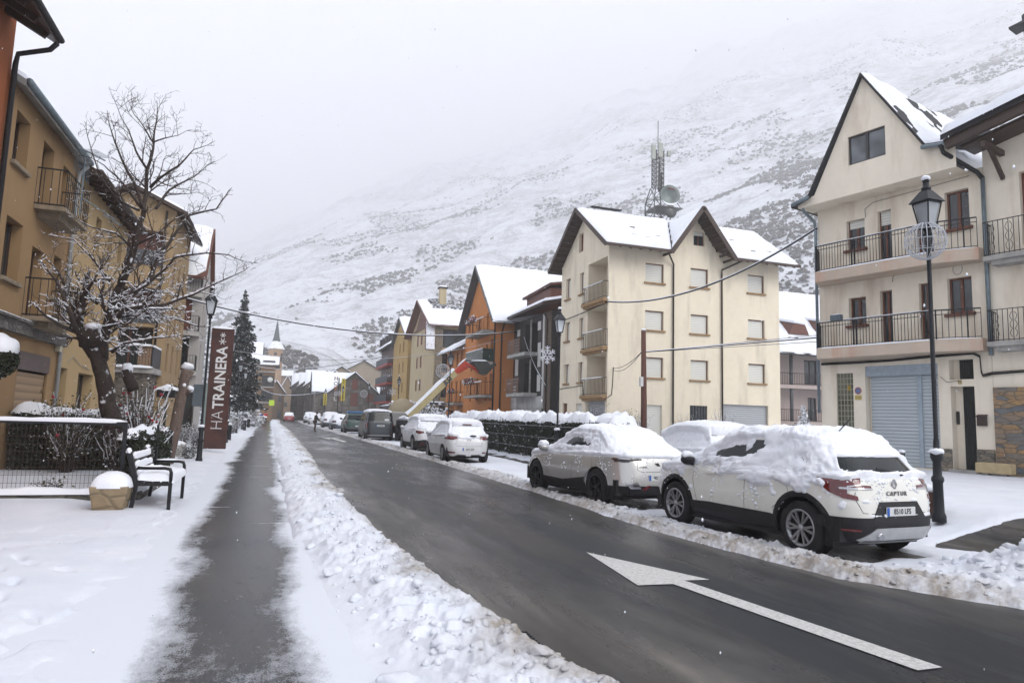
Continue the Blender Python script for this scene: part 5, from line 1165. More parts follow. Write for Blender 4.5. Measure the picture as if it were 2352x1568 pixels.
for zt in (6.6, 3.8):
    m = MB(); m.prism([F.p(2.2, zt, .7), F.p(4.3, zt, .7), F.p(4.3, zt, .01), F.p(2.2, zt, .01)], (0, 0, -.1)); m.prism([F.p(2.5, zt-.1, .5), F.p(4.1, zt-.1, .5), F.p(4.1, zt-.1, .01), F.p(2.5, zt-.1, .01)], (0, 0, -.15)); b = m.build('balcony', STS, H)
    def arcs(mb, zt=zt):
        for uc in (2.45, 2.9, 3.35, 3.8): mb.tube([F.p(uc+.2*cos(t), zt+.8+.18*sin(t), .66) for t in [pi+pi*i/8 for i in range(9)]], .008, 4)
        mb.bar(F.p(2.22, zt+.35, .66), F.p(4.28, zt+.35, .66), .015); mb.bar(F.p(2.22, zt+.8, .66), F.p(4.28, zt+.8, .66), .015)
    railing(F, 2.22, 4.28, zt, zt+.95, .66, b, step=.16, extra=arcs)
m = MB(); m.tube([F.p(5.3, 8.7, .3), F.p(5.32, 8.45, .1), F.p(5.3, 8.2, .08), F.p(5.3, .2, .08)], .055, 8); m.build('downpipe', m_plain('pale zinc pipe', (.36, .37, .37), .5), H)
m = MB(); F.box(m, 5.0, 5.22, 3.15, 3.45, .02, .14); m.build('junction_box', m_plain('cream box', (.45, .42, .32), .6), H)
# TV aerial on the upper balcony
T = place('tv_aerial', 'spiky television aerial fixed to the upper balcony of the buff house', 'antenna', F.p(3.3, 6.6, .7)); m = MB()
m.bar(F.p(3.3, 6.7, .72), F.p(3.3, 8.45, .72), .03); m.bar(F.p(2.6, 8.35, .7), F.p(4.1, 8.55, 1.0), .03)
for i in range(9): q = F.p(2.9+i*.12, 8.4+i*.018, .78+i*.02); m.bar(q-Vector((.28, 0, .03)), q+Vector((.28, 0, .03)), .009)
for k_ in range(2):
    for i in range(8): m.bar(F.p(2.75, 7.75+k_*.42+i*.05, .62), F.p(3.6, 7.68+k_*.42+i*.05, .78), .007)
m.bar(F.p(3.3, 7.2, .72), F.p(4.2, 6.9, 1.4), .025); m.bar(F.p(4.05, 6.98, 1.1), F.p(4.4, 6.8, 1.5), .025); m.build('rods', ZINC, T, recalc=False)
H, F = eave_house('yellow_buff_house', 'yellow buff house with a dark rafter eave behind the big bare tree', 22.72, 30.0, 8.7, BUFFL,
    [(a, b, z, z+1.15, 'wood', .25) for (a, b) in ((23.7, 24.3), (25.3, 25.95), (27.0, 27.6), (28.6, 29.2)) for z in (6.75, 4.1)]+[(23.1, 23.75, .2, 2.75, 'wood', .3), (25.0, 26.8, .2, 2.7, 'wood', .35)], brown=True)
m = MB(); m.tube([F.p(.9, 2.95, .03), F.p(1.4, 3.15, .03), F.p(2.2, 2.95, .03), F.p(3.4, 2.85, .03)], .012, 5); m.build('wire', CONC, H, recalc=False)
# ochre apartment block with terrace
TANB = m_plaster('tan block plaster', (.37, .265, .15), .06, .35)
BR = m_stone('terrace stone', (.14, .12, .10), (.24, .21, .17), (.07, .065, .06), 3)
wn = [('S', 1.1, 3.25, z, z+1.5, 'wood', .7) for z in (8.5, 5.75)]+[('S', 1.1, 3.2, 3.5, 5.4, 'wood', .6)]
for z in (7.7, 5.6, 3.6): wn += [('E', a, a+.62, z-.2, z+1.15, 'pale', .12) for a in (.6, 2.2, 3.9)]
H, rf, fc = ghouse('apartment_block', 'tan apartment block with maroon recessed balconies and a snowy corner terrace', -9.0, -5.25, 35.5, 41.2, 11.15, 12.0, 'Y', TANB, WOODD, wn, (.55, .5), frame=MAROON)
FS = fc['S'][0]
for z in (8.5, 5.75):
    m = MB(); FS.box(m, 1.05, 3.3, z-.15, z+.55, .0, .06); m.build('parapet', m_plain('slate grey parapet', (.085, .09, .10), .6), H)
    m = MB(); FS.box(m, 1.15, 3.2, z+.55, z+1.4, -.66, -.6); m.build('maroon_panel', MAROON, H)
m = MB(); m.box(-9, -5.3, 33.2, 35.5, 3.15, 3.4); b = m.build('terrace', CONC, H)
m = MB(); m.box(-8.9, -5.5, 33.5, 35.5, -.2, 3.15); m.build('terrace_wall', BR, H)
r = railing(Facade((-9, 33.3, 0), (1, 0, 0), (0, -1, 0)), .1, 3.6, 3.4, 4.25, 0, b, step=.12, side=False); 
m = MB(); m.box(-5.95, -5.45, 33.3, 33.6, 3.4, 4.35); m.build('brick_pier', m_stone('brick pier', (.28, .17, .10), (.36, .24, .15), (.2, .18, .15), 5), b)
m = MB(); m.box(-5.42, -5.36, 33.4, 35.4, 3.45, 4.3); m.build('side_panel', m_plain('dark grey panel', (.06, .065, .075), .5), b)
m = MB(); snow_line(m, (-9, 33.3, 4.3), (-5.4, 33.3, 4.35), .12, .07); snow_line(m, (-5.38, 33.3, 4.32), (-5.38, 35.4, 4.32), .1, .07); snow_line(m, (-9, 33.15, 3.38), (-5.3, 33.15, 3.38), .14, .08); m.build('snow_cover', SNOW, b, recalc=False)
m = MB(); m.tube([(-5.65, 35.4, 11), (-5.66, 35.4, 3.4)], .05, 6); m.build('downpipe', PIPE, H)
# grey white balconied house
GW = m_plaster('grey white plaster', (.46, .44, .42), .05, .3)
wn = [('S', 2.6, 3.5, z, z+1.75, st, .15) for z, st in ((6.05, 'board'), (3.85, 'wood'), (8.2, 'wood'))]+[('E', 1.2, 1.8, z, z+1.5, 'board', .12) for z in (6.2, 3.9, 8.0)]+[('S', 2.2, 4.0, .3, 2.6, 'dark', .3)]
H, rf, fc = ghouse('balcony_house', 'grey white house with a maroon edged spire like gable beside the lamp', -8.5, -4.55, 41.9, 45.8, 9.75, 12.4, 'X', GW, MAROON, wn, (.25, .55), frame=MAROON)
for z in (8.15, 5.95, 3.75):
    m = MB(); m.prism([(-6.3, 41.9, z), (-6.3, 41.2, z), (-4.9, 41.2, z), (-4.5, 41.5, z), (-4.5, 41.9, z)], (0, 0, -.25)); b = m.build('balcony', GW, H)
    railing(fc['S'][0], 2.2, 3.95, z, z+.85, .65, b, step=.13)
m = MB(); fc['S'][0].box(m, .3, 2.1, -.2, 9.7, .005, .15); m.build('timber_bay', m_plaster('brown stone bay', (.22, .17, .11), .15, .4), H)
m = MB(); snow_line(m, (-8.6, 36, 11.9), (-5, 36, 11.3), .3, .05); 

# ------------------------------------------------------------------ foliage helpers
def leafcloud(name, C, size, mat, par=None, seed=0, quads=True, flat=0.0, kind=None):
    rs = np.random.RandomState(seed); C = np.asarray(C, float); n = len(C)
    a = rs.normal(size=(n, 3)); a[:, 2] *= 1-flat; a /= np.linalg.norm(a, axis=1)[:, None]
    b = np.cross(a, rs.normal(size=(n, 3))); b /= np.linalg.norm(b, axis=1)[:, None]
    s = size*rs.uniform(.6, 1.5, n)[:, None]; a = a*s; b = b*s*.6
    V = np.stack([C-a, C-b*.9, C+a, C+b], 1).reshape(-1, 3); F = np.arange(4*n).reshape(n, 4)
    me = bpy.data.meshes.new(name); me.vertices.add(4*n); me.vertices.foreach_set('co', V.astype(np.float32).ravel()); me.loops.add(4*n); me.polygons.add(n)
    me.loops.foreach_set('vertex_index', F.ravel().astype(np.int32)); me.polygons.foreach_set('loop_start', (np.arange(n)*4).astype(np.int32)); me.polygons.foreach_set('loop_total', np.full(n, 4, np.int32))
    me.update(calc_edges=True); me.materials.append(mat); o = link(bpy.data.objects.new(name, me), par)
    if kind: o['kind'] = kind
    return o
LEAFD = m_plain('dark hedge leaf', (.030, .038, .022), .6, var=.5, scale=25); LEAFO = m_plain('olive leaf', (.07, .075, .03), .6, var=.5, scale=20)
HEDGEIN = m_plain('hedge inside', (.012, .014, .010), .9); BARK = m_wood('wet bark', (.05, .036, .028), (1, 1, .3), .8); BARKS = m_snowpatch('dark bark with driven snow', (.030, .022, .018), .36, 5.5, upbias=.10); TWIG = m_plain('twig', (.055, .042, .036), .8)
def hedge(label, x0, x1, y0, y1, z0, z1, seed=0, dens=900, snow_h_=.14, streak=True, leaf=None, name='hedge', topn=1.0, sprinkle=.07):
    rs = np.random.RandomState(seed); T = place(name, label, 'hedge', ((x0+x1)/2, (y0+y1)/2, z0))
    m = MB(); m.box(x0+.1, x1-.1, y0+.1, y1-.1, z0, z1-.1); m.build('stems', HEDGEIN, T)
    A = 2*((x1-x0)+(y1-y0))*(z1-z0)+(x1-x0)*(y1-y0); n = int(A*dens)
    def surf(n):
        f = rs.rand(n); per = [(y1-y0)*(z1-z0)]*2+[(x1-x0)*(z1-z0)]*2+[(x1-x0)*(y1-y0)]; cs = np.cumsum(per)/sum(per); k_ = np.searchsorted(cs, f)
        u, v, e = rs.rand(n), rs.rand(n), rs.normal(0, .035, n)
        X = np.choose(k_, [x0+e, x1+e, x0+u*(x1-x0), x0+u*(x1-x0), x0+u*(x1-x0)]); Y = np.choose(k_, [y0+u*(y1-y0), y0+u*(y1-y0), y0+e, y1+e, y0+v*(y1-y0)])
        Z = np.choose(k_, [z0+v*(z1-z0)]*4+[z1+e]); P = np.stack([X, Y, Z], 1); P += (fbm(P*1.7, 2, seed)*.10)[:, None]*np.array([1, 1, .6]); return P
    leafcloud('leaves', surf(n), .032, leaf or LEAFD, T, seed, kind='stuff')
    P = surf(int(n*sprinkle*3)); 
    if streak: P = P[(np.abs(((P[:, 2]-z0)/.26+.25*fbm(P*2, 2, 3)) % 1-.5) < .17) & (fbm(P*3, 2, 8) > -.05)]
    else: P = P[fbm(P*4, 3, 8) > .12]
    leafcloud('snow_flecks', P, .035, SNOW, T, seed+1, flat=.6, kind='stuff')
    # snow cap
    nx, ny = max(6, int((x1-x0)/.1)), max(6, int((y1-y0)/.1)); u, v = np.meshgrid(np.linspace(0, 1, nx+1), np.linspace(0, 1, ny+1), indexing='ij')
    X = x0-.03+u*(x1-x0+.06); Y = y0-.03+v*(y1-y0+.06); P = np.stack([X, Y, X*0], -1)
    ed = np.minimum(np.minimum(u, 1-u)*(x1-x0), np.minimum(v, 1-v)*(y1-y0)); h = snow_h_*np.clip(ed/.14, 0, 1)**.5*np.clip(1+1.1*fbm(P*1.8, 3, seed)+.7*fbm(P*5, 3, seed+5), .15, 2.2)+.05*fbm(P*9, 2, seed)
    Z = z1+fbm(P*1.7, 2, seed)*.06+h-.05*(ed < 1e-6)
    idx = np.arange((nx+1)*(ny+1)).reshape(nx+1, ny+1); q = np.stack([idx[:-1, :-1], idx[1:, :-1], idx[1:, 1:], idx[:-1, 1:]], -1).reshape(-1, 4)
    npmesh('snow_cover', np.stack([X, Y, Z], -1).reshape(-1, 3), q.tolist(), SNOW, T); return T
def twiggy(label, c, r, h, n=60, seed=0, name='shrub', berries=None, leaf=None, snow=True, cat='shrub', stem=.006, group=None, leafn=300):
    """open bush: thin arching stems, flecks of snow, a few leaves and flowers"""
    rs = random.Random(seed); T = place(name, label, cat, c, group); c = Vector(c); m = MB(); ms = MB(); pts = []
    for i in range(n):
        a = rs.uniform(0, 2*pi); d = Vector((cos(a), sin(a), 0))*r*rs.uniform(.3, 1.1); hh = h*rs.uniform(.5, 1.05)
        P = [c+Vector((d.x*.1, d.y*.1, 0)), c+d*.35+Vector((0, 0, hh*.5)), c+d*.8+Vector((rs.gauss(0, .05), rs.gauss(0, .05), hh))]; Q = []
        for t in [j/6 for j in range(7)]: Q.append(P[0]*(1-t)**2+P[1]*2*t*(1-t)+P[2]*t*t+Vector((rs.gauss(0, .03), rs.gauss(0, .03), rs.gauss(0, .02))))
        m.tube(Q, [stem*(1-.6*j/6) for j in range(7)], 4, False); pts += Q[2:]
        if snow and rs.random() < .35: ms.tube([q+Vector((0, 0, stem*1.2)) for q in Q[3:]], [stem*1.5*rs.uniform(.0, 1.4) for _ in Q[3:]], 4, False)
        for _ in range(5):
            q = Q[rs.randint(2, 6)]; e = q+Vector((rs.gauss(0, .13), rs.gauss(0, .13), rs.uniform(-.03, .18))); m.tube([q, e], [stem*.5, stem*.3], 3, False); pts.append(e)
    m.build('stems', TWIG, T, recalc=False, kind='stuff')
    if snow:
        for i in range(n*2): q = pts[rs.randrange(len(pts))]; ms.blob(q, rs.uniform(.008, .028), i, 3, .7)
        ms.build('snow_cover', SNOW, T, recalc=False, kind='stuff')
    if leaf: leafcloud('leaves', [list(pts[rs.randrange(len(pts))]+Vector((rs.gauss(0, .06), rs.gauss(0, .06), rs.gauss(0, .05)))) for _ in range(leafn)], .03, leaf, T, seed, kind='stuff')
    if berries:
        mm = MB()
        for i in range(berries):
            q = pts[rs.randrange(len(pts))]
            if q.z > c.z+h*.35: mm.blob(q, rs.uniform(.022, .05), i, 4, .8, .5)
        mm.build('blossoms', m_plain('crimson petals', (.42, .02, .05), .5, var=.4, scale=30), T, recalc=False, kind='stuff')
    return T
# ------------------------------------------------------------------ garden
T = place('garden_wall', 'low dark stone kerb wall with snow under the mesh fence', 'wall', (-4.5, 13.6, 0))
KERB = m_stone('mossy kerb stone', (.085, .08, .065), (.15, .14, .115), (.05, .05, .045), 3)
m = MB(); m.prism([(-9, 13.5, -.1), (-2.35, 13.5, -.1), (-2.2, 13.6, -.1), (-2.2, 18.6, -.1), (-2.4, 18.6, -.1), (-2.4, 13.7, -.1), (-9, 13.7, -.1)], (0, 0, .29)); m.build('kerb', KERB, T, bevel=.015)
m = MB(); snow_line(m, (-9, 13.6, .18), (-2.3, 13.6, .18), .26, .09, 1); snow_line(m, (-2.3, 13.6, .18), (-2.3, 18.6, .18), .22, .07, 2); m.build('snow_cover', SNOW, T, recalc=False)
T = place('mesh_fence', 'dark framed wire mesh fence with snow on its rail around the garden', 'fence', (-4.5, 13.6, .25))
m = MB(); m.bar((-9, 13.6, 1.36), (-2.5, 13.6, 1.36), .05, .06); m.bar((-2.52, 13.6, .15), (-2.52, 13.6, 1.39), .065); m.bar((-5.9, 13.6, .15), (-5.9, 13.6, 1.36), .05)
m.build('frame', IRON, T, bevel=.008)
m = MB()
for i in range(int(6.4/.062)): m.bar((-8.9+i*.062, 13.6, .24), (-8.9+i*.062, 13.6, 1.34), .0045)
for z in (.34, .47, .6, .73, .86, .99, 1.12, 1.25): m.bar((-9, 13.6, z), (-2.52, 13.6, z), .005)
m.build('wire_mesh', m_plain('rusty wire', (.06, .04, .033), .6), T, recalc=False)
m = MB(); snow_line(m, (-9, 13.6, 1.39), (-2.5, 13.6, 1.39), .06, .05, 3); m.build('snow_cover', SNOW, T, recalc=False)
m = MB(); m.bar((-2.42, 13.6, 1.1), (-2.42, 18.5, 1.1), .03); m.bar((-2.42, 14.6, .1), (-2.42, 14.6, 1.12), .045); m.bar((-2.42, 16.4, .1), (-2.42, 16.4, 1.3), .045); m.bar((-2.42, 18.5, .1), (-2.42, 18.5, 1.12), .045); m.bar((-2.42, 13.6, .55), (-2.42, 14.6, .5), .03); m.build('side_rail', IRON, T)
hedge('clipped dark hedge with a thick snow cap across the garden behind the fence', -6.0, -3.5, 19.3, 20.1, 0, 1.45, 3, 1500, .16)
hedge('short narrow hedge with a snow cap along the fence behind the bench', -2.75, -2.45, 14.3, 18.4, 0, 1.12, 4, 1500, .10, streak=False)
T = twiggy('rose bush with crimson blooms and snow beside the pruned trunk', (-2.95, 17.3, 0), .75, 2.1, 170, 5, 'rose_bush', 46, m_snowpatch('snowy rose leaves', (.07, .06, .035), .3, 14), leafn=1500)
twiggy('snowy tangled shrub at the foot of the big bare tree', (-3.3, 17.6, 0), .6, 1.5, 120, 6, 'garden_shrub', None, None)
twiggy('leafy rose shrub against the buff house wall', (-4.6, 18.6, 0), .8, 1.9, 80, 7, 'garden_shrub', 8, LEAFO, leafn=900)
twiggy('tiny sprig poking from the snow inside the fence', (-3.7, 14.2, .05), .15, .3, 14, 8, 'garden_sprig', None, LEAFO, leafn=60); twiggy('small sprig near the fence post behind the stone pot', (-2.75, 14.3, .05), .18, .42, 16, 9, 'garden_sprig', None, LEAFO, leafn=90)
# topiary ball at the left edge
T = place('topiary_bush', 'round clipped dark bush with a snow cap at the left edge', 'bush', (-5.15, 15.5, 0)); c = np.array([-5.2, 15.5, 2.5]); rs_ = np.random.RandomState(4)
d = rs_.normal(size=(5200, 3)); d /= np.linalg.norm(d, axis=1)[:, None]; leafcloud('leaves', c+d*np.array([.36, .36, .36])*(1+rs_.normal(0, .05, 5200))[:, None], .028, LEAFD, T, 2, kind='stuff')
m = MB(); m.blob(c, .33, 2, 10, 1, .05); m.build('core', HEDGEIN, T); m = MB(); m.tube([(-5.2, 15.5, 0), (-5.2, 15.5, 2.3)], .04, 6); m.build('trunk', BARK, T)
m = MB(); n_ = 14; V = []
for i in range(n_+1):
    t = pi*.42*i/n_
    for k_ in range(28): a = 2*pi*k_/28; r_ = .47-.10*(i/n_)**3+.03*mnoise.noise(Vector((cos(a)*2, sin(a)*2, t*3))); V.append((c[0]+r_*sin(t)*cos(a), c[1]+r_*sin(t)*sin(a), c[2]+r_*cos(t)+.02))
m.add(V, [(i*28+k_, (i+1)*28+k_, (i+1)*28+(k_+1) % 28, i*28+(k_+1) % 28) for i in range(n_) for k_ in range(28)], True); m.build('snow_cover', SNOW, T, recalc=False)
# stone pot
T = place('stone_pot', 'square tapered sandstone pot heaped with snow beside the bench', 'pot', (-2.42, 12.3, 0))
m = MB(); x, y = -2.42, 12.45; b, tt, hh = .20, .275, .42
m.hexa([(x-b, y-b, 0), (x+b, y-b, 0), (x+b, y+b, 0), (x-b, y+b, 0), (x-tt, y-tt, hh), (x+tt, y-tt, hh), (x+tt, y+tt, hh), (x-tt, y+tt, hh)]); m.build('pot', m_stone('sandstone', (.30, .22, .13), (.36, .28, .17), (.20, .16, .10), 2.2, (1, 1, 1.4)), T, bevel=.03)
m = MB(); V = []
for i in range(9):
    t = pi*.5*i/8
    for k_ in range(24):
        a = 2*pi*k_/24; s_ = 1/max(abs(cos(a)), abs(sin(a)))**.6; r_ = .29*s_*(1+.06*mnoise.noise(Vector((cos(a)*3, sin(a)*3, t*2+4)))); V.append((x+r_*sin(t)*cos(a), y+r_*sin(t)*sin(a), .39+.25*cos(t)))
m.add(V, [(i*24+k_, (i+1)*24+k_, (i+1)*24+(k_+1) % 24, i*24+(k_+1) % 24) for i in range(8) for k_ in range(24)], True); m.build('snow_cover', SNOW, T, recalc=False)
# bench
T = place('park_bench', 'black cast bench heaped with snow beside the stone pot', 'bench', (-1.85, 13.35, 0)); xb, xf, ya, yb = -2.12, -1.6, 12.55, 14.2
DB = m_plain('wet black paint', (.012, .012, .014), .35, bump=.1)
for y in (ya, yb):
    m = MB(); m.bar((xf, y, 0), (xf+.0, y, .44), .055, .055); m.bar((xb-.03, y, 0), (xb+.03, y, .45), .06, .07); m.bar((xb-.02, y, .42), (xf+.03, y, .42), .06, .05); m.build('leg_frame', DB, T, bevel=.01)
    m = MB(); m.tube([(xb+.02, y, .68), (xf-.10, y, .68), (xf-.02, y, .66), (xf, y, .60), (xf, y, .42)], .028, 8); m.build('armrest', DB, T)
    m = MB(); m.bar((xb+.02, y, .42), (xb-.12, y, .93), .06, .08, (1, 0, 0)); m.build('back_post', DB, T, bevel=.01)
    m = MB(); snow_line(m, (xb+.05, y, .70), (xf-.04, y, .70), .05, .035); snow_line(m, (xb-.15, y-.035, .93), (xb-.1, y+.035, .93), .11, .09); m.build('snow_cover', SNOW, T, recalc=False)
for i, (dx, z) in enumerate(((-.01, .54), (-.045, .67), (-.085, .82))):
    m = MB(); m.bar((xb+dx, ya, z), (xb+dx, yb, z), .035, .085); sl_ = m.build('back_slat', DB, T, bevel=.008); m = MB(); snow_line(m, (xb+dx+.015, ya+.06, z+.02), (xb+dx+.015, yb-.06, z+.02), .08, .08, i, .06); m.build('snow_cover', SNOW, sl_, recalc=False)
for i in range(4): m = MB(); m.bar((xb+.07+i*.125, ya-.03, .455), (xb+.07+i*.125, yb+.03, .455), .1, .03); m.build('seat_slat', DB, T, bevel=.006)
nx, ny = 22, 50; u, v = np.meshgrid(np.linspace(0, 1, nx), np.linspace(0, 1, ny), indexing='ij'); X = xb+.02+u*(xf-xb+.03); Y = ya-.02+v*(yb-ya+.04); P = np.stack([X, Y, X*0], -1)
ed = np.minimum(np.minimum(u, 1-u)*.55, np.minimum(v, 1-v)*1.65); Z = .47+.105*np.clip(ed/.06, 0, 1)**.5*(1+.3*fbm(P*5, 3, 2))-.03*(ed < 1e-6)+.05*(1-u)
npmesh('snow_cover', np.stack([X, Y, Z], -1).reshape(-1, 3), [(i*ny+j, (i+1)*ny+j, (i+1)*ny+j+1, i*ny+j+1) for i in range(nx-1) for j in range(ny-1)], SNOW, T)
# ------------------------------------------------------------------ the big bare tree
def bare_tree(name, label, limbs, seed, twl=(.35, .95), twn=9, dens=1.0, loc=(0, 0, 0), sub=3, group=None, snowk=1.0):
    """limbs: list of (polyline of Vectors, r0, r1)"""
    rs = random.Random(seed); T = place(name, label, 'tree', loc, group); mt = MB(); mbm = MB(); ms = MB()
    def snowon(P, R, hf=1.0):
        hf = 1.0 if P[0].z < 4.2 else max(.25, 1-(P[0].z-4.2)*.33)
        for i in range(len(P)-1):
            d = (P[i+1]-P[i]); 
            if d.length < 1e-5: continue
            fl = 1-abs(d.normalized().z)**2.2
            if fl < .12 or rs.random() < .25+.5*(1-hf) or R[i] < .0045 and rs.random() < .45: continue
            k_ = (.75+.6*rs.random())*snowk*hf; a, b_ = max(R[i], .006), max(R[i+1], .006); h = Vector((0, 0, 1))
            th = lambda r: min(r*1.0+.006, .05)*fl*k_
            ms.tube([P[i]+h*a*.75, (P[i]+P[i+1])/2+h*((a+b_)/2*.8+th(a)*.3), P[i+1]+h*b_*.75], [th(a)*.8, th((a+b_)/2)*1.05, th(b_)*.8], 5, True)
    def grow(p, d, L, r, lev):
        n = max(3, int(L/.13)); P = [p]; q = p.copy(); dd = d.copy()
        for i in range(n):
            dd = (dd+Vector((rs.gauss(0, .16), rs.gauss(0, .16), rs.gauss(.035, .13)))).normalized(); q = q+dd*L/n; P.append(q.copy())
        R = [r*(1-.7*i/n)+.0012 for i in range(n+1)]; mbm.tube(P, R, 4 if lev > 0 else 5, False); snowon(P, R)
        if lev < sub:
            for k_ in range(int((2.2 if lev else 3.4)*L/.45*dens+rs.random())):
                i = rs.randint(1, n); a = rs.uniform(0, 2*pi); s_ = dd.orthogonal().normalized(); s_ = (Matrix.Rotation(a, 3, dd) @ s_)
                grow(P[i], (dd*.55+s_*.8+Vector((0, 0, .25))).normalized(), L*rs.uniform(.3, .62), max(.0022, R[i]*.6), lev+1)
    for li, (P, ra, rb) in enumerate(limbs):
        Q = []; R = []
        for a, b_ in zip(P[:-1], P[1:]):
            n = max(1, int((b_-a).length/.12))
            for j in range(n):
                t = j/n; Q.append(a.lerp(b_, t)+Vector([mnoise.noise(a.lerp(b_, t)*2.1+Vector((k_*9, li, 0)))*.035 for k_ in range(3)]))
        Q.append(P[-1]); N_ = len(Q); R = [(ra+(rb-ra)*i/(N_-1))*(1+.12*mnoise.noise(Q[i]*5)) for i in range(N_)]
        (mt if ra > .09 else mbm).tube(Q, R, 12 if ra > .09 else 7, True); snowon(Q, R)
        if ra < .12:
            for i in range(2, N_):
                if rs.random() < .36*dens*(1 if i < N_-2 else 2):
                    d = (Q[i]-Q[i-1]).normalized(); a = rs.uniform(0, 2*pi); s_ = Matrix.Rotation(a, 3, d) @ d.orthogonal().normalized()
                    grow(Q[i], (d*.45+s_*.8+Vector((0, 0, .3))).normalized(), rs.uniform(*twl)*(1-.70*i/N_), max(.005, R[i]*.45), 1)
            grow(Q[-1], (Q[-1]-Q[-2]).normalized(), rs.uniform(.08, .25), rb, 2)
    mt.build('trunk', BARKS, T, recalc=False); mbm.build('branches', TWIG, T, recalc=False); ms.build('snow_cover', SNOW, T, recalc=False); return T
def D(x, y, dep=0.0): return onY(x, y, 16.0+dep)
def z1(x, y, dep=0.0): return D(x/2.45/1.08844, y/2.45/1.08844, dep)
def z2(x, y, dep=0.0): return D(x/2.0625/1.08844, (540+y/2.0625)/1.08844, dep)
LB = [([D(262, 985), D(250, 930), D(238, 860), D(222, 815), D(208, 785)], .185, .135), ([D(212, 790), D(206, 768, -.1), D(214, 750, -.1)], .17, .11),
      ([z2(690, 900, .3), z2(660, 830, .3), z2(655, 790, .3)], .12, .10),
      ([z2(480, 720), z2(430, 640), z2(408, 560), z2(425, 440), z2(445, 330)], .10, .05), ([z2(408, 600), z2(330, 570, -.4), z2(240, 520, -.7), z2(180, 460, -.9)], .055, .015),
      ([z2(420, 620), z2(370, 540, -.5), z2(330, 430, -.8), z2(290, 330, -1), z2(215, 240, -1.1)], .06, .015), ([z2(412, 560), z2(350, 400, .3), z2(310, 300, .5), z2(260, 240, .5)], .05, .012),
      ([z2(440, 400), z2(480, 340, -.4), z2(560, 325, -.8)], .04, .02), ([z2(440, 400), z2(500, 450, .3), z2(540, 360, .5), z2(520, 240, .6)], .04, .014),
      ([z2(520, 730), z2(530, 620), z2(560, 540), z2(585, 430), z2(640, 310), z2(690, 180), z2(715, 60), z1(870, 1330)], .10, .055),
      ([z2(540, 740), z2(545, 640, .4), z2(575, 520, .5), z2(640, 420, .6), z2(765, 325, .7), z2(830, 200, .8), z2(920, 60, .9), z1(1140, 1320, 1.0), z1(1320, 1280, 1.1), z1(1400, 1170, 1.2)], .075, .012),
      ([z1(870, 1330), z1(895, 1200), z1(900, 1040), z1(940, 870), z1(958, 740), z1(962, 640)], .05, .006),
      ([z1(890, 1300), z1(820, 1120, -.2), z1(740, 970, -.3), z1(690, 840, -.4), z1(660, 700, -.4)], .04, .006), ([z1(900, 1045), z1(830, 920, .2), z1(790, 800, .3), z1(735, 715, .3), z1(705, 625, .3)], .03, .005),
      ([z1(940, 870), z1(870, 770, .2), z1(825, 700, .3), z1(795, 635, .3)], .02, .005), ([z1(940, 870), z1(1020, 850, -.2), z1(1090, 830, -.3), z1(1145, 800, -.3)], .018, .004),
      ([z1(920, 1150), z1(980, 1090, -.4), z1(1090, 1020, -.6), z1(1190, 920, -.8), z1(1270, 890, -.8)], .035, .006), ([z1(950, 1270), z1(1040, 1170, .4), z1(1180, 1080, .6), z1(1290, 1000, .7)], .035, .006),
      ([z1(880, 1290), z1(770, 1150, .4), z1(640, 1010, .6), z1(560, 970, .6), z1(490, 950, .6)], .035, .006), ([z1(850, 1290), z1(700, 1200, -.5), z1(600, 1060, -.7), z1(530, 800, -.8)], .03, .005),
      ([z2(560, 560), z2(640, 480, -.6), z2(850, 460, -1.0), z2(1000, 400, -1.2), z2(1150, 330, -1.3), z2(1240, 290, -1.3)], .05, .010), ([z2(600, 450), z2(760, 360, -.5), z2(900, 215, -.8), z2(1060, 190, -1.0), z2(1180, 195, -1.0), z2(1270, 235, -1)], .04, .008),
      ([z2(580, 700), z2(640, 660, -.6), z2(780, 630, -.8), z2(880, 620, -.9)], .035, .01), ([z2(630, 470), z2(700, 520, .5), z2(850, 520, .8), z2(1050, 570, 1)], .035, .01), ([z2(560, 520), z2(650, 560, -.8), z2(760, 480, -1), z2(920, 480, -1.1)], .03, .01),
      ([z2(560, 330, 0), z2(470, 210, .5), z2(380, 120, .7), z2(260, 100, .8)], .03, .008), ([z2(690, 180), z2(600, 90, -.5), z2(480, 60, -.7), z2(400, 20, -.8)], .03, .008), ([z2(640, 310), z2(720, 250, .5), z2(790, 110, .6), z2(760, -40, .6)], .03, .008),
      ([z2(700, 150), z2(800, 100, -.4), z2(900, 20, -.5), z2(1000, -20, -.5)], .03, .007)]
bare_tree('bare_tree', 'big gnarled leafless tree with snow on every branch rising behind the hedge', LB, 3, (.4, 1.05), loc=(-3.3, 16, 0), sub=3, dens=1.9, snowk=.75)
m = MB(); m.blob(D(208, 775, -.05), .24, 3, 9, .9, .35)
k_ = [o for o in COL.objects if o.name == 'bare_tree'][0]; m.build('burl', BARKS, k_); m = MB(); m.blob(D(214, 752, -.12)+Vector((0, 0, .02)), .15, 4, 7, .55, .3); m.blob(D(318, 917+4, .3)+Vector((0, 0, 0)), .01, 4, 4); m.blob(z2(655, 790, .3)+Vector((0, 0, .02)), .12, 6, 7, .9, .3); m.build('snow_cap', SNOW, k_, kind='stuff')
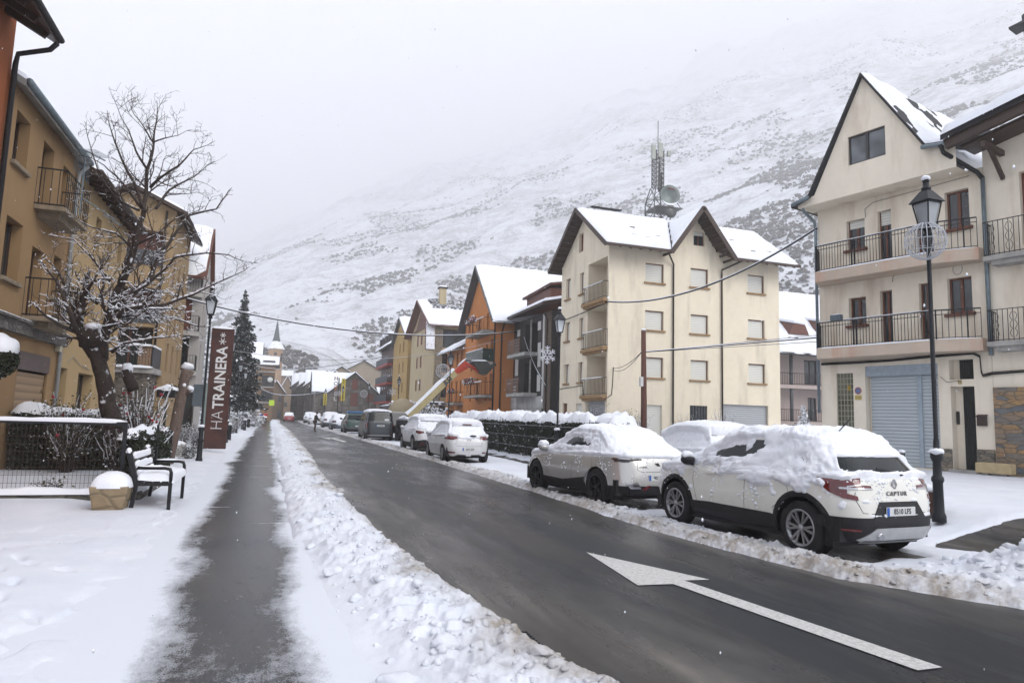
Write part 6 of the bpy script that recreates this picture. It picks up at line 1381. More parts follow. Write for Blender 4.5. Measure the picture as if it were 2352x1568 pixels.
# pruned trunk behind the bench
c = Vector((-3.0, 22.3, 0)); T = place('pollard_tree', 'short pruned trunk with a snow topped knob left of the near lamp', 'tree', c)
m = MB(); tp = lambda x, y: onY(x, y, 22.3)
m.tube([c, tp(402, 985), tp(412, 930), tp(424, 870), tp(432, 850)], [.19, .16, .15, .14, .19], 10); m.tube([tp(414, 915), tp(430, 895), tp(437, 900)], [.1, .1, .12], 8); m.build('trunk', m_wood('grey brown bark', (.15, .105, .085), (1, 1, .4), .85), T)
m = MB(); m.blob(tp(431, 842), .17, 1, 7, .7, .4); m.blob(tp(437, 893), .11, 2, 6, .8, .4); m.blob(tp(424, 884)+Vector((0, -.1, 0)), .06, 3, 5); m.build('snow_cap', SNOW, T, kind='stuff')
# snow laden sign-like box by the roses
T = place('mailbox_post', 'rounded grey box with a thick snow cap above the rose bush', 'box', (-2.62, 19.5, 0)); a = onY(384, 893, 19.5)
m = MB(); m.bar((a.x, 19.5, 0), (a.x, 19.5, a.z), .06); m.box(a.x-.22, a.x+.22, 19.35, 19.7, a.z-.22, a.z-.02); m.build('box', IRON, T, bevel=.03); m = MB(); snow_line(m, (a.x-.26, 19.52, a.z-.03), (a.x+.26, 19.52, a.z-.03), .42, .17); m.build('snow_cover', SNOW, T, recalc=False)
# ------------------------------------------------------------------ sign slab
T = place('hotel_sign_slab', 'tall rust brown sign slab reading HATRAINERA in white vertical letters', 'sign', (-2.28, 29, 0)); RUST = NT('rusted steel')
RUST.set('Base Color', RUST.mix(RUST.ramp(RUST.noise(2.2, 7, .7), [(.35, 0.0), (.7, 1.0)]), (.036, .013, .011), (.078, .026, .019))).set('Roughness', .75); RUST = RUST.m
xa, xb2 = -2.68, -1.86
m = MB(); m.box(xa, xb2, 29, 29.12, .15, 4.85); m.build('slab', RUST, T, bevel=.008); m = MB(); snow_line(m, (xa-.02, 29.06, 4.85), (xb2+.02, 29.06, 4.85), .18, .07); m.build('snow_cover', SNOW, T, recalc=False)
def fit(o, L_, H_, c):
    V = np.array([v.co for v in o.data.vertices]); a, b = V.min(0), V.max(0); s = np.array([H_/(b[0]-a[0]), 1, L_/(b[2]-a[2])]); V = (V-(a+b)/2)*s+np.array(c)
    for v, q in zip(o.data.vertices, V): v.co = q
WP = m_plain('white lettering', (.74, .74, .74), .6, var=.04); xm = -2.26
fit(text_on(face_mat((0, 0, 0), (0, 0, 1), (-1, 0, 0)), 'TRAINERA', .60, WP, T, bold=.012, ext=.006), 2.45, .40, (xm, 28.985, 2.92))
fit(text_on(face_mat((0, 0, 0), (0, 0, 1), (-1, 0, 0)), 'HA', .60, WP, T, bold=-.012, ext=.006), .70, .40, (xm, 28.985, 1.27))
for zc, r_ in ((4.33, .13), (4.58, .10)):
    m = MB()
    for k_ in range(3): a = pi*k_/3; m.bar((xm-r_*cos(a), 28.985, zc-r_*sin(a)), (xm+r_*cos(a), 28.985, zc+r_*sin(a)), .03, .01, (0, 1, 0))
    m.build('snowflake_mark', WP, T)
for (x, y, r_, h_, s_) in ((-3.6, 27, .5, .8, 1), (-3.1, 30.5, .5, .9, 2), (-3.9, 33.5, .7, 1.0, 3), (-2.9, 44, .6, 1.0, 4), (-3.0, 52, .8, 1.3, 5), (-3.2, 60, .8, 1.2, 6), (-2.7, 24.8, .3, .4, 7)):
    twiggy('snowy low shrub bed %s' % ('before the rust sign slab', 'at the foot of the rust sign slab', 'behind the near lamp', 'past the second lamp', 'beside the spruce bed', 'beyond the spruce bed', 'beside the near lamp post')[s_-1], (x, y, 0), r_, h_, 60, 20+s_, 'shrub', None, m_snowpatch('snowy leaves %d' % s_, (.05, .055, .03), .5, 12), leafn=700, stem=.008)
m = MB(); m.box(-6, -2.9, 25.6, 25.9, 0, .45); T = m.build('planter_wall', CONC, bevel=.02); tag(T, 'low pale concrete planter wall behind the near lamp', 'wall'); m = MB(); snow_line(m, (-6, 25.75, .45), (-2.9, 25.75, .45), .34, .12); m.build('snow_cover', SNOW, T, recalc=False)
# ------------------------------------------------------------------ conifers
NEED = m_snowpatch('dark needles with snow', (.022, .032, .028), .36, 3.4, upbias=.12); NEEDS = m_snowpatch('snow laden needles', (.04, .05, .045), .58, 2.4, upbias=.12)
def conifer(label, x, y, h, r, z0=.4, seed=0, mat=None, tiers=26, dens=1.0, droop=.25, name='spruce_tree', group=None):
    rs = random.Random(seed); T = place(name, label, 'tree', (x, y, 0), group); m = MB(); m.tube([(x, y, 0), (x, y, h)], [.16, .02], 7); m.build('trunk', BARK, T)
    C = []; 
    for t in range(tiers):
        f = t/(tiers-1); zz = z0+(h-z0)*f; rr = r*(1-f)**.85*(1+rs.uniform(-.38, .22))+.06; nb = max(5, int(17*(1-f)+5))
        for b in range(nb):
            a = rs.uniform(0, 2*pi); L = rr*rs.uniform(.7, 1.12); k2 = int(L*26*dens)+4
            for j in range(k2):
                g = (j+rs.random())/k2; sp = .16*L*(1-g)+.05; C.append((x+cos(a)*L*g-sin(a)*rs.gauss(0, sp), y+sin(a)*L*g+cos(a)*rs.gauss(0, sp), zz-droop*L*g**1.5+.10*L*g**3+rs.gauss(0, .05)))
    leafcloud('needles', C, .13, mat or NEED, T, seed, flat=.35, kind='stuff'); return T
conifer('tall dark pointed spruce standing above the snowy bushes left of the church', -3.75, 70, 13.0, 2.4, 2.0, 1, tiers=40, dens=1.6)
conifer('pale snow laden conifer behind the near lamp and rust sign', -6.4, 58, 10.5, 2.6, 1.0, 2, NEEDS, 22, 1.0, .1, 'conifer_tree')
conifer('low spreading snowy conifer left of the spruce foot', -5.2, 66, 5.6, 2.2, .2, 3, NEEDS, 18, 1.0, .15, 'conifer_tree')
conifer('low spreading snowy conifer right of the spruce foot', -3.2, 78, 5.6, 1.9, .2, 4, NEEDS, 18, 1.0, .15, 'conifer_tree')
conifer('small frosted conifer before the pinkish chalet', 38.0, 42.5, 3.2, .9, .3, 5, NEEDS, 14, 1, .1, 'conifer_tree')
# ornamental bushes in beds along the walk further on
for i, (x, y, s_) in enumerate(((-3.7, 66, .8), (-3.9, 74, .9), (-4.1, 84, .9), (-4.4, 95, 1.0), (-4.6, 108, 1.2))):
    T = place('snowy_bush', 'rounded snow covered bush by the walk, number %s from the spruce' % ('one', 'two', 'three', 'four', 'five')[i], 'bush', (x, y, 0), 'snow covered bushes along the far walk'); m = MB()
    for j in range(14): m.blob((x+RS.gauss(0, .45*s_), y+RS.gauss(0, .5), RS.uniform(.2, .95)*s_), .3*s_*RS.uniform(.6, 1.2), j, 5, .8, .6)
    m.build('leaves', m_snowpatch('bush snow', (.035, .04, .028), .58, 4), T, recalc=False)
T = place('pergola', 'dark flat roofed pergola with snow beside the conifers', 'pergola', (-6.5, 62, 0)); m = MB(); m.box(-9, -3.6, 60.4, 63, 2.55, 2.75); m.bar((-3.8, 60.6, 0), (-3.8, 60.6, 2.6), .1); m.bar((-8.8, 60.6, 0), (-8.8, 60.6, 2.6), .1); m.bar((-3.8, 60.6, 1.6), (-8.8, 60.6, 1.6), .08); m.build('frame', IRON, T)
m = MB(); snow_line(m, (-9, 60.5, 2.75), (-3.6, 60.5, 2.75), .4, .16); snow_line(m, (-8.8, 60.6, 1.64), (-3.8, 60.6, 1.64), .12, .14); m.build('snow_cover', SNOW, T, recalc=False)
# ------------------------------------------------------------------ cars
def m_paint(name, c, rough=.28, metal=0.0):
    k = NT(name); n = k.noise(3, 3); k.set('Base Color', k.ramp(n, [(.3, tuple(x*.93 for x in c)), (.7, c)])).set('Roughness', rough).set('Metallic', metal)
    k.b.inputs['Coat Weight'].default_value = .6 if max(c) > .2 else .25; k.b.inputs['Coat Roughness'].default_value = .08
    # dried road spray on the lower flanks
    z = k.sep()[2]; d = k.math('MULTIPLY', k.ramp(z, [(.25, 1.0), (.75, 0.0)]), k.ramp(k.noise(9, 5, .7), [(.45, 0.0), (.8, .4)]))
    k.l(k.mix(d, k.b.inputs['Base Color'].links[0].from_socket, (.22, .20, .18)), k.b.inputs['Base Color']); return k.m
RUBBER = m_plain('tyre rubber', (.014, .014, .015), .8, bump=.2); ALLOY = m_plain('alloy', (.34, .35, .36), .35, .7, var=.1); ALLOYD = m_plain('black alloy', (.02, .02, .022), .4, .3)
CGLASS = m_glass('car glass', (.010, .013, .014), .08); CGLASS.node_tree.nodes['Principled BSDF'].inputs['Specular IOR Level'].default_value = .3; LAMPR = m_plain('red lamp', (.11, .004, .007), .12, coat=1, var=.15); CHROME = m_plain('bright trim', (.5, .5, .52), .2, .9); SILVER = m_plain('silver skid plate', (.46, .47, .48), .35, .4)
PLATEW = m_plain('plate white', (.62, .63, .63), .5, var=.06); PLATEB = m_plain('plate blue', (.02, .10, .42), .5); INK = m_plain('plate ink', (.02, .02, .025), .6)
def catmull(rows, seg):
    K = [np.array(r, float) for r in rows]; out = []
    for i in range(len(K)-1):
        p0, p1, p2, p3 = K[max(i-1, 0)], K[i], K[i+1], K[min(i+2, len(K)-1)]
        for j in range(seg[i]):
            t = j/seg[i]; m1, m2 = (p2-p0)*.5, (p3-p1)*.5
            # limit tangents so rows keep their order
            lim = np.abs(p2-p1)*1.2; m1 = np.clip(m1, -lim, lim); m2 = np.clip(m2, -lim, lim)
            out.append((2*t**3-3*t*t+1)*p1+(t**3-2*t*t+t)*m1+(-2*t**3+3*t*t)*p2+(t**3-t*t)*m2)
    out.append(K[-1]); return out
def build_car(name, label, spec, loc, yaw, paint, cat='car', group=None, snow=None, hi=True):
    """spec rows: (rear y, front y, half width, z rear, z mid, z front, exponent)"""
    T = thing(name, label, cat, loc, yaw, group)
    rows = catmull(spec['rows'], spec['seg'] if hi else [max(1, q//2) for q in spec['seg']]); NC = 176 if hi else 88
    b0 = sum((spec['seg'] if hi else [max(1, q//2) for q in spec['seg']])[:spec['belt']]); b1 = sum((spec['seg'] if hi else [max(1, q//2) for q in spec['seg']])[:spec['belt']+1])
    L = spec['L']; th = np.linspace(0, 2*pi, 4001)[:-1]; c, s = np.cos(th), np.sin(th); e = 2/5.0
    x = np.sign(c)*np.abs(c)**e*.9; y = np.sign(s)*np.abs(s)**e*L/2; d = np.hypot(np.diff(x, append=x[:1]), np.diff(y, append=y[:1])); cs = np.cumsum(d); cs /= cs[-1]
    TH = np.interp((np.arange(NC)+.5)/NC, cs, th); CC, SS = np.cos(TH), np.sin(TH)
    P = []; 
    for (yr, yf, w_, zr, zm, zf, n) in rows:
        e = 2/n; X = np.sign(CC)*np.abs(CC)**e*w_; t = np.sign(SS)*np.abs(SS)**e; Y = (yr+yf)/2+(yf-yr)/2*t
        Z = zm+(zf-zr)/2*t+((zf+zr)/2-zm)*t*t; P.append(np.stack([X, Y, Z], -1))
    P = np.array(P); nR = len(P); V = P.reshape(-1, 3).copy(); idx = np.arange(nR*NC).reshape(nR, NC); nx = np.roll(idx, -1, 1)
    F = np.stack([idx[:-1], nx[:-1], nx[1:], idx[1:]], -1); Fq = F.reshape(-1, 4); ri, ci = np.meshgrid(np.arange(nR-1), np.arange(NC), indexing='ij'); ri, ci = ri.ravel(), ci.ravel()
    # wheel arches: snap the rim of the opening to a circle and open it
    R = spec['wr']; AR = spec.get('ar', R+.055); wheels = [(spec['wy'][0], R), (spec['wy'][1], R)]
    side = np.abs(V[:, 0]) > spec['W']/2*.72; kill = np.zeros(len(Fq), bool)
    for (wy, wz) in wheels:
        dd = np.hypot(V[:, 1]-wy, V[:, 2]-wz); ins = (dd < AR) & side & (V[:, 2] > .1)
        fi = ins[Fq].all(1); kill |= fi
        rim = np.unique(Fq[(ins[Fq].any(1)) & ~fi]); rim = rim[ins[rim]]; sc = AR/np.maximum(dd[rim], 1e-6)
        V[rim, 1] = wy+(V[rim, 1]-wy)*sc; V[rim, 2] = wz+(V[rim, 2]-wz)*sc
    # glazed cells
    cx_ = (np.abs(CC)**(2/5.0)); 
    def colmid(row): Q = P[row]; return (Q+np.roll(Q, -1, 0))/2
    Q = colmid(b0); QX, QY = np.abs(Q[:, 0])/rows[b0][2], Q[:, 1]; ymid = (rows[b0][0]+rows[b0][1])/2; tt = (QY-ymid)/((rows[b0][1]-rows[b0][0])/2)
    reg = np.zeros(NC, int)
    reg[(QX < spec.get('ws', .90)) & (tt > 0)] = 1; reg[(QX < spec.get('rw', .88)) & (tt < 0)] = 2
    for k_, (a, b) in enumerate(spec['side']):
        reg[(QX > .93) & (QY > a) & (QY < b)] = 3+k_
    r0_, r1_ = b0, b1; mg = 1 if hi else 0
    parts = {}
    for k_ in range(1, 3+len(spec['side'])):
        lo, hi_ = (r0_+mg, r1_-mg) if k_ > 2 else (r0_+(0 if k_ == 2 else 0), r1_-(mg if k_ == 2 else 0))
        sel = (ri >= lo) & (ri < hi_) & (reg[ci] == k_)
        if sel.any(): parts[k_] = np.where(sel)[0]
    glass = np.zeros(len(Fq), bool)
    for q in parts.values(): glass[q] = True
    low = (ri < sum((spec['seg'] if hi else [max(1, q//2) for q in spec['seg']])[:spec.get('clad', 1)])) 
    def sub(mask, nm, mat, off=0.0):
        f = Fq[mask]; u, inv = np.unique(f, return_inverse=True); vv = V[u]
        if off:
            cen = np.array([0, L/2, .8]); dv = vv-cen; dv[:, 1] *= .2; dv /= np.linalg.norm(dv, axis=1)[:, None]; vv = vv-dv*off
        return npmesh(nm, vv, inv.reshape(f.shape).tolist(), mat, T)
    # caps
    caps = [list(idx[0][::-1]), list(idx[-1])]
    body = ~kill & ~glass & ~low; o = sub(body, 'body', paint)
    bm = bmesh.new(); bm.from_mesh(o.data); bm.verts.ensure_lookup_table(); top = [v for v in bm.verts if v.is_boundary and v.co.z > spec['H']*.93]
    if len(top) > 3:
        es = [e_ for e_ in bm.edges if e_.is_boundary and e_.verts[0].co.z > spec['H']*.93 and e_.verts[1].co.z > spec['H']*.93]
        try: bmesh.ops.holes_fill(bm, edges=es, sides=0)
        except Exception: pass
    bmesh.ops.recalc_face_normals(bm, faces=bm.faces); bm.to_mesh(o.data); bm.free()
    if low.any(): sub(low & ~kill, 'lower_cladding', spec.get('cladm', BLACK))
    names = {1: 'windscreen', 2: 'rear_window'}
    for k_, q in parts.items():
        if k_ <= 2: mk = np.zeros(len(Fq), bool); mk[q] = True; sub(mk, names[k_], CGLASS, .004)
        else:
            for sg in (-1, 1):
                mk = np.zeros(len(Fq), bool); mk[q] = True; fc_ = V[Fq].mean(1)[:, 0]*sg > 0; mk &= fc_; 
                if mk.any(): sub(mk, 'side_window', CGLASS, .004)
    m = MB(); W2 = spec['W']/2
    m.box(-W2+.12, W2-.12, .35, L-.35, .17, .30); m.box(-W2*.9, W2*.9, .22, L-.25, .25, .55); m.build('underbody', BLACK, T)
    for (wy, wz) in wheels:
        for sg in (-1, 1):
            m = MB(); a = [(wy+(AR)*cos(t), wz+(AR)*sin(t)) for t in [-.25+(pi+.5)*i/16 for i in range(17)]]
            v = [(sg*(W2-.035), p_, q_) for p_, q_ in a]+[(sg*(W2-.34), p_, q_) for p_, q_ in a]; m.add(v, [(i, i+1, 18+i, 17+i) for i in range(16)], True); m.build('wheel_housing', BLACK, T, recalc=False)
    # surface for projecting trim
    bv = BVHTree.FromPolygons([Vector(v) for v in V], [tuple(int(i) for i in f) for f in Fq])
    def proj(o_, d_): 
        h = bv.ray_cast(Vector(o_), Vector(d_)); return (h[0], h[1]) if h[0] is not None else (None, None)
    T_ = dict(root=T, proj=proj, V=V, Fq=Fq, P=P, spec=spec, bv=bv, kill=kill, glass=glass)
    # wheels
    for (wy, wz) in wheels:
        for sg in (-1, 1):
            wh = thing('wheel', None, None, (sg*(W2-.125), wy, wz)); wh.parent = T; m = MB(); wd = .11
            m.lathe([(R*.64, -wd), (R*.93, -wd), (R, -wd*.72), (R, wd*.72), (R*.93, wd), (R*.66, wd), (R*.62, wd*.6)], n=40 if hi else 20, axis='x', cap=False); m.build('tyre', RUBBER, wh)
            m = MB(); f = sg; 
            rm = spec.get('rim', ALLOY)
            m.lathe([(R*.66, wd*.85*f), (R*.70, wd*1.0*f), (R*.63, wd*1.02*f), (R*.60, wd*.5*f)], n=36, axis='x', cap=False)
            ns = spec.get('spokes', 5)
            for k_ in range(ns):
                for dv in ((-.14, .14) if hi else (0,)):
                    a0 = 2*pi*k_/ns; a1 = a0+dv*1.35; m.bar((f*wd*.80, cos(a0)*R*.10, sin(a0)*R*.10), (f*wd*.96, cos(a1)*R*.64, sin(a1)*R*.64), R*(.085 if hi else .15), .02, (1, 0, 0))
            m.lathe([(0, wd*.9*f), (R*.12, wd*.92*f), (R*.16, wd*.7*f)], n=14, axis='x'); m.build('rim', rm, wh, recalc=True)
            m = MB(); m.lathe([(0, wd*.3*f), (R*.6, wd*.3*f)], n=24, axis='x'); m.build('brake_disc', BLACK, wh)
    return T_
def patch(car, poly, view, mat, name, off=.006, cell=.04, par=None, th=.01, origin=None):
    """a trim piece outlined in rear view (x,z), left view (y,z) or at a corner, laid onto the body"""
    bm = bmesh.new(); vs = [bm.verts.new((p[0], p[1], 0)) for p in poly]; bm.faces.new(vs)
    for ax in (0, 1):
        lo, hi = min(p[ax] for p in poly), max(p[ax] for p in poly); k = lo+cell
        while k < hi-1e-4:
            bmesh.ops.bisect_plane(bm, geom=bm.verts[:]+bm.edges[:]+bm.faces[:], plane_co=Vector((k, 0, 0)) if ax == 0 else Vector((0, k, 0)), plane_no=Vector((1, 0, 0)) if ax == 0 else Vector((0, 1, 0)), dist=1e-5); k += cell
    bad = []
    for v in bm.verts:
        a, b = v.co.x, v.co.y
        if view == 'rear': o, d = (a, -1.5, b), (0, 1, 0)
        elif view == 'left': o, d = (-2, a, b), (1, 0, 0)
        elif view == 'right': o, d = (2, a, b), (-1, 0, 0)
        elif view == 'front': o, d = (a, car['spec']['L']+1.5, b), (0, -1, 0)
        elif view in ('cornerL', 'cornerR'):       # a = distance round the rear corner, negative on the flank
            sg = -1 if view == 'cornerL' else 1; q = Vector((.70710678*sg*-1, .70710678, 0)); base = Vector((sg*(car['spec']['W']/2), 0, 0)); tng = Vector((-sg*.70710678, -.70710678, 0))
            oo = base-q*1.2+tng*a; o, d = (oo.x, oo.y, b), tuple(q)
        h, n = car['proj'](o, d)
        if h is None: bad.append(v); continue
        n = n if n.dot(Vector(d)) < 0 else -n; v.co = h+n*off
    bmesh.ops.delete(bm, geom=bad, context='VERTS')
    if th and len(bm.faces):
        r = bmesh.ops.extrude_face_region(bm, geom=bm.faces[:]); 
        nv = [g for g in r['geom'] if isinstance(g, bmesh.types.BMVert)]; dd = Vector({'rear': (0, 1, 0), 'left': (1, 0, 0), 'right': (-1, 0, 0), 'front': (0, -1, 0)}.get(view, (.7 if view == 'cornerL' else -.7, .7, 0)))
        for v in nv: v.co += dd*(th+.006)
    bmesh.ops.recalc_face_normals(bm, faces=bm.faces)
    me = bpy.data.meshes.new(name); bm.to_mesh(me); bm.free(); me.materials.append(mat)
    return link(bpy.data.objects.new(name, me), par or car['root'])
def strip(car, pts, w, view, mat, name='panel_gap', off=.002):
    pl = [Vector((p[0], p[1], 0)) for p in pts]; L_, R_ = [], []
    for i, p in enumerate(pl):
        d = (pl[min(i+1, len(pl)-1)]-pl[max(i-1, 0)]).normalized(); n = Vector((-d.y, d.x, 0)); L_.append(p+n*w/2); R_.append(p-n*w/2)
    return patch(car, [(q.x, q.y) for q in L_+R_[::-1]], view, mat, name, off, .12, th=0)
def arch_ring(car, wy, wid, mat, name='arch_trim'):
    R = car['spec'].get('ar', car['spec']['wr']+.055); wz = car['spec']['wr']
    for v_ in ('left', 'right'):
        V, F = [], []; n = 26; K = 4
        for i in range(n+1):
            t = -.12+(pi+.24)*i/n
            for j in range(K):
                r = R-.004+wid*j/(K-1); sg = -1 if v_ == 'left' else 1
                h, nn = car['proj']((sg*2, wy+r*cos(t), max(.2, wz+r*sin(t))), (-sg, 0, 0))
                V.append((h.x+sg*(.012 if 0 < j < K-1 else .002), h.y, h.z) if h is not None else (sg*car['spec']['W']/2, wy+r*cos(t), wz+r*sin(t)))
        F = [(i*K+j, i*K+j+1, (i+1)*K+j+1, (i+1)*K+j) for i in range(n) for j in range(K-1)]; npmesh(name, V, F, mat, car['root'])
def car_snow(car, fn, seed=0, name='snow_cover', mat=None, fine=True):
    """snow lying on the body: the body surface lifted by a thickness field, sunk where there is none"""
    P = car['P']; nR, NC = P.shape[:2]
    # refine between rows
    k_ = 2 if fine else 1; rr = np.linspace(0, nR-1, (nR-1)*k_+1); cc = np.arange(NC*k_)/k_
    i0 = np.floor(rr).astype(int); f = rr-i0; i1 = np.minimum(i0+1, nR-1); A = P[i0]*(1-f)[:, None, None]+P[i1]*f[:, None, None]
    j0 = np.floor(cc).astype(int); g = cc-j0; j1 = (j0+1) % NC; A = A[:, j0]*(1-g)[None, :, None]+A[:, j1]*g[None, :, None]
    # close the roof: extra rings towards the middle line
    last = A[-1]; cen = last.mean(0); cen[2] = car['spec']['H']+.005; ex = []
    yc = last[:, 1:2]
    for s_ in (.75, .5, .25, .04):
        q = last.copy(); q[:, 0] *= s_; q[:, 1] = cen[1]+(last[:, 1]-cen[1])*(s_*.35+.65 if s_ > .05 else .62); q[:, 2] = last[:, 2]+(1-s_**2)*.02; ex.append(q)
    A = np.concatenate([A, np.array(ex)], 0); n, m_ = A.shape[:2]
    du = np.roll(A, -1, 1)-np.roll(A, 1, 1); dv = np.gradient(A, axis=0); N = np.cross(du, dv); N /= np.maximum(np.linalg.norm(N, axis=2), 1e-9)[..., None]
    cdir = A-np.array([0, car['spec']['L']/2, .5]); fl = (N*cdir).sum(2) < 0; N[fl] *= -1
    N[-4:] = np.array([0, 0, 1.0])
    t = fn(A, N, seed); R = car['spec'].get('ar', car['spec']['wr']+.055)
    for wy in car['spec']['wy']:
        dd = np.hypot(A[..., 1]-wy, A[..., 2]-car['spec']['wr']); t = np.where((dd < R+.03) & (np.abs(A[..., 0]) > .5), -.03, t)
    t = np.where(t > .004, t+fbm(A*38, 2, seed+31)*.012+fbm(A*11, 3, seed+33)*.022, t); B = A+N*t[..., None]; B[..., 2] += np.clip(t, 0, 1)*.15
    idx = np.arange(n*m_).reshape(n, m_); nx = np.roll(idx, -1, 1); F = np.stack([idx[:-1], nx[:-1], nx[1:], idx[1:]], -1).reshape(-1, 4)
    ok = (t.ravel()[F] > -.02).any(1); F = F[ok]; u, inv = np.unique(F, return_inverse=True)
    return npmesh(name, B.reshape(-1, 3)[u], inv.reshape(F.shape).tolist(), mat or SNOWC, car['root'])
def gen_snow(roof, hood, side, glass, zbelt, lumps=.3, rear=.5, edge=.72):
    def fn(A, N, seed):
        nz = N[..., 2]; z = A[..., 2]; n1 = fbm(A*2.2+seed*3.3, 4, seed); n2 = fbm(A*7+seed, 4, seed+4); n3 = fbm(A*20, 3, seed+7)
        up = sst(edge-.35, edge, nz+n1*.10); top = (z > zbelt+.25)
        t = np.where(top, roof, hood)*up*(1+lumps*n1+.25*n2)
        sc = np.where(z > zbelt-.02, glass, side*sst(.45, zbelt, z)); rr_ = (A[..., 1] < .7)
        sc = np.where(rr_, rear*sst(.5, zbelt, z), sc)
        cov = n1*.9+n2*.9+.25*n3+(sc*2-1); t2 = np.clip((cov)*.09, -.03, .045)
        return np.maximum(t, t2)-.012+n3*.006
    return fn
def plate(car, x, z, txt, w=.52, eu=True, tilt=0.0, d=.012):
    h, n = car['proj']((x, -1.5, z), (0, 1, 0)); y = h.y-d
    m = MB(); m.box(x-w/2, x+w/2, y, y+.012, z-.055, z+.055); p = m.build('number_plate', PLATEW, car['root'], bevel=.003)
    if eu: m = MB(); m.box(x-w/2+.003, x-w/2+.045, y-.003, y, z-.052, z+.052); m.build('plate_band', PLATEB, p)
    if txt: text_on(face_mat((x+.02, y-.002, z-.002), (1, 0, 0), (0, 0, 1)), txt, .092, INK, p, 'lettering', .001, sx=.92, bold=.0015)
    return p
def mirror(car, y, z, mat, w=None):
    W2 = w or car['spec']['W']/2*.95
    for sg in (-1, 1):
        m = MB(); m.blob((sg*(W2+.13), y, z+.03), .115, 3+sg, 8, .72, .1); m.bar((sg*(W2-.06), y+.03, z-.05), (sg*(W2+.08), y, z-.02), .06, .05); m.build('door_mirror', mat, car['root'])
# ---- specs
SP_SUV = dict(L=4.25, W=1.80, H=1.58, wr=.345, ar=.41, wy=(.78, 3.42), belt=5, clad=2, seg=[2, 3, 5, 8, 5, 9, 3, 2],
    rows=[(.35, 3.95, .70, .22, .22, .22, 5), (.06, 4.18, .84, .27, .26, .26, 5), (.0, 4.25, .885, .46, .42, .45, 5.5), (.02, 4.22, .90, .72, .66, .66, 6), (.10, 4.02, .885, 1.00, .93, .88, 6.5),
          (.20, 3.25, .82, 1.08, 1.06, 1.08, 6.5), (.52, 2.45, .64, 1.46, 1.49, 1.45, 6), (.62, 2.25, .54, 1.52, 1.56, 1.52, 5), (.95, 1.95, .35, 1.555, 1.58, 1.555, 4)],
    side=[(.52, .82), (.90, 1.72), (1.80, 2.85)], spokes=6)
SP_DS = dict(L=4.40, W=1.86, H=1.50, wr=.36, ar=.405, wy=(.86, 3.53), belt=5, clad=2, seg=[2, 3, 5, 8, 4, 9, 3, 2], rim=ALLOYD,
    rows=[(.35, 4.1, .72, .22, .22, .22, 5), (.08, 4.32, .86, .26, .25, .26, 5), (.0, 4.40, .915, .45, .40, .44, 5.5), (.04, 4.37, .93, .74, .66, .64, 5), (.12, 4.15, .90, .99, .90, .84, 5.5),
          (.22, 3.3, .82, 1.04, 1.02, 1.02, 5.5), (.95, 2.35, .62, 1.38, 1.42, 1.38, 5), (1.1, 2.2, .52, 1.42, 1.48, 1.45, 5), (1.35, 2.0, .33, 1.46, 1.50, 1.48, 4)],
    side=[(.9, 1.75), (1.83, 2.9)], spokes=5)
SP_HATCH = dict(L=4.03, W=1.73, H=1.47, wr=.31, ar=.36, wy=(.66, 3.22), belt=5, clad=1, seg=[2, 3, 5, 7, 5, 8, 3, 2],
    rows=[(.3, 3.8, .66, .2, .2, .2, 5), (.06, 3.97, .81, .25, .24, .25, 5), (.0, 4.03, .85, .45, .40, .42, 5.5), (.02, 4.0, .865, .72, .64, .60, 6), (.08, 3.82, .85, .92, .86, .80, 6),
          (.18, 3.1, .78, 1.0, .98, 1.0, 6), (.50, 2.3, .60, 1.36, 1.39, 1.34, 5.5), (.62, 2.1, .5, 1.41, 1.45, 1.41, 5), (.95, 1.85, .32, 1.45, 1.47, 1.45, 4)], side=[(.6, 1.6), (1.68, 2.7)], spokes=6)
SP_VAN = dict(L=4.9, W=1.9, H=1.95, wr=.34, ar=.40, wy=(.95, 3.95), belt=5, clad=1, seg=[2, 3, 5, 7, 4, 9, 3, 2],
    rows=[(.2, 4.7, .78, .25, .25, .25, 6), (.04, 4.84, .90, .3, .28, .28, 7), (.0, 4.9, .945, .55, .45, .45, 8), (.02, 4.86, .95, .85, .8, .8, 8), (.05, 4.6, .93, 1.12, 1.08, 1.0, 8),
          (.09, 4.15, .90, 1.24, 1.22, 1.18, 8), (.28, 3.35, .80, 1.80, 1.82, 1.78, 8), (.35, 3.15, .72, 1.88, 1.90, 1.86, 7), (.6, 2.9, .5, 1.93, 1.95, 1.92, 5)], side=[(.4, 1.6), (1.7, 2.75), (2.85, 3.7)], spokes=5)
SP_OFF = dict(SP_SUV, L=4.6, H=1.72, wy=(.85, 3.7), W=1.84, wr=.37, ar=.44, rows=[(r[0], r[1]+.35, r[2]+.02, r[3]*1.09, r[4]*1.09, r[5]*1.09, r[6]+.5) for r in SP_SUV['rows']], side=[(.6, 1.0), (1.08, 1.9), (2.0, 3.1)])
DARKP = m_paint('dark wheel arch', (.03, .03, .03))
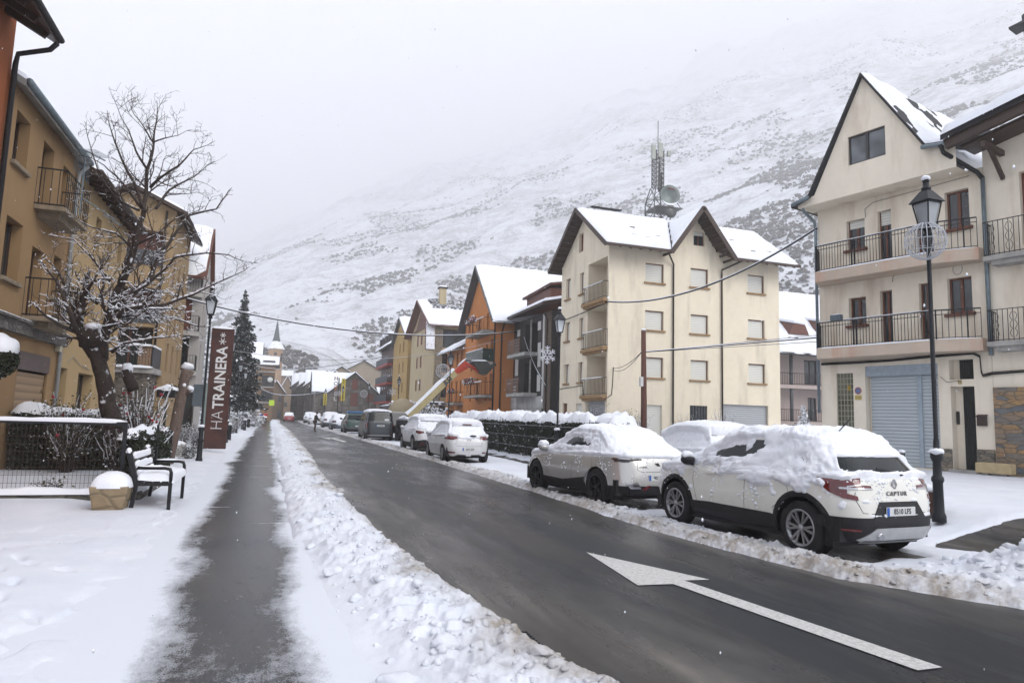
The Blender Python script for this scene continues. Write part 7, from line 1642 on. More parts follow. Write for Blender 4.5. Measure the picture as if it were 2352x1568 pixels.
# ---- the white crossover in front
PW = m_paint('pearl white paint', (.66, .66, .61))
x, y, L_, W_, a = CARS['suv']
c = build_car('parked_suv', 'nearest white parked SUV half buried in snow, with black wheel arches and dark rear window', SP_SUV, (x, y, 0), a, PW, 'car')
for wy in SP_SUV['wy']: arch_ring(c, wy, .075, BLACK)
SUVR = c['root']
patch(c, [(-.80, .22), (-.80, .34), (-.86, .50), (-.86, .56), (.86, .56), (.86, .50), (.80, .34), (.80, .22)], 'rear', BLACK, 'rear_bumper', .012, .05)
patch(c, [(-.50, .50), (-.34, .75), (.34, .75), (.50, .50)], 'rear', BLACK, 'plate_recess', .014)
patch(c, [(-.62, .30), (-.42, .44), (.42, .44), (.62, .44), (.70, .32), (.62, .26), (-.55, .26)], 'rear', SILVER, 'skid_plate', .026)
for v_ in ('cornerL', 'cornerR'):
    sg = -1 if v_ == 'cornerL' else 1
    patch(c, [(-.34, 1.05), (-.20, 1.075), (.16, 1.03), (.16, .965), (.03, .94), (.0, .85), (.12, .82), (.13, .77), (-.04, .79), (-.19, .85), (-.30, .94)], v_, LAMPR, 'tail_lamp', .012, .03)
    patch(c, [(.0, .94), (.15, .96), (.15, .95), (.02, .925), (.02, .86), (.005, .86)], v_, CHROME, 'lamp_trim', .018, .03)
    patch(c, [(sg*.80, .965), (sg*.42, .945), (sg*.42, .915), (sg*.80, .925)][::sg], 'rear', LAMPR, 'tail_lamp', .010, .04)
    patch(c, [(sg*.78, .925), (sg*.42, .915), (sg*.40, .90), (sg*.78, .900)][::sg], 'rear', CHROME, 'lamp_trim', .014, .04)
    patch(c, [(sg*.78, .43), (sg*.62, .43), (sg*.62, .40), (sg*.78, .40)][::sg], 'rear', LAMPR, 'reflector', .03)
    strip(c, [(sg*.34, .60), (sg*.60, .62), (sg*.68, .80), (sg*.60, 1.02)], .008, 'rear', BLACK)
for vv in ('left', 'right'):
    strip(c, [(1.80, .42), (1.78, .9), (1.78, 1.04)], .008, vv, BLACK); strip(c, [(2.85, .42), (2.95, .8), (2.9, 1.02)], .008, vv, BLACK); strip(c, [(1.02, .95), (.95, .75), (1.25, .55), (1.22, .45)], .008, vv, BLACK)
    patch(c, [(1.18, .36), (3.02, .36), (3.02, .45), (2.6, .47), (1.3, .47), (1.18, .45)], vv, BLACK, 'sill_trim', .012, .08)
    for yy in (1.42, 2.42): patch(c, [(yy, .90), (yy+.20, .90), (yy+.20, .925), (yy, .925)], vv, PW, 'door_handle', .028, .06, th=.03)
plate(c, 0, .635, '8510 LFS', d=.03)
m = MB(); m.lathe([(.03, -.06), (.045, -.06), (.045, .08), (.03, .08)], n=16, axis='y', c=(-.36, .04, .335)); m.build('exhaust', CHROME, SUVR)
h, n_ = c['proj']((0, -1.5, .96), (0, 1, 0))
m = MB()
for a0 in range(4):
    P_ = [(0, .062), (.042, 0), (0, -.062), (-.042, 0)]; p, q = P_[a0], P_[(a0+1) % 4]; m.bar((p[0], h.y-.012, .96+p[1]), (q[0], h.y-.012, .96+q[1]), .020, .014, (0, 1, 0))
m.build('emblem', CHROME, SUVR)
h, n_ = c['proj']((0, -1.5, .85), (0, 1, 0)); text_on(face_mat((0, h.y-.012, .85), (1, 0, 0), (0, .04, 1)), 'CAPTUR', .075, m_plain('grey chrome', (.16, .16, .16), .3, .6), SUVR, spacing=1.45, ext=.004, bold=.001)
mirror(c, 3.0, 1.05, BLACK, .82)
m = MB(); m.bar((.1, 1.05, 1.55), (.13, .82, 1.78), .012); m.build('aerial', BLACK, SUVR)
patch(c, [(-.28, 1.075), (-.10, 1.11), (.28, 1.11), (.20, 1.075)], 'rear', BLACK, 'wiper_base', .03, th=.02) if False else None
m = MB(); h, _ = c['proj']((.15, -1.5, 1.09), (0, 1, 0)); m.blob((.2, h.y, 1.075), .10, 2, 8, .3, .1); m.bar((.2, h.y-.02, 1.09), (-.1, h.y+.03, 1.15), .02); m.build('rear_wiper', BLACK, SUVR)
def suv_fn(A, N, seed):
    nz, z, x_, y_ = N[..., 2], A[..., 2], A[..., 0], A[..., 1]; n1 = fbm(A*2.0+3, 4, 1); n2 = fbm(A*6.5, 4, 2); n3 = fbm(A*19, 4, 3); n4 = fbm(A*45, 2, 4)
    roofm = sst(.42, .66, nz+n1*.16)*(z > 1.28); t = roofm*(.085+.045*n1+.05*n2+.022*n3)*(.25+.75*sst(.38, .95, y_))
    hood = sst(.5, .72, nz)*(z < 1.28); t = np.maximum(t, hood*(.075+.03*n2+.02*n3))
    # left and right flanks: clots sliding from the roof, thinning downwards
    fl = sst(.5, .8, np.abs(N[..., 0])); reach = sst(.30, 1.25, z+.20*n1-.10*np.abs(y_-1.3)*0); cov = n1*.7+n2*1.1+n3*.55+reach*1.7-1.35
    cov = cov+.5*np.exp(-((y_-1.25)/.55)**2)*sst(.45, .7, z)-2.2*np.exp(-((y_-2.30)/.42)**2)*sst(1.14, 1.24, z)*sst(1.50, 1.42, z)-.8*np.exp(-((y_-1.72)/.10)**2)*sst(1.1, 1.2, z)
    cov = cov+.15*sst(1.0, 1.1, z)-.8*np.exp(-((y_-2.3)/.6)**2)*sst(.92, .82, z)*sst(.5, .6, z)
    t = np.maximum(t, fl*np.clip(cov*.14, -.02, .052+.02*n2))
    # tail: window stays bare, snow shelf under it, band above the plate and on the bumper
    rear = sst(.45, .75, -N[..., 1]); win = (z > 1.10)
    r = np.where(win, -.05+.12*sst(1.465, 1.50, z+n2*.02), 0)
    shelf = np.exp(-((z-1.045-.03*n1)/.045)**2)*1.2+.7*np.exp(-((z-.70)/.045)**2)*(np.abs(x_) > .33)*0+1.0*np.exp(-((z-.765+.02*n1)/.038)**2)*(np.abs(x_) < .62)
    shelf = shelf+1.15*np.exp(-((z-.585+.02*n2)/.035)**2)*(x_ > -.55)+.75*np.exp(-((z-.93)/.09)**2)*np.exp(-((x_+.12-(.93-z)*1.2)/.16)**2)
    r = np.where(win, r, -.012+np.clip(shelf+n2*.8+n3*.5-.62, -.4, .9)*.05)
    r = r*(1-.0)-.03*((z < .52)); t = np.where(rear > .5, np.where(roofm > .3, t, r), t)
    t = np.where((z < .5), np.minimum(t, -.02+np.clip(n2*.06+n3*.04-.01, -.1, .03)), t)
    return t-.008+n4*.006*(t > 0)
car_snow(c, suv_fn, 1)
def spatter(c, n, seed, zlo, zhi, ylo, yhi, dens):
    rs = random.Random(seed); m = MB(); k_ = 0
    for i in range(n):
        rear = rs.random() < .25
        if rear: x_, z_ = rs.uniform(-.8, .8), rs.uniform(.5, 1.1); h, nn = c['proj']((x_, -1.5, z_), (0, 1, 0))
        else: y_, z_ = rs.uniform(ylo, yhi), rs.uniform(zlo, zhi); h, nn = c['proj']((-2, y_, z_), (1, 0, 0))
        if h is None: continue
        if h.y < .2 and h.z > 1.1: continue
        q = mnoise.noise(h*2.3+Vector((seed, 0, 0)))+.5*mnoise.noise(h*7); 
        if q+(h.z-.8)*.5 < dens+rs.gauss(0, .12): continue
        if min(math.hypot(h.y-w_, h.z-c['spec']['wr']) for w_ in c['spec']['wy']) < c['spec'].get('ar', .4): continue
        m.blob(h, rs.uniform(.004, .016)*(1.8 if rs.random() < .1 else 1), i, 4, .8, .6)
    m.build('snow_flecks', SNOWC, c['root'], recalc=False, kind='stuff')
spatter(c, 2600, 4, .45, 1.15, .2, 4.0, .16)
m = MB()
for sg in (-1, 1): m.blob((sg*.96, 3.0, 1.15), .10, 5, 7, .7, .4)
m.build('snow_cap', SNOWC, SUVR)
# ---- the grey beige hatch beyond it
PD = m_paint('silver beige paint', (.47, .47, .455), .22, .35)
x, y, L_, W_, a = CARS['coupe']
c = build_car('parked_car', 'silver beige parked hatchback with black wheels, second from the right', SP_DS, (x, y, 0), a, PD, 'car'); RT = c['root']
patch(c, [(-.60, .22), (-.66, .44), (.66, .44), (.60, .22)], 'rear', BLACK, 'rear_bumper', .012, .06)
patch(c, [(-.62, .40), (-.70, .50), (-.50, .52), (-.42, .40)], 'rear', CHROME, 'exhaust_trim', .02, .04); patch(c, [(.62, .40), (.70, .50), (.50, .52), (.42, .40)][::-1], 'rear', CHROME, 'exhaust_trim', .02, .04)
patch(c, [(-.40, .40), (-.28, .46), (-.2, .46), (-.34, .36)][::-1], 'rear', LAMPR, 'reflector', .022, .04)
for v_ in ('cornerL', 'cornerR'):
    sg = -1 if v_ == 'cornerL' else 1
    patch(c, [(-.22, .93), (-.18, .965), (.14, .955), (.14, .89), (.0, .885)], v_, DARKF, 'tail_lamp', .012, .03); patch(c, [(-.20, .945), (-.18, .965), (.14, .955), (.14, .935)], v_, CHROME, 'lamp_trim', .02, .03)
    patch(c, [(sg*.80, .95), (sg*.35, .955), (sg*.35, .93), (sg*.80, .89)][::sg], 'rear', DARKF, 'tail_lamp', .01, .04); strip(c, [(sg*.45, .92), (sg*.47, .75), (sg*.38, .71), (0, .71)], .008, 'rear', BLACK)
for vv in ('left', 'right'):
    strip(c, [(1.83, .42), (1.80, .9), (1.80, 1.0)], .008, vv, BLACK); strip(c, [(2.9, .42), (3.0, .8), (2.95, .98)], .008, vv, BLACK); strip(c, [(1.05, .95), (1.0, .75), (1.3, .5)], .008, vv, BLACK)
    patch(c, [(1.32, .24), (3.12, .24), (3.1, .34), (2.2, .40), (1.3, .52)], vv, BLACK, 'sill_trim', .010, .08)
plate(c, .02, .60, '9023 LZZ'); h, _ = c['proj']((0, -1.5, .84), (0, 1, 0)); m = MB()
for p, q in (((-.055, .03), (.0, -.03)), ((0, -.03), (-.02, .03)), ((.055, -.03), (0, .03)), ((0, .03), (.02, -.03))): m.bar((p[0], h.y-.008, .85+p[1]), (q[0], h.y-.008, .85+q[1]), .014, .008, (0, 1, 0))
m.build('emblem', DARKF, RT); h, _ = c['proj']((-.3, -1.5, .80), (0, 1, 0)); text_on(face_mat((-.34, h.y-.008, .80), (1, 0, 0), (0, 0, 1)), 'E-TENSE', .04, DARKF, RT, spacing=1.2, ext=.002)
mirror(c, 3.05, 1.0, PD, .84)
def ds_fn(A, N, seed):
    nz, z, x_, y_ = N[..., 2], A[..., 2], A[..., 0], A[..., 1]; n1 = fbm(A*2.0+9, 4, 11); n2 = fbm(A*6.5, 4, 12); n3 = fbm(A*19, 4, 13)
    up = sst(.50, .72, nz+n1*.05); t = up*np.where(z > 1.25, .095+.02*n1, .07+.03*n2); t = t+n3*.01*(t > .02)
    fl = sst(.5, .8, np.abs(N[..., 0])); cov = n1*.5+n2*.8+n3*.5+2.2*sst(.80, 1.10, z)-1.35-1.3*sst(1.08, 1.16, z)*sst(1.36, 1.28, z)*sst(-.1, .25, n1+.3); t = np.maximum(t, fl*np.clip(cov*.09, -.02, .055))
    rear = sst(.4, .7, -N[..., 1]); win = (z > 1.04); gap = np.exp(-((z-1.33)/.035)**2)+.55*np.exp(-((z-1.17)/.03)**2)*np.exp(-((x_-.25)/.2)**2)
    r = np.where(win, .05+.02*n1-.12*gap, np.clip(n2*.4+n3*.3+2.0*sst(.93, 1.0, z)-.75, -.5, .9)*.06)+.45*.05*np.exp(-((z-.735)/.02)**2)
    t = np.where(rear > .5, r, t); return t-.008
car_snow(c, ds_fn, 2)
spatter(c, 1200, 9, .6, 1.05, .2, 4.1, .25)
m = MB()
for sg in (-1, 1): m.blob((sg*.98, 3.05, 1.10), .12, 6, 7, .7, .4)
m.build('snow_cap', SNOWC, RT)
# ---- small white hatch
PWH = m_paint('white paint', (.56, .57, .58)); x, y, L_, W_, a = CARS['hatch']
c = build_car('parked_hatchback', 'small white parked hatchback with red lamps before the hedge, plate 2675 JDS', SP_HATCH, (x, y, 0), a, PWH, 'car'); RT = c['root']
for sg in (-1, 1):
    patch(c, [(sg*.82, .98), (sg*.44, .95), (sg*.40, .88), (sg*.60, .83), (sg*.82, .86)][::sg], 'rear', LAMPR, 'tail_lamp', .012, .04)
    patch(c, [(sg*.78, .43), (sg*.50, .40), (sg*.50, .36), (sg*.74, .36)][::sg], 'rear', LAMPR, 'reflector', .012, .05)
    strip(c, [(sg*.42, .88), (sg*.50, .66), (sg*.44, .62), (0, .60)], .008, 'rear', BLACK)
    patch(c, [(sg*.1, .22), (sg*.1, .30), (sg*.40, .31), (sg*.55, .24), (sg*.6, .2)][::-sg], 'rear', BLACK, 'lower_bumper', .012, .05)
for vv in ('left', 'right'): strip(c, [(1.62, .3), (1.62, .96)], .008, vv, BLACK); strip(c, [(2.7, .3), (2.75, .96)], .008, vv, BLACK)
plate(c, 0.02, .50, '2675 JDS'); m = MB(); h, _ = c['proj']((0, -1.5, .82), (0, 1, 0)); m.tube([(.07*cos(2*pi*i/16), h.y-.008, .82+.035*sin(2*pi*i/16)) for i in range(17)], .007, 5); m.build('emblem', CHROME, RT)
m = MB(); m.blob((.17, h.y+.05, .985), .13, 2, 7, .22, .05); m.build('rear_wiper', BLACK, RT); mirror(c, 2.85, .98, PWH, .78)
patch(c, [(-.14, 1.335), (.2, 1.335), (.2, 1.375), (-.14, 1.375)], 'rear', m_plain('dark red lens', (.12, .02, .02), .3), 'brake_lamp', .05, th=.06)
def full_fn(zb, roof=.14, sd=.35, gl=.65, rz=.62, lo=.8):
    def fn(A, N, seed):
        nz, z, x_, y_ = N[..., 2], A[..., 2], A[..., 0], A[..., 1]; n1 = fbm(A*2.0+seed*5, 4, seed); n2 = fbm(A*6.5, 4, seed+2); n3 = fbm(A*17, 3, seed+3)
        up = sst(.42, .66, nz+n1*.05); t = up*np.where(z > zb+.22, roof+.02*n1, .085+.02*n2)
        fl = sst(.5, .8, np.abs(N[..., 0])); cov = n1*.5+n2*.6+n3*.3+np.where(z > zb, gl*2-.6, sd*2.6*sst(lo-.3, zb, z)-.75); t = np.maximum(t, fl*np.clip(cov*.06, -.02, .035)); lampz = sst(.36, .44, np.abs(x_))*sst(zb-.22, zb-.17, z)*sst(zb+.03, zb-.01, z)
        rear = sst(.35, .65, -N[..., 1]); r = np.clip(n1*.4+n2*.5+2.2*sst(rz, rz+.12, z-.08*np.abs(x_)+.03*n1)-1.1, -.6, .8)*.055-.10*np.exp(-((z-(zb+.355))/.022)**2)
        t = np.where(rear > .5, r, t); return np.where((lampz > .5) & (y_ < .35), -.03, t)-.007
    return fn
car_snow(c, full_fn(.98, .13, .35, .8, .78), 3)
# ---- white crossover ahead of it
x, y, L_, W_, a = CARS['crossover']
c = build_car('parked_crossover', 'white parked crossover with a dark bumper just beyond the small white hatchback', dict(SP_SUV, rim=ALLOY), (x, y, 0), a, PWH, 'car'); RT = c['root']
for wy in SP_SUV['wy']: arch_ring(c, wy, .05, BLACK)
patch(c, [(-.82, .24), (-.86, .50), (-.55, .58), (.55, .58), (.86, .50), (.82, .24)], 'rear', BLACK, 'rear_bumper', .012, .06)
for sg in (-1, 1): patch(c, [(sg*.84, 1.0), (sg*.5, .95), (sg*.5, .88), (sg*.72, .84), (sg*.84, .9)][::sg], 'rear', LAMPR, 'tail_lamp', .012, .04); patch(c, [(sg*.7, .42), (sg*.5, .42), (sg*.5, .36), (sg*.7, .36)][::sg], 'rear', LAMPR, 'reflector', .02, .04)
plate(c, 0, .72, ''); mirror(c, 3.0, 1.06, PWH, .82); car_snow(c, full_fn(1.06, .16, .5, .85, .86), 4)
# ---- grey van
PG = m_paint('slate grey paint', (.040, .047, .055), .3, .3); x, y, L_, W_, a = CARS['van']
c = build_car('parked_van', 'dark grey passenger van parked on the right with little snow', SP_VAN, (x, y, 0), a, PG, 'van'); RT = c['root']
for sg in (-1, 1): patch(c, [(sg*.93, 1.12), (sg*.78, 1.12), (sg*.78, .80), (sg*.93, .80)][::sg], 'rear', LAMPR, 'tail_lamp', .014, .05); patch(c, [(sg*.86, .46), (sg*.62, .46), (sg*.62, .42), (sg*.86, .42)][::sg], 'rear', LAMPR, 'reflector', .016, .06)
strip(c, [(-.84, .74), (.84, .74)], .014, 'rear', BLACK); strip(c, [(-.78, 1.16), (.78, 1.16)], .012, 'rear', BLACK); patch(c, [(-.80, .30), (-.80, .36), (.80, .36), (.80, .30)], 'rear', SILVER, 'bumper_strip', .014, .1)
plate(c, 0, .95, '4158 KFR'); m = MB(); h, _ = c['proj']((0, -1.5, 1.12), (0, 1, 0)); m.tube([(.07*cos(2*pi*i/14), h.y-.01, 1.13+.07*sin(2*pi*i/14)) for i in range(15)], .008, 5)
for p, q in (((-.045, .045), (-.012, -.05)), ((-.012, -.05), (0, -.01)), ((0, -.01), (.012, -.05)), ((.012, -.05), (.045, .045))): m.bar((p[0], h.y-.01, 1.13+p[1]), (q[0], h.y-.01, 1.13+q[1]), .012, .008, (0, 1, 0))
m.build('emblem', CHROME, RT); mirror(c, 3.75, 1.28, BLACK, .93)
patch(c, [(-.18, 1.83), (.18, 1.83), (.18, 1.86), (-.18, 1.86)], 'rear', LAMPR, 'brake_lamp', .014, .06)
def van_fn(A, N, seed):
    n1 = fbm(A*2, 4, 21); n2 = fbm(A*7, 3, 22); z, x_ = A[..., 2], A[..., 0]; t = sst(.6, .8, N[..., 2])*np.where(z > 1.6, .06+.02*n1, .04)-.01
    pt = np.exp(-((z-1.33)/.05)**2)*np.exp(-((x_-.42)/.13)**2)+.35*np.exp(-((z-.40)/.015)**2); return np.where(-N[..., 1] > .6, -.03+.09*np.clip(pt+n2*.2, 0, 1), t)
car_snow(c, van_fn, 5)
# ---- dark green off-roader with a blue roof box
PGR = m_paint('dark green paint', (.018, .055, .042)); x, y, L_, W_, a = CARS['offroad']
c = build_car('parked_offroader', 'dark green off road car with a blue roof load beyond the grey van', SP_OFF, (x, y, 0), a, PGR, 'car'); RT = c['root']
for sg in (-1, 1): patch(c, [(sg*.90, 1.22), (sg*.76, 1.22), (sg*.74, .86), (sg*.90, .86)][::sg], 'rear', LAMPR, 'tail_lamp', .014, .05)
patch(c, [(-.82, .42), (-.86, .62), (.86, .62), (.82, .42)], 'rear', m_plain('grey bumper', (.09, .10, .10), .5), 'rear_bumper', .014, .08); plate(c, .15, .66, '')
m = MB(); m.blob((0, 1.7, 1.85), .1, 1, 8); m = MB(); m.bar((0, .9, 1.80), (0, 2.3, 1.82), 1.3, .12); m.build('roof_box', m_plain('blue sheet', (.03, .16, .42), .5), RT, bevel=.05); mirror(c, 3.3, 1.2, BLACK, .84)
# ---- further cars
def far_car(label, spec, x, y, paint, fn, seed, name='parked_car', yaw=0, hi=False, lamps=True, group='cars parked along the right kerb', z=0):
    c = build_car(name, label, spec, (x, y, z), yaw, paint, 'car', group, hi=hi)
    for sg in (-1, 1): patch(c, [(sg*.80, spec['H']*.66), (sg*.52, spec['H']*.64), (sg*.52, spec['H']*.58), (sg*.80, spec['H']*.56)][::sg], 'rear', LAMPR, 'tail_lamp', .014, .08)
    plate(c, 0, .55, ''); car_snow(c, fn, seed, fine=hi); return c
PBL = m_paint('dark blue grey paint', (.05, .06, .075)); PLG = m_paint('light grey paint', (.30, .31, .32)); PRD = m_paint('deep red paint', (.30, .02, .03))
far_car('dark grey snow crusted hatchback parked just beyond the green off roader', SP_HATCH, 5.75, 68.5, PBL, full_fn(.98, .12, .7, .9, .5), 6)
far_car('blue grey snow covered car with red lamps, two ahead of the green off roader', SP_SUV, 5.45, 76.5, PBL, full_fn(1.06, .2, .6, .9, .55), 7)
far_car('white car deep in snow beside the walking man', SP_HATCH, 4.75, 96.0, PWH, full_fn(.98, .16, .8, .95, .5), 8)
far_car('light grey snowed in car at the far end of the right row', SP_SUV, 4.55, 106.5, PLG, full_fn(1.06, .16, .8, .9, .6), 9)
far_car('snow blanketed car standing across behind the walking man', SP_HATCH, 8.4, 97, PBL, full_fn(.98, .2, .8, .95, .3), 10, yaw=radians(62))
far_car('red car with a snow covered roof stopped at the far end of the street', SP_HATCH, 1.75, 122.0, PRD, full_fn(.98, .12, -.2, .8, .95), 11, group=None)
far_car('white snowed in car parked on the pavement behind the two nearest cars', SP_HATCH, CARS['behind'][0], CARS['behind'][1], PWH, full_fn(.98, .17, .6, .75, .65), 12, hi=True, group=None, z=.08)
# ------------------------------------------------------------------ street lamps and winter decorations
LAMPG = m_glass('lantern glass', (.30, .32, .34), .15); LED = m_plain('white light rope', (.50, .52, .56), .5, var=.05)
def street_lamp(label, x, y, z=0, H=5.6, det=True, group='villa street lamps', arm=None, grp=True):
    T = place('street_lamp', label, 'street lamp', (x, y, z), group if grp else None); n = 14 if det else 8
    kk = .78; m = MB(); m.lathe([(q_*kk, w_) for q_, w_ in [(.135, z), (.135, z+.1), (.105, z+.16), (.095, z+.62), (.12, z+.66), (.115, z+.71), (.085, z+.74), (.08, z+.95), (.12, z+1.02), (.125, z+1.1), (.06, z+1.18), (.055, z+1.3), (.045, z+1.34), (.045, z+H-1.1), (.042, z+H-1.0)]], (x, y, 0), n); m.build('post', IRON, T)
    m = MB(); m.lathe([(.05, z+H-1.0), (.08, z+H-.97), (.05, z+H-.92), (.10, z+H-.86)], (x, y, 0), n)
    b, t_, zb, zt = .085, .15, z+H-.86, z+H-.42
    for sx, sy in ((-1, -1), (1, -1), (1, 1), (-1, 1)): m.bar((x+sx*b, y+sy*b, zb), (x+sx*t_, y+sy*t_, zt), .022)
    for (p, q) in (((-1, -1), (1, -1)), ((1, -1), (1, 1)), ((1, 1), (-1, 1)), ((-1, 1), (-1, -1))): m.bar((x+p[0]*t_, y+p[1]*t_, zt), (x+q[0]*t_, y+q[1]*t_, zt), .025); m.bar((x+p[0]*b, y+p[1]*b, zb), (x+q[0]*b, y+q[1]*b, zb), .025)
    m.build('lantern_frame', IRON, T)
    e = .012; m = MB(); m.hexa([(x-b+e, y-b+e, zb), (x+b-e, y-b+e, zb), (x+b-e, y+b-e, zb), (x-b+e, y+b-e, zb), (x-t_+e, y-t_+e, zt), (x+t_-e, y-t_+e, zt), (x+t_-e, y+t_-e, zt), (x-t_+e, y+t_-e, zt)]); m.build('lantern_glass', LAMPG, T)
    m = MB(); c_ = [(-1, -1), (1, -1), (1, 1), (-1, 1)]; R0, R1, z0_, z1_ = .195, .065, zt+.01, zt+.22
    m.hexa([(x+a*R0, y+b_*R0, z0_) for a, b_ in c_]+[(x+a*R1, y+b_*R1, z1_) for a, b_ in c_]); m.lathe([(.07, z1_), (.08, z1_+.05), (.05, z1_+.07), (.045, z1_+.16), (.06, z1_+.17), (.05, z1_+.2)], (x, y, 0), n); m.build('lantern_roof', IRON, T)
    m = MB(); m.blob((x, y, z+H+.015), .075, 2, 6, .7, .3)
    m.blob((x-.02, y-.02, z+1.13), .115, 3, 7, .45, .4); m.build('snow_cap', SNOW, T, kind='stuff')
    if arm is not None:
        dx, dy, za = arm; m = MB(); m.bar((x, y, z+za), (x+dx, y+dy, z+za), .03); m.build('decoration_arm', IRON, T)
    return T
def globe(label, c, r, n=11, parent=None):
    T = place('light_globe', label, 'decoration', c, 'unlit winter light globes on the lamps'); c = Vector(c); m = MB()
    for i in range(n): a = pi*i/n; m.tube([c+Vector((r*sin(t)*cos(a), r*sin(t)*sin(a), r*cos(t))) for t in [2*pi*j/28 for j in range(29)]], .0065 if r < .35 else .009, 5, False)
    for zz in (-.55, 0, .55): rr = r*sqrt(1-zz*zz); m.tube([c+Vector((rr*cos(t), rr*sin(t), r*zz)) for t in [2*pi*j/28 for j in range(29)]], .0065 if r < .35 else .009, 5, False)
    m.build('hoops', LED, T, recalc=False); return T
def flake(label, c, r, yawf=0.0):
    T = place('light_snowflake', label, 'decoration', c, 'unlit snowflake lights on the lamps'); c = Vector(c); m = MB(); ax = Vector((cos(yawf), sin(yawf), 0))
    P = lambda a, q: c+ax*(q*cos(a))+Vector((0, 0, q*sin(a)))
    for i in range(6):
        a = pi*i/3+pi/6; m.bar(P(a, r*.15), P(a, r), .035)
        for s_ in (-1, 1): m.bar(P(a, r*.62), P(a+s_*.28, r*.92), .03); m.bar(P(a, r*.35), P(a+s_*.42, r*.6), .03)
    m.tube([P(2*pi*j/12, r*.2) for j in range(13)], .018, 5, False); m.build('rods', LED, T, recalc=False); return T
street_lamp('nearest right street lamp with a large light globe, behind the nearest white car', 10.22, 8.45, .2, 5.72, arm=(-.16, 0, 4.5), grp=False)
globe('large white wire globe hanging on the nearest right street lamp', (10.05, 8.36, 4.80), .31, 12)
street_lamp('near left street lamp by the bench, standing in the snow left of the rust sign', -2.27, 23.7, 0, 5.55, grp=False)
street_lamp('left street lamp mostly hidden behind the rust sign slab', -2.42, 37.5, 0, 5.5, grp=False)
street_lamp('right street lamp with a snowflake light before the black boarded house', 9.4, 22.6, .2, 5.45, arm=(-.45, 0, 4.1), grp=False)
flake('white snowflake light on the lamp before the black boarded house', (8.95, 22.6, 3.95), .33)
street_lamp('right street lamp with a small light globe before the orange houses', 9.55, 39.8, .2, 5.4, arm=(-.45, 0, 4.2), grp=False)
globe('small wire globe light on the lamp before the orange houses', (9.1, 39.8, 4.35), .42, 9)
street_lamp('right street lamp with a snowflake light before the yellow ochre house', 11.0, 67, .2, 5.3, False, arm=(-.6, 0, 4.0), grp=False)
flake('distant snowflake light on the lamp before the yellow ochre house', (10.4, 67, 3.9), .38)
street_lamp('far right street lamp with a globe light before the stone house', 10.2, 84, .2, 5.3, False, arm=(-.6, 0, 4.1), grp=False)
globe('distant wire globe light on the far lamp before the stone house', (9.6, 84, 4.1), .45, 8)
street_lamp('far right street lamp seen against the stone house shutters', 7.9, 93, .2, 5.2, False, grp=False)
flake('tiny snowflake light on the lamp against the stone house', (7.4, 93, 4.3), .4)
street_lamp('far right street lamp beside the yellow vertical sign', 6.6, 108, .2, 5.2, False, grp=False)
for i, (y, w_) in enumerate(((53, 'past the pergola end'), (64, 'beside the spruce foot'), (78, 'beyond the spruce'), (96, 'near the two walkers'))):
    street_lamp('slim left side street lamp %s' % w_, -2.75-.012*(y-50), y, 0, 5.3, False, grp=False)
# bollards along the left walk
bp = None
for i, (x, y, w_) in enumerate(((-2.5, 40.5, 'nearest, beside the rust sign'), (-2.62, 61.5, 'beside the snowy bushes'), (-2.75, 73, 'just past the spruce'), (-2.95, 85, 'second from the far end'), (-3.05, 98, 'farthest, before the walkers'))):
    if bp is None:
        bp = thing('bollard', 'dark snow capped bollard %s' % w_, 'bollard', (x, y, 0), 0, 'bollards along the left walk'); m = MB(); m.lathe([(.14, 0), (.14, .7), (.16, .74), (.12, .86), (0, .9)], n=12); m.build('post', IRON, bp); m = MB(); m.blob((0, 0, .9), .15, 1, 6, .6, .2); m.build('snow_cap', SNOW, bp)
    else: o = copy_tree(bp); o.location = (x, y, 0); o['label'] = 'dark snow capped bollard %s' % w_
# ------------------------------------------------------------------ hedge, rail and pole on the right
k_ = hedge('long dark clipped hedge with thick snow on top behind the parked cars', 10.0, 10.9, 19.6, 42.0, .1, 1.60, 8, 620, .26, False, name='hedge', sprinkle=.05)
T = place('wire_fence', 'thin wire fence with snowy wires in front of the long hedge', 'fence', (9.85, 28, .2)); m = MB()
for i in range(14): m.bar((9.85, 18.2+i*1.25, .15), (9.85, 18.2+i*1.25, 1.5), .03)
for z in (.5, .95, 1.4): m.bar((9.85, 18.2, z), (9.85, 35.2, z), .007)
m.build('wires', IRON, T, recalc=False); m = MB()
for z in (.5, .95, 1.4): m.tube([(9.85, 18.2+i*.5, z+.006) for i in range(35)], [.003+.005*abs(mnoise.noise(Vector((i*.7, z, 0)))) for i in range(35)], 4)
m.build('snow_cover', SNOW, T, recalc=False)
for i, (x, y, r_, h_, lf) in enumerate(((15.2, 31.5, .7, 2.2, LEAFO), (17.6, 31.9, .6, 1.9, LEAFO), (20.6, 31.6, .8, 1.9, None), (22.6, 31.2, 1.0, 2.2, None), (19.3, 30.5, .6, 1.5, None))):
    twiggy('garden shrub before the cream house %s' % ('at its left corner', 'beside the brown pole', 'by the first downpipe', 'under the barred window', 'low between pole and downpipe')[i], (x, y, .2), r_, h_, 70, 40+i, 'garden_shrub', None, lf, snow=i in (2, 3), leafn=700)
for i, (x, y, s_) in enumerate(((13.5, 24.5, 1.0), (14.4, 52, 1.1), (13.0, 49, .9), (12.0, 57, 1.2), (13.9, 46, .8), (14.6, 29.5, .8))):
    twiggy('snowy dark shrub %s' % ('behind the white car by the pole', 'before the tall orange house door', 'left before the black boarded house', 'before the orange wing', 'before the black house ground floor', 'at the cream house corner')[i], (x, y, .2), .8*s_, 1.6*s_, 110, 60+i, 'shrub', None, m_snowpatch('snowy shrub %d' % i, (.03, .035, .025), .5, 10), leafn=1600)
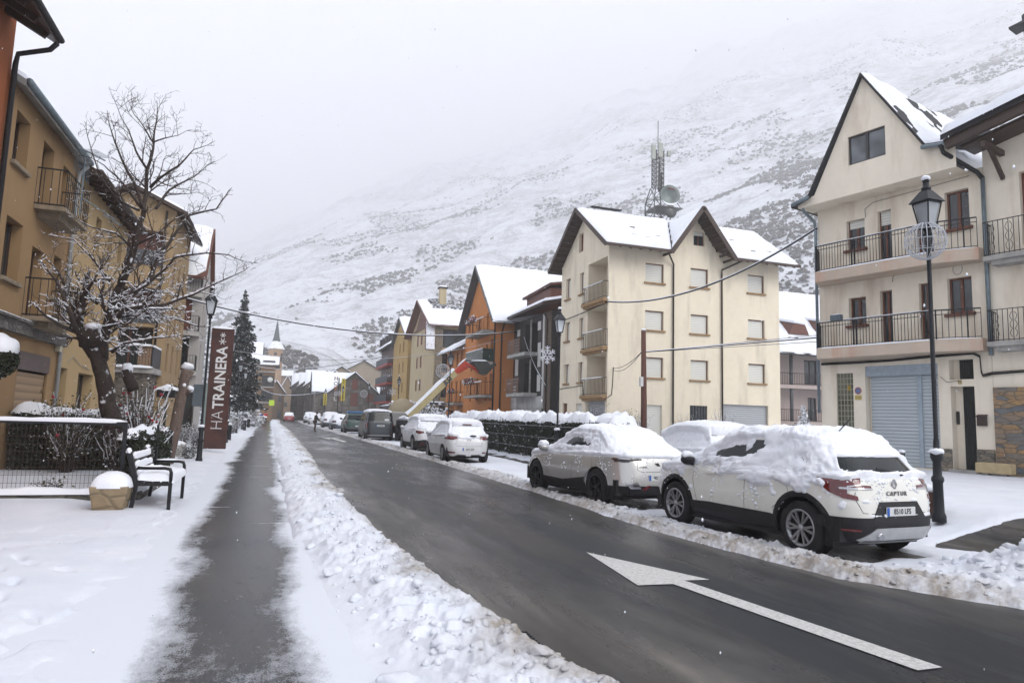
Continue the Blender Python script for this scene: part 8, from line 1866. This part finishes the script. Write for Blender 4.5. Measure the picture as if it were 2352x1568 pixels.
hedge('low snow heaped hedge running before the orange houses', 11.2, 12.2, 42.5, 60, .1, 1.35, 12, 300, .28, False, name='hedge')
T = place('guard_rail', 'dark railing with snow behind the nearest white car', 'railing', (9.9, 9.3, .1)); m = MB()
for i in range(12): m.bar((9.05+i*.095, 9.75-i*.06, .15), (9.05+i*.095, 9.75-i*.06, 1.22), .016)
for z in (.22, 1.22): m.bar((9.0, 9.78, z), (10.15, 9.07, z), .03)
m.bar((10.16, 9.06, 0), (10.16, 9.06, 1.28), .07); m.build('bars', IRON, T); m = MB(); snow_line(m, (9.0, 9.78, 1.235), (10.15, 9.07, 1.235), .04, .025); m.blob((10.16, 9.06, 1.29), .055, 1, 5, .6); m.build('snow_cover', SNOW, T, recalc=False)
T = place('litter_bin', 'low rusty brown bin half hidden behind the nearest right lamp', 'bin', (10.6, 8.75, .15)); m = MB(); m.lathe([(.2, .1), (.2, .62), (.22, .64)], (10.55, 8.9, 0), 12); m.build('bin', m_plain('rusty bin', (.10, .045, .03), .8, var=.4, scale=12), T); m = MB(); m.blob((10.55, 8.9, .66), .22, 2, 6, .4, .3); m.build('snow_cap', SNOW, T)
# brown wooden utility pole with its wires
PX_, PY_ = 12.5, 22.0
T = place('utility_pole', 'reddish brown wooden utility pole before the cream house', 'pole', (PX_, PY_, .2)); m = MB(); m.tube([(PX_+.02, PY_, .1), (PX_+.02, PY_, 2.4), (PX_-.02, PY_, 5.0)], [.12, .11, .085], 10); m.build('pole', m_wood('pole wood', (.12, .05, .035), (1, 1, .2), .8), T); m = MB(); m.blob((PX_-.02, PY_, 5.03), .09, 1, 6, .6); m.build('snow_cap', SNOW, T); m = MB(); m.box(PX_-.2, PX_-.08, PY_-.14, PY_-.02, 2.95, 3.3); m.build('meter_box', WHITEP, T, bevel=.01)
A_ = (PX_-.1, PY_, 4.2); IV = FR.p(-2.62, 5.0, .1)
for i, (a, b, r_, sg, w_) in enumerate(((A_, IV, .022, .72, 'lowest thick'), (A_, IV+Vector((0, 0, .1)), .010, .30, 'upper thin'), (A_, IV+Vector((0, 0, -.15)), .010, .55, 'middle thin'))):
    cable([a, b], r_, 'overhead_cable', 'sagging %s snowy wire from the brown pole to the ivory house' % w_, 'cable')
for i, w_ in enumerate(('upper', 'lower')): cable([A_, (X0+.35, Y0-.03, 4.55-.12*i)], .012, 'overhead_cable', '%s short wire from the brown pole to the cream house corner' % w_, 'cable', sag=.18+.1*i, snow=False)
cable([FR.p(-2.62, 9.2, .1), (16.6, 33.2, 8.15)], .035, 'overhead_cable', 'thick snow topped cable from the ivory house eave to the cream house corner', 'cable', sag=.9)
cable([(16.6, 33.2, 8.15), (16.55, 40.0, 7.85)], .03, 'overhead_cable', 'dark cable clipped along the cream house street front', 'cable', snow=False, sag=.05)
cable([(-5.2, 36, 7.1), (5, 41, 6.5), (17.0, 49.5, 8.35)], .035, 'overhead_cable', 'long snow topped cable slung right across the street', 'cable')
cable([(-4.4, 44, 5.4), (6, 47, 5.4), (16.9, 50.2, 8.0)], .012, 'overhead_cable', 'thin second wire slung across the street below the thick one', 'cable')
cable([(-5.2, 136, 10.2), (3, 130, 9.5), (15.6, 110, 11.0)], .05, 'overhead_cable', 'distant upper cable crossing the far street', 'cable'); cable([(-4.0, 137, 6.6), (0, 132, 4.7), (7.4, 118, 5.2)], .05, 'overhead_cable', 'distant lower snowy cable sagging over the far street', 'cable')
m = MB(); m.tube([(X0+.35, Y0-.02, 4.6), (X0+.3, Y0-.02, 3.6), (X0+.25, Y0-.02, 3.1), (X0+.02, Y0-.02, 2.95), (X0-.02, Y0+1.2, 2.88), (X0-.02, Y0+2.9, 2.8), (X0-.02, Y0+3.1, 3.7), (X0-.02, 39.9, 3.6)], .02, 6); tag(m.build('wall_cable', CABM, recalc=False), 'dark cable running down and round the cream house corner', 'cable')
# ------------------------------------------------------------------ telecom tower behind the cream house
GAL = m_plain('galvanised steel', (.12, .125, .12), .5, .4); T = place('telecom_tower', 'lattice telecom tower with a large grey dish above the cream house roof', 'tower', (36.6, 62, 0)); k0 = 62/75
def tw(x, z): return (x*k0, 1.65+(z-1.65)*k0)
cx0, _ = tw(44.45, 0); cy0 = 62; m = MB()
def lat(w0, z0, w1, z1, n, dx=0):
    for i in range(n):
        f0, f1 = i/n, (i+1)/n; a, b = w0+(w1-w0)*f0, w0+(w1-w0)*f1; za, zb = z0+(z1-z0)*f0, z0+(z1-z0)*f1; C_ = [(-1, -1), (1, -1), (1, 1), (-1, 1)]
        for j in range(4):
            p, q = C_[j], C_[(j+1) % 4]; P0_, Q0_ = Vector((cx0+p[0]*a, cy0+p[1]*a, za)), Vector((cx0+q[0]*a, cy0+q[1]*a, za)); P1_, Q1_ = Vector((cx0+p[0]*b, cy0+p[1]*b, zb)), Vector((cx0+q[0]*b, cy0+q[1]*b, zb))
            m.bar(P0_, P1_, .09); m.bar(P0_, Q1_, .05); m.bar(P0_, Q0_, .05); m.bar(Q0_, P1_, .04)
lat(.95, 20, .95, tw(0, 29.8)[1], 4); lat(.95, tw(0, 29.8)[1], .55, tw(0, 31.8)[1], 1); lat(.45, tw(0, 31.8)[1], .45, tw(0, 36.6)[1], 8)
m.build('lattice', GAL, T, recalc=False); m = MB(); m.bar((cx0, cy0, tw(0, 37)[1]), (cx0, cy0, tw(0, 40.8)[1]), .06); m.build('whip_antenna', GAL, T)
for (xa_, za, zb, wd) in ((43.25, 35.1, 36.95, .22), (44.25, 35.5, 37.4, .26), (45.5, 35.8, 36.5, .2)):
    a, z0_ = tw(xa_, za); _, z1_ = tw(0, zb); m = MB(); m.box(a-wd, a+wd, 61.1, 61.35, z0_, z1_); m.bar((a, 61.3, z0_+.3), (cx0, cy0, z0_+.3), .05); m.build('panel_antenna', m_plain('panel grey green', (.36, .38, .34), .5), T, bevel=.02)
m = MB(); m.bar((cx0-.1, 61.6, 26), (cx0-.05, 61.6, tw(0, 35)[1]), .14); m.bar((cx0+.2, 61.6, 26), (cx0+.2, 61.6, tw(0, 33.6)[1]), .18); m.build('cable_run', BLACK, T)
dc = Vector((tw(45.2, 30.35)[0], 60.6, tw(0, 30.35)[1])); dn = (Vector((12, 0, 4))-dc); dn.z = 0; dn.normalize(); dn = (dn+Vector((.25, 0, 0))).normalized(); u_ = dn.cross(Vector((0, 0, 1))).normalized(); mt_ = Matrix((u_, Vector((0, 0, 1)), dn)).transposed()
m = MB(); R_ = 1.12; m.lathe([(0, .28)]+[(R_*t, .28*t*t) for t in ()]+[(.01, -.32), (R_*.35, -.28), (R_*.7, -.14), (R_, .06), (R_, .1), (R_*.7, -.09), (R_*.35, -.23), (.02, -.27)][1:] and [(.01, -.36), (R_*.35, -.31), (R_*.7, -.16), (R_, .06), (R_*.985, .10), (R_*.7, -.09), (R_*.35, -.23), (.02, -.27)], dc, 30, M=mt_.to_4x4(), cap=False)
m.build('dish', m_plain('grey green dish', (.17, .20, .19), .45, .3, var=.25, scale=1.2), T, recalc=True)
k = dc+dn*.13; m = MB(); m.prism([k+u_*-.45+Vector((0, 0, .72)), k+u_*.25+Vector((0, 0, .78)), k+u_*.35+Vector((0, 0, .66)), k+u_*-.2+Vector((0, 0, .62)), k+u_*-.5+Vector((0, 0, .55))], dn*.02); m.build('red_mark', LAMPR, T)
m = MB(); V = []
for i in range(21):
    a = pi+pi*.12+pi*.76*i/20
    for r_, d_ in ((R_*.98, .11), (R_*(.98-.20*sin(pi*i/20)), .04)): V.append(dc+u_*(r_*cos(a))+Vector((0, 0, r_*sin(a)))+dn*(d_+.02))
m.add(V, [(i*2, i*2+1, i*2+3, i*2+2) for i in range(20)]); m.build('snow_cover', SNOW, T, recalc=False)
m = MB(); m.box(cx0-.95, cx0+2.0, 60.3, 63, tw(0, 28.7)[1], tw(0, 28.8)[1]); m.bar((cx0+1.9, 60.5, tw(0, 28.8)[1]), (cx0+1.3, 60.8, tw(0, 30)[1]), .06); m.lathe([(.02, -.05), (.7, .0), (.7, .06)], (dc.x, 60.4, tw(0, 28.2)[1]), 16, 'y'); m.build('platform', GAL, T)
# ------------------------------------------------------------------ boom lift
T = place('boom_lift_truck', 'snowy truck with a cream telescopic boom ending in a red jib and dark basket', 'truck', (8.2, 44, 0)); CRB = m_plain('cream boom paint', (.50, .42, .22), .4); A_, B_ = Vector((7.95, 44, 1.55)), Vector((10.95, 44, 4.62))
m = MB(); m.bar(A_, A_.lerp(B_, .98), .40, .52, (0, 1, 0)); d_ = (B_-A_).normalized(); m.build('boom', CRB, T, bevel=.03)
up_ = Vector((-d_.z, 0, d_.x)); m = MB(); V = []
m = MB(); L_ = (B_-A_).length; n = 30; K = 6; V = []
for i in range(n+1):
    p = A_.lerp(B_, i/n)+up_*.22
    for j in range(K): a = pi*j/(K-1); V.append(p+Vector((0, cos(a)*.29, 0))+up_*(sin(a)**.6*.13*(1+.4*mnoise.noise(p*2)) if 0 < j < K-1 else -.03))
m.add(V, [(i*K+j, i*K+j+1, (i+1)*K+j+1, (i+1)*K+j) for i in range(n) for j in range(K-1)], True); m.build('snow_cover', SNOW, T, recalc=False)
text_on(face_mat(A_.lerp(B_, .80)+Vector((0, -.32, 0)), d_, up_), 'JLG', .42, m_plain('navy lettering', (.03, .045, .09), .5), T, bold=.01)
RJ = m_plain('red jib paint', (.48, .055, .025), .45); m = MB(); m.bar(B_-d_*.15, B_+Vector((.62, 0, .62)), .3, .38, (0, 1, 0)); m.bar(B_+Vector((.55, 0, .66)), B_+Vector((1.6, 0, .1)), .2, .24, (0, 1, 0)); m.bar(B_+Vector((-.1, 0, -.1)), B_+Vector((.75, 0, .35)), .2, .22, (0, 1, 0)); m.build('jib', RJ, T, bevel=.02)
m = MB(); m.bar(B_+Vector((.62, 0, .8)), B_+Vector((2.1, 0, .8)), .08); m.prism([B_+Vector((1.0, -.5, .72)), B_+Vector((2.0, -.5, .78)), B_+Vector((2.4, -.5, .35)), B_+Vector((2.0, -.5, -.1)), B_+Vector((1.55, -.5, .05))], (0, 1.0, 0)); m.bar(B_+Vector((1.9, -.5, .30)), B_+Vector((2.6, -.5, .62)), .1, .2); m.build('basket', m_plain('dark grey basket', (.045, .05, .045), .6), T)
m = MB(); snow_line(m, B_+Vector((1.0, 0, .78)), B_+Vector((2.1, 0, .82)), .9, .07); snow_line(m, B_+Vector((.1, 0, .4)), B_+Vector((.65, 0, .92)), .3, .07); m.build('snow_cover', SNOW, T, recalc=False)
m = MB(); m.bar(A_+Vector((.6, 0, -.9)), A_.lerp(B_, .55)-up_*.25, .07); m.build('lift_ram', GAL, T)
m = MB(); m.box(7.3, 9.6, 43.0, 49.5, .45, .95); m.box(7.35, 9.3, 43.2, 45.2, .95, 1.35); m.build('chassis', IRON, T, bevel=.03); m = MB(); m.box(7.3, 9.2, 48.2, 50.4, .6, 1.9); m.build('cab', m_plain('dirty white cab', (.36, .36, .35), .5), T, bevel=.12)
for (x, y) in ((7.35, 44.3), (9.25, 44.3), (7.35, 48.6), (9.25, 48.6)): m = MB(); m.lathe([(.25, -.13), (.45, -.13), (.48, 0), (.45, .13), (.25, .13)], (x, y, .48), 18, 'x'); m.build('wheel', RUBBER, T)
m = MB()
for i in range(26): m.blob((7.6+RS.random()*1.6, 43.2+RS.random()*2.2, 1.38+RS.random()*.12), RS.uniform(.12, .3), i, 5, .6, .4)
m.build('snow_cap', SNOW, T, recalc=False, kind='stuff')
# ------------------------------------------------------------------ signs in the street
T = place('restaurant_sign', 'yellow vertical restaurant sign on a post before the stone house', 'sign', (9.0, 110, 2)); YEL = m_plain('yellow sign', (.62, .50, .05), .5)
m = MB(); m.box(8.9, 9.5, 108, 108.15, 3.6, 7.0); m.build('board', YEL, T); m = MB(); m.bar((8.5, 108.1, 0), (8.5, 108.1, 7.1), .16); m.build('post', IRON, T)
for i, ch_ in enumerate('RESTAURANT'): text_on(face_mat((9.2, 107.97, 6.8-i*.335), (1, 0, 0), (0, 0, 1)), ch_, .4, BLACK, T)
for i, (ch_, mt) in enumerate(zip('HOTEL', (m_plain('faded maroon letter', (.22, .07, .05)), m_plain('faded grey letter', (.30, .27, .25)), m_plain('faded orange letter', (.5, .16, .07)), m_plain('pale letter', (.45, .45, .45)), WHITEP))):
    text_on(face_mat((8.05, 107.9, 6.95-i*.78), (1, 0, 0), (0, 0, 1)), ch_, .85, mt, T, bold=.02)
T = place('vertical_sign', 'smaller yellow vertical sign at the terrace corner', 'sign', (6.5, 112, 2)); m = MB(); m.box(6.45, 6.95, 110, 110.15, 2.9, 4.7); m.build('board', YEL, T); m = MB(); m.bar((6.7, 110.1, 0), (6.7, 110.1, 2.9), .08); m.build('post', IRON, T)
for i, ch_ in enumerate('TABAC'): text_on(face_mat((6.7, 109.97, 4.5-i*.34), (1, 0, 0), (0, 0, 1)), ch_, .38, BLACK, T)
T = place('crossing_sign', 'fluorescent yellow green crossing sign on a post at the walk end', 'sign', (-1.0, 118, 0)); m = MB(); m.box(-1.55, -.75, 118, 118.06, 2.6, 3.5); m.build('board', m_plain('fluorescent sheet', (.50, .72, .03), .5), T); m = MB(); m.bar((-1.15, 118.1, 0), (-1.15, 118.1, 3.5), .07); m.build('post', GAL, T)
T = place('road_sign', 'grey rectangular sign seen from behind on a pale post beside the near lamp', 'sign', (-2.62, 25.6, 0)); a = onY(468, 975, 25.6)
m = MB(); m.bar((a.x, 25.6, 0), (a.x, 25.6, 2.55), .055); m.build('post', m_plain('pale green grey post', (.24, .30, .29), .5), T); m = MB(); m.box(a.x-.42, a.x-.06, 25.63, 25.66, 1.75, 2.5); m.build('board', m_plain('blue grey board', (.10, .12, .14), .5), T)
T = place('parasol', 'tan canvas canopy beside the grey van roof', 'canopy', (11.5, 60, 0)); m = MB(); V = []
a = onY(925, 925, 56); m.lathe([(1.2, a.z-1.2), (1.15, a.z-.5), (.8, a.z+.05), (.3, a.z+.35), (0, a.z+.4)], (a.x, 56, 0), 16); m.build('canvas', m_plain('tan canvas', (.32, .27, .18), .85), T); m = MB(); m.bar((a.x, 56, 0), (a.x, 56, a.z), .08); m.build('post', IRON, T)
T = place('awning', 'long low dark flat awning roof with snow behind the grey van', 'awning', (9, 62, 0)); a, b = onY(870, 932, 72), onY(945, 922, 60)
m = MB(); m.prism([(a.x, 72, a.z), (b.x+1, 60, b.z), (b.x+3, 60, b.z), (a.x+2, 72, a.z)], (0, 0, -.14)); m.bar((a.x+.2, 71.5, 0), (a.x+.2, 71.5, a.z), .1); m.bar((b.x+1.2, 60.4, 0), (b.x+1.2, 60.4, b.z), .1); m.build('frame', IRON, T)
snow_quad('snow_cover', [(a.x, 72, a.z), (b.x+1, 60, b.z), (b.x+3, 60, b.z+.05), (a.x+2, 72, a.z+.05)], .1, T, 3)
def pollard(label, x, y, h, s, seed):
    rs = random.Random(seed); T = place('pollard_tree', label, 'tree', (x, y, 0)); m = MB(); m.tube([(x, y, 0), (x+.05, y, h*.45)], [.16, .13], 8); m.build('trunk', BARK, T); b = MB(); sn = MB()
    for i in range(15):
        a = rs.uniform(0, 2*pi); d = Vector((cos(a), sin(a)*.7, rs.uniform(.1, .9))).normalized(); p = Vector((x+.05, y, h*.45)); P = [p]
        for j in range(4): p = p+d*s*.42; d = (d+Vector((rs.gauss(0, .3), rs.gauss(0, .3), rs.gauss(.12, .25)))).normalized(); P.append(p.copy())
        b.tube(P, [.09, .07, .055, .05, .065], 6)
        for j in (1, 2, 3, 4): sn.blob(P[j]+Vector((0, 0, .06)), rs.uniform(.08, .17), i*5+j, 5, .7, .5)
        sn.tube([q+Vector((0, 0, .06)) for q in P[1:]], [.06, .07, .06, .05], 5)
    b.build('branches', TWIG, T, recalc=False); sn.build('snow_cover', SNOW, T, recalc=False, kind='stuff')
pollard('stubby pruned plane tree loaded with snow before the yellow ochre house', 10.6, 62, 3.4, 1.0, 1); pollard('stubby pruned plane tree with snow before the pale cream house', 11.9, 60.5, 3.3, 1.0, 2); pollard('third stubby snowy plane tree beside the boom foot', 12.4, 54, 3.0, .9, 3)
# ------------------------------------------------------------------ people
def person(label, x, y, h, pose, cols, rz=0):
    """pose: joints in units of height; one continuous skinned body, clothing as children"""
    J = dict(pel=(0, 0, .52), ch=(0, .01, .70), nk=(0, .01, .83), hd=(0, .02, .93), tp=(0, .02, .965)); J.update(pose)
    order = [('pel', None, .075), ('ch', 'pel', .085), ('nk', 'ch', .035), ('hd', 'nk', .055), ('tp', 'hd', .045)]
    for s_ in 'LR': order += [('hip'+s_, 'pel', .06), ('kn'+s_, 'hip'+s_, .042), ('an'+s_, 'kn'+s_, .028), ('ft'+s_, 'an'+s_, .026), ('sh'+s_, 'ch', .04), ('el'+s_, 'sh'+s_, .030), ('wr'+s_, 'el'+s_, .022), ('hn'+s_, 'wr'+s_, .020)]
    T = thing('person', label, 'person', (x, y, 0), rz)
    def skin(nm, keep, grow, mat, clip=None):
        bm = bmesh.new(); lay = bm.verts.layers.skin.verify(); vs = {}
        for n_, p_, r_ in order:
            if n_ not in keep: continue
            v = bm.verts.new(Vector(J[n_])*h); v[lay].radius = (r_*grow*h, r_*grow*h*.85); vs[n_] = v
            if p_ in vs: bm.edges.new((vs[p_], v))
        root = next(iter(vs.values())); root[lay].use_root = True
        me = bpy.data.meshes.new(nm); bm.to_mesh(me); bm.free(); o = link(bpy.data.objects.new(nm, me), T)
        o.modifiers.new('s', 'SKIN').use_smooth_shade = True; o.modifiers.new('u', 'SUBSURF').levels = 1
        bpy.context.view_layer.update(); me2 = bpy.data.meshes.new_from_object(o.evaluated_get(bpy.context.evaluated_depsgraph_get())); o.modifiers.clear(); o.data = me2; me2.name = nm; me2.materials.clear(); me2.materials.append(mat)
        me2.polygons.foreach_set('use_smooth', [True]*len(me2.polygons)); return o
    skin('body', [q[0] for q in order], 1.0, cols[0]); skin('jacket', ['pel', 'ch', 'shL', 'shR', 'elL', 'elR', 'wrL', 'wrR'], 1.22, cols[1]); skin('trousers', ['pel', 'hipL', 'hipR', 'knL', 'knR', 'anL', 'anR'], 1.18, cols[2])
    m = MB(); m.blob((J['hd'][0]*h, (J['hd'][1]-.008)*h, (J['hd'][2]+.018)*h), .062*h, 3, 7, 1, .1); m.build('hair', cols[3], T)
    for s_ in 'LR': m = MB(); q = Vector(J['ft'+s_])*h; a_ = Vector(J['an'+s_])*h; m.bar(a_+Vector((0, -.02, -.02)), Vector((q.x, q.y+.02, .045)), .085, .09); m.build('shoe', BLACK, T, bevel=.015)
    return T
SKIN = m_plain('skin', (.40, .24, .17), .6); DK = m_plain('dark cloth', (.018, .017, .015), .9); BRN = m_plain('brown trousers', (.045, .030, .022), .9); RED = m_plain('red jacket', (.45, .015, .02), .7); BLU = m_plain('blue jacket', (.04, .07, .30), .7); JN = m_plain('pale jeans', (.20, .27, .34), .8); HAIRD = m_plain('dark hair', (.02, .015, .012), .8)
stand = lambda st, ar, bend=0: dict(ch=(0, .02+bend, .70), nk=(0, .03+bend*1.8, .82), hd=(0, .05+bend*2.2, .91), tp=(0, .05+bend*2.3, .955), hipL=(-.045, 0, .50), hipR=(.045, 0, .50), knL=(-.05, .03+st, .28), knR=(.05, .02-st*.4, .28), anL=(-.05, st*1.4, .05), anR=(.05, -st*1.7, .06), ftL=(-.055, st*1.4+.07, .02), ftR=(.055, -st*1.7+.06, .025),
    shL=(-.10, .02+bend, .79), shR=(.10, .02+bend, .79), elL=(-.125, .02+ar+bend, .63), elR=(.125, .02+ar+bend, .63), wrL=(-.10, .10+ar*2+bend, .53), wrR=(.10, .10+ar*2+bend, .53), hnL=(-.095, .13+ar*2+bend, .50), hnR=(.095, .13+ar*2+bend, .50))
person('man in dark clothes bending forward slightly in the middle of the road', 3.15, 64.2, 1.78, stand(.02, .07, .02), (SKIN, DK, BRN, HAIRD), radians(-75))
person('person in a red jacket and black trousers walking away on the cleared walk', -1.55, 92, 1.70, stand(.05, -.02), (SKIN, RED, DK, HAIRD), 0)
person('person in a blue jacket and pale jeans walking beside the red jacket', -2.2, 97, 1.62, stand(-.04, -.02), (SKIN, BLU, JN, HAIRD), 0)
# ------------------------------------------------------------------ sparse snow in the air
rs_ = np.random.RandomState(8); N_ = 700; dd_ = rs_.uniform(2.5, 16, N_); az_ = np.radians(rs_.uniform(-22, 60, N_)); z_ = rs_.uniform(.2, 9, N_)
m = MB()
for i in range(N_):
    c_ = Vector((sin(az_[i])*dd_[i], cos(az_[i])*dd_[i], z_[i])); r_ = rs_.uniform(.003, .0065)
    m.add([c_+Vector(q)*r_ for q in ((1, 0, 0), (0, 1, 0), (-1, 0, 0), (0, -1, 0), (0, 0, 1.6), (0, 0, -1.6))], [(0, 1, 4), (1, 2, 4), (2, 3, 4), (3, 0, 4), (1, 0, 5), (2, 1, 5), (3, 2, 5), (0, 3, 5)], True)
tag(m.build('falling_snow', SNOW, recalc=False), 'sparse small snowflakes drifting in the air', 'snow', kind='stuff')
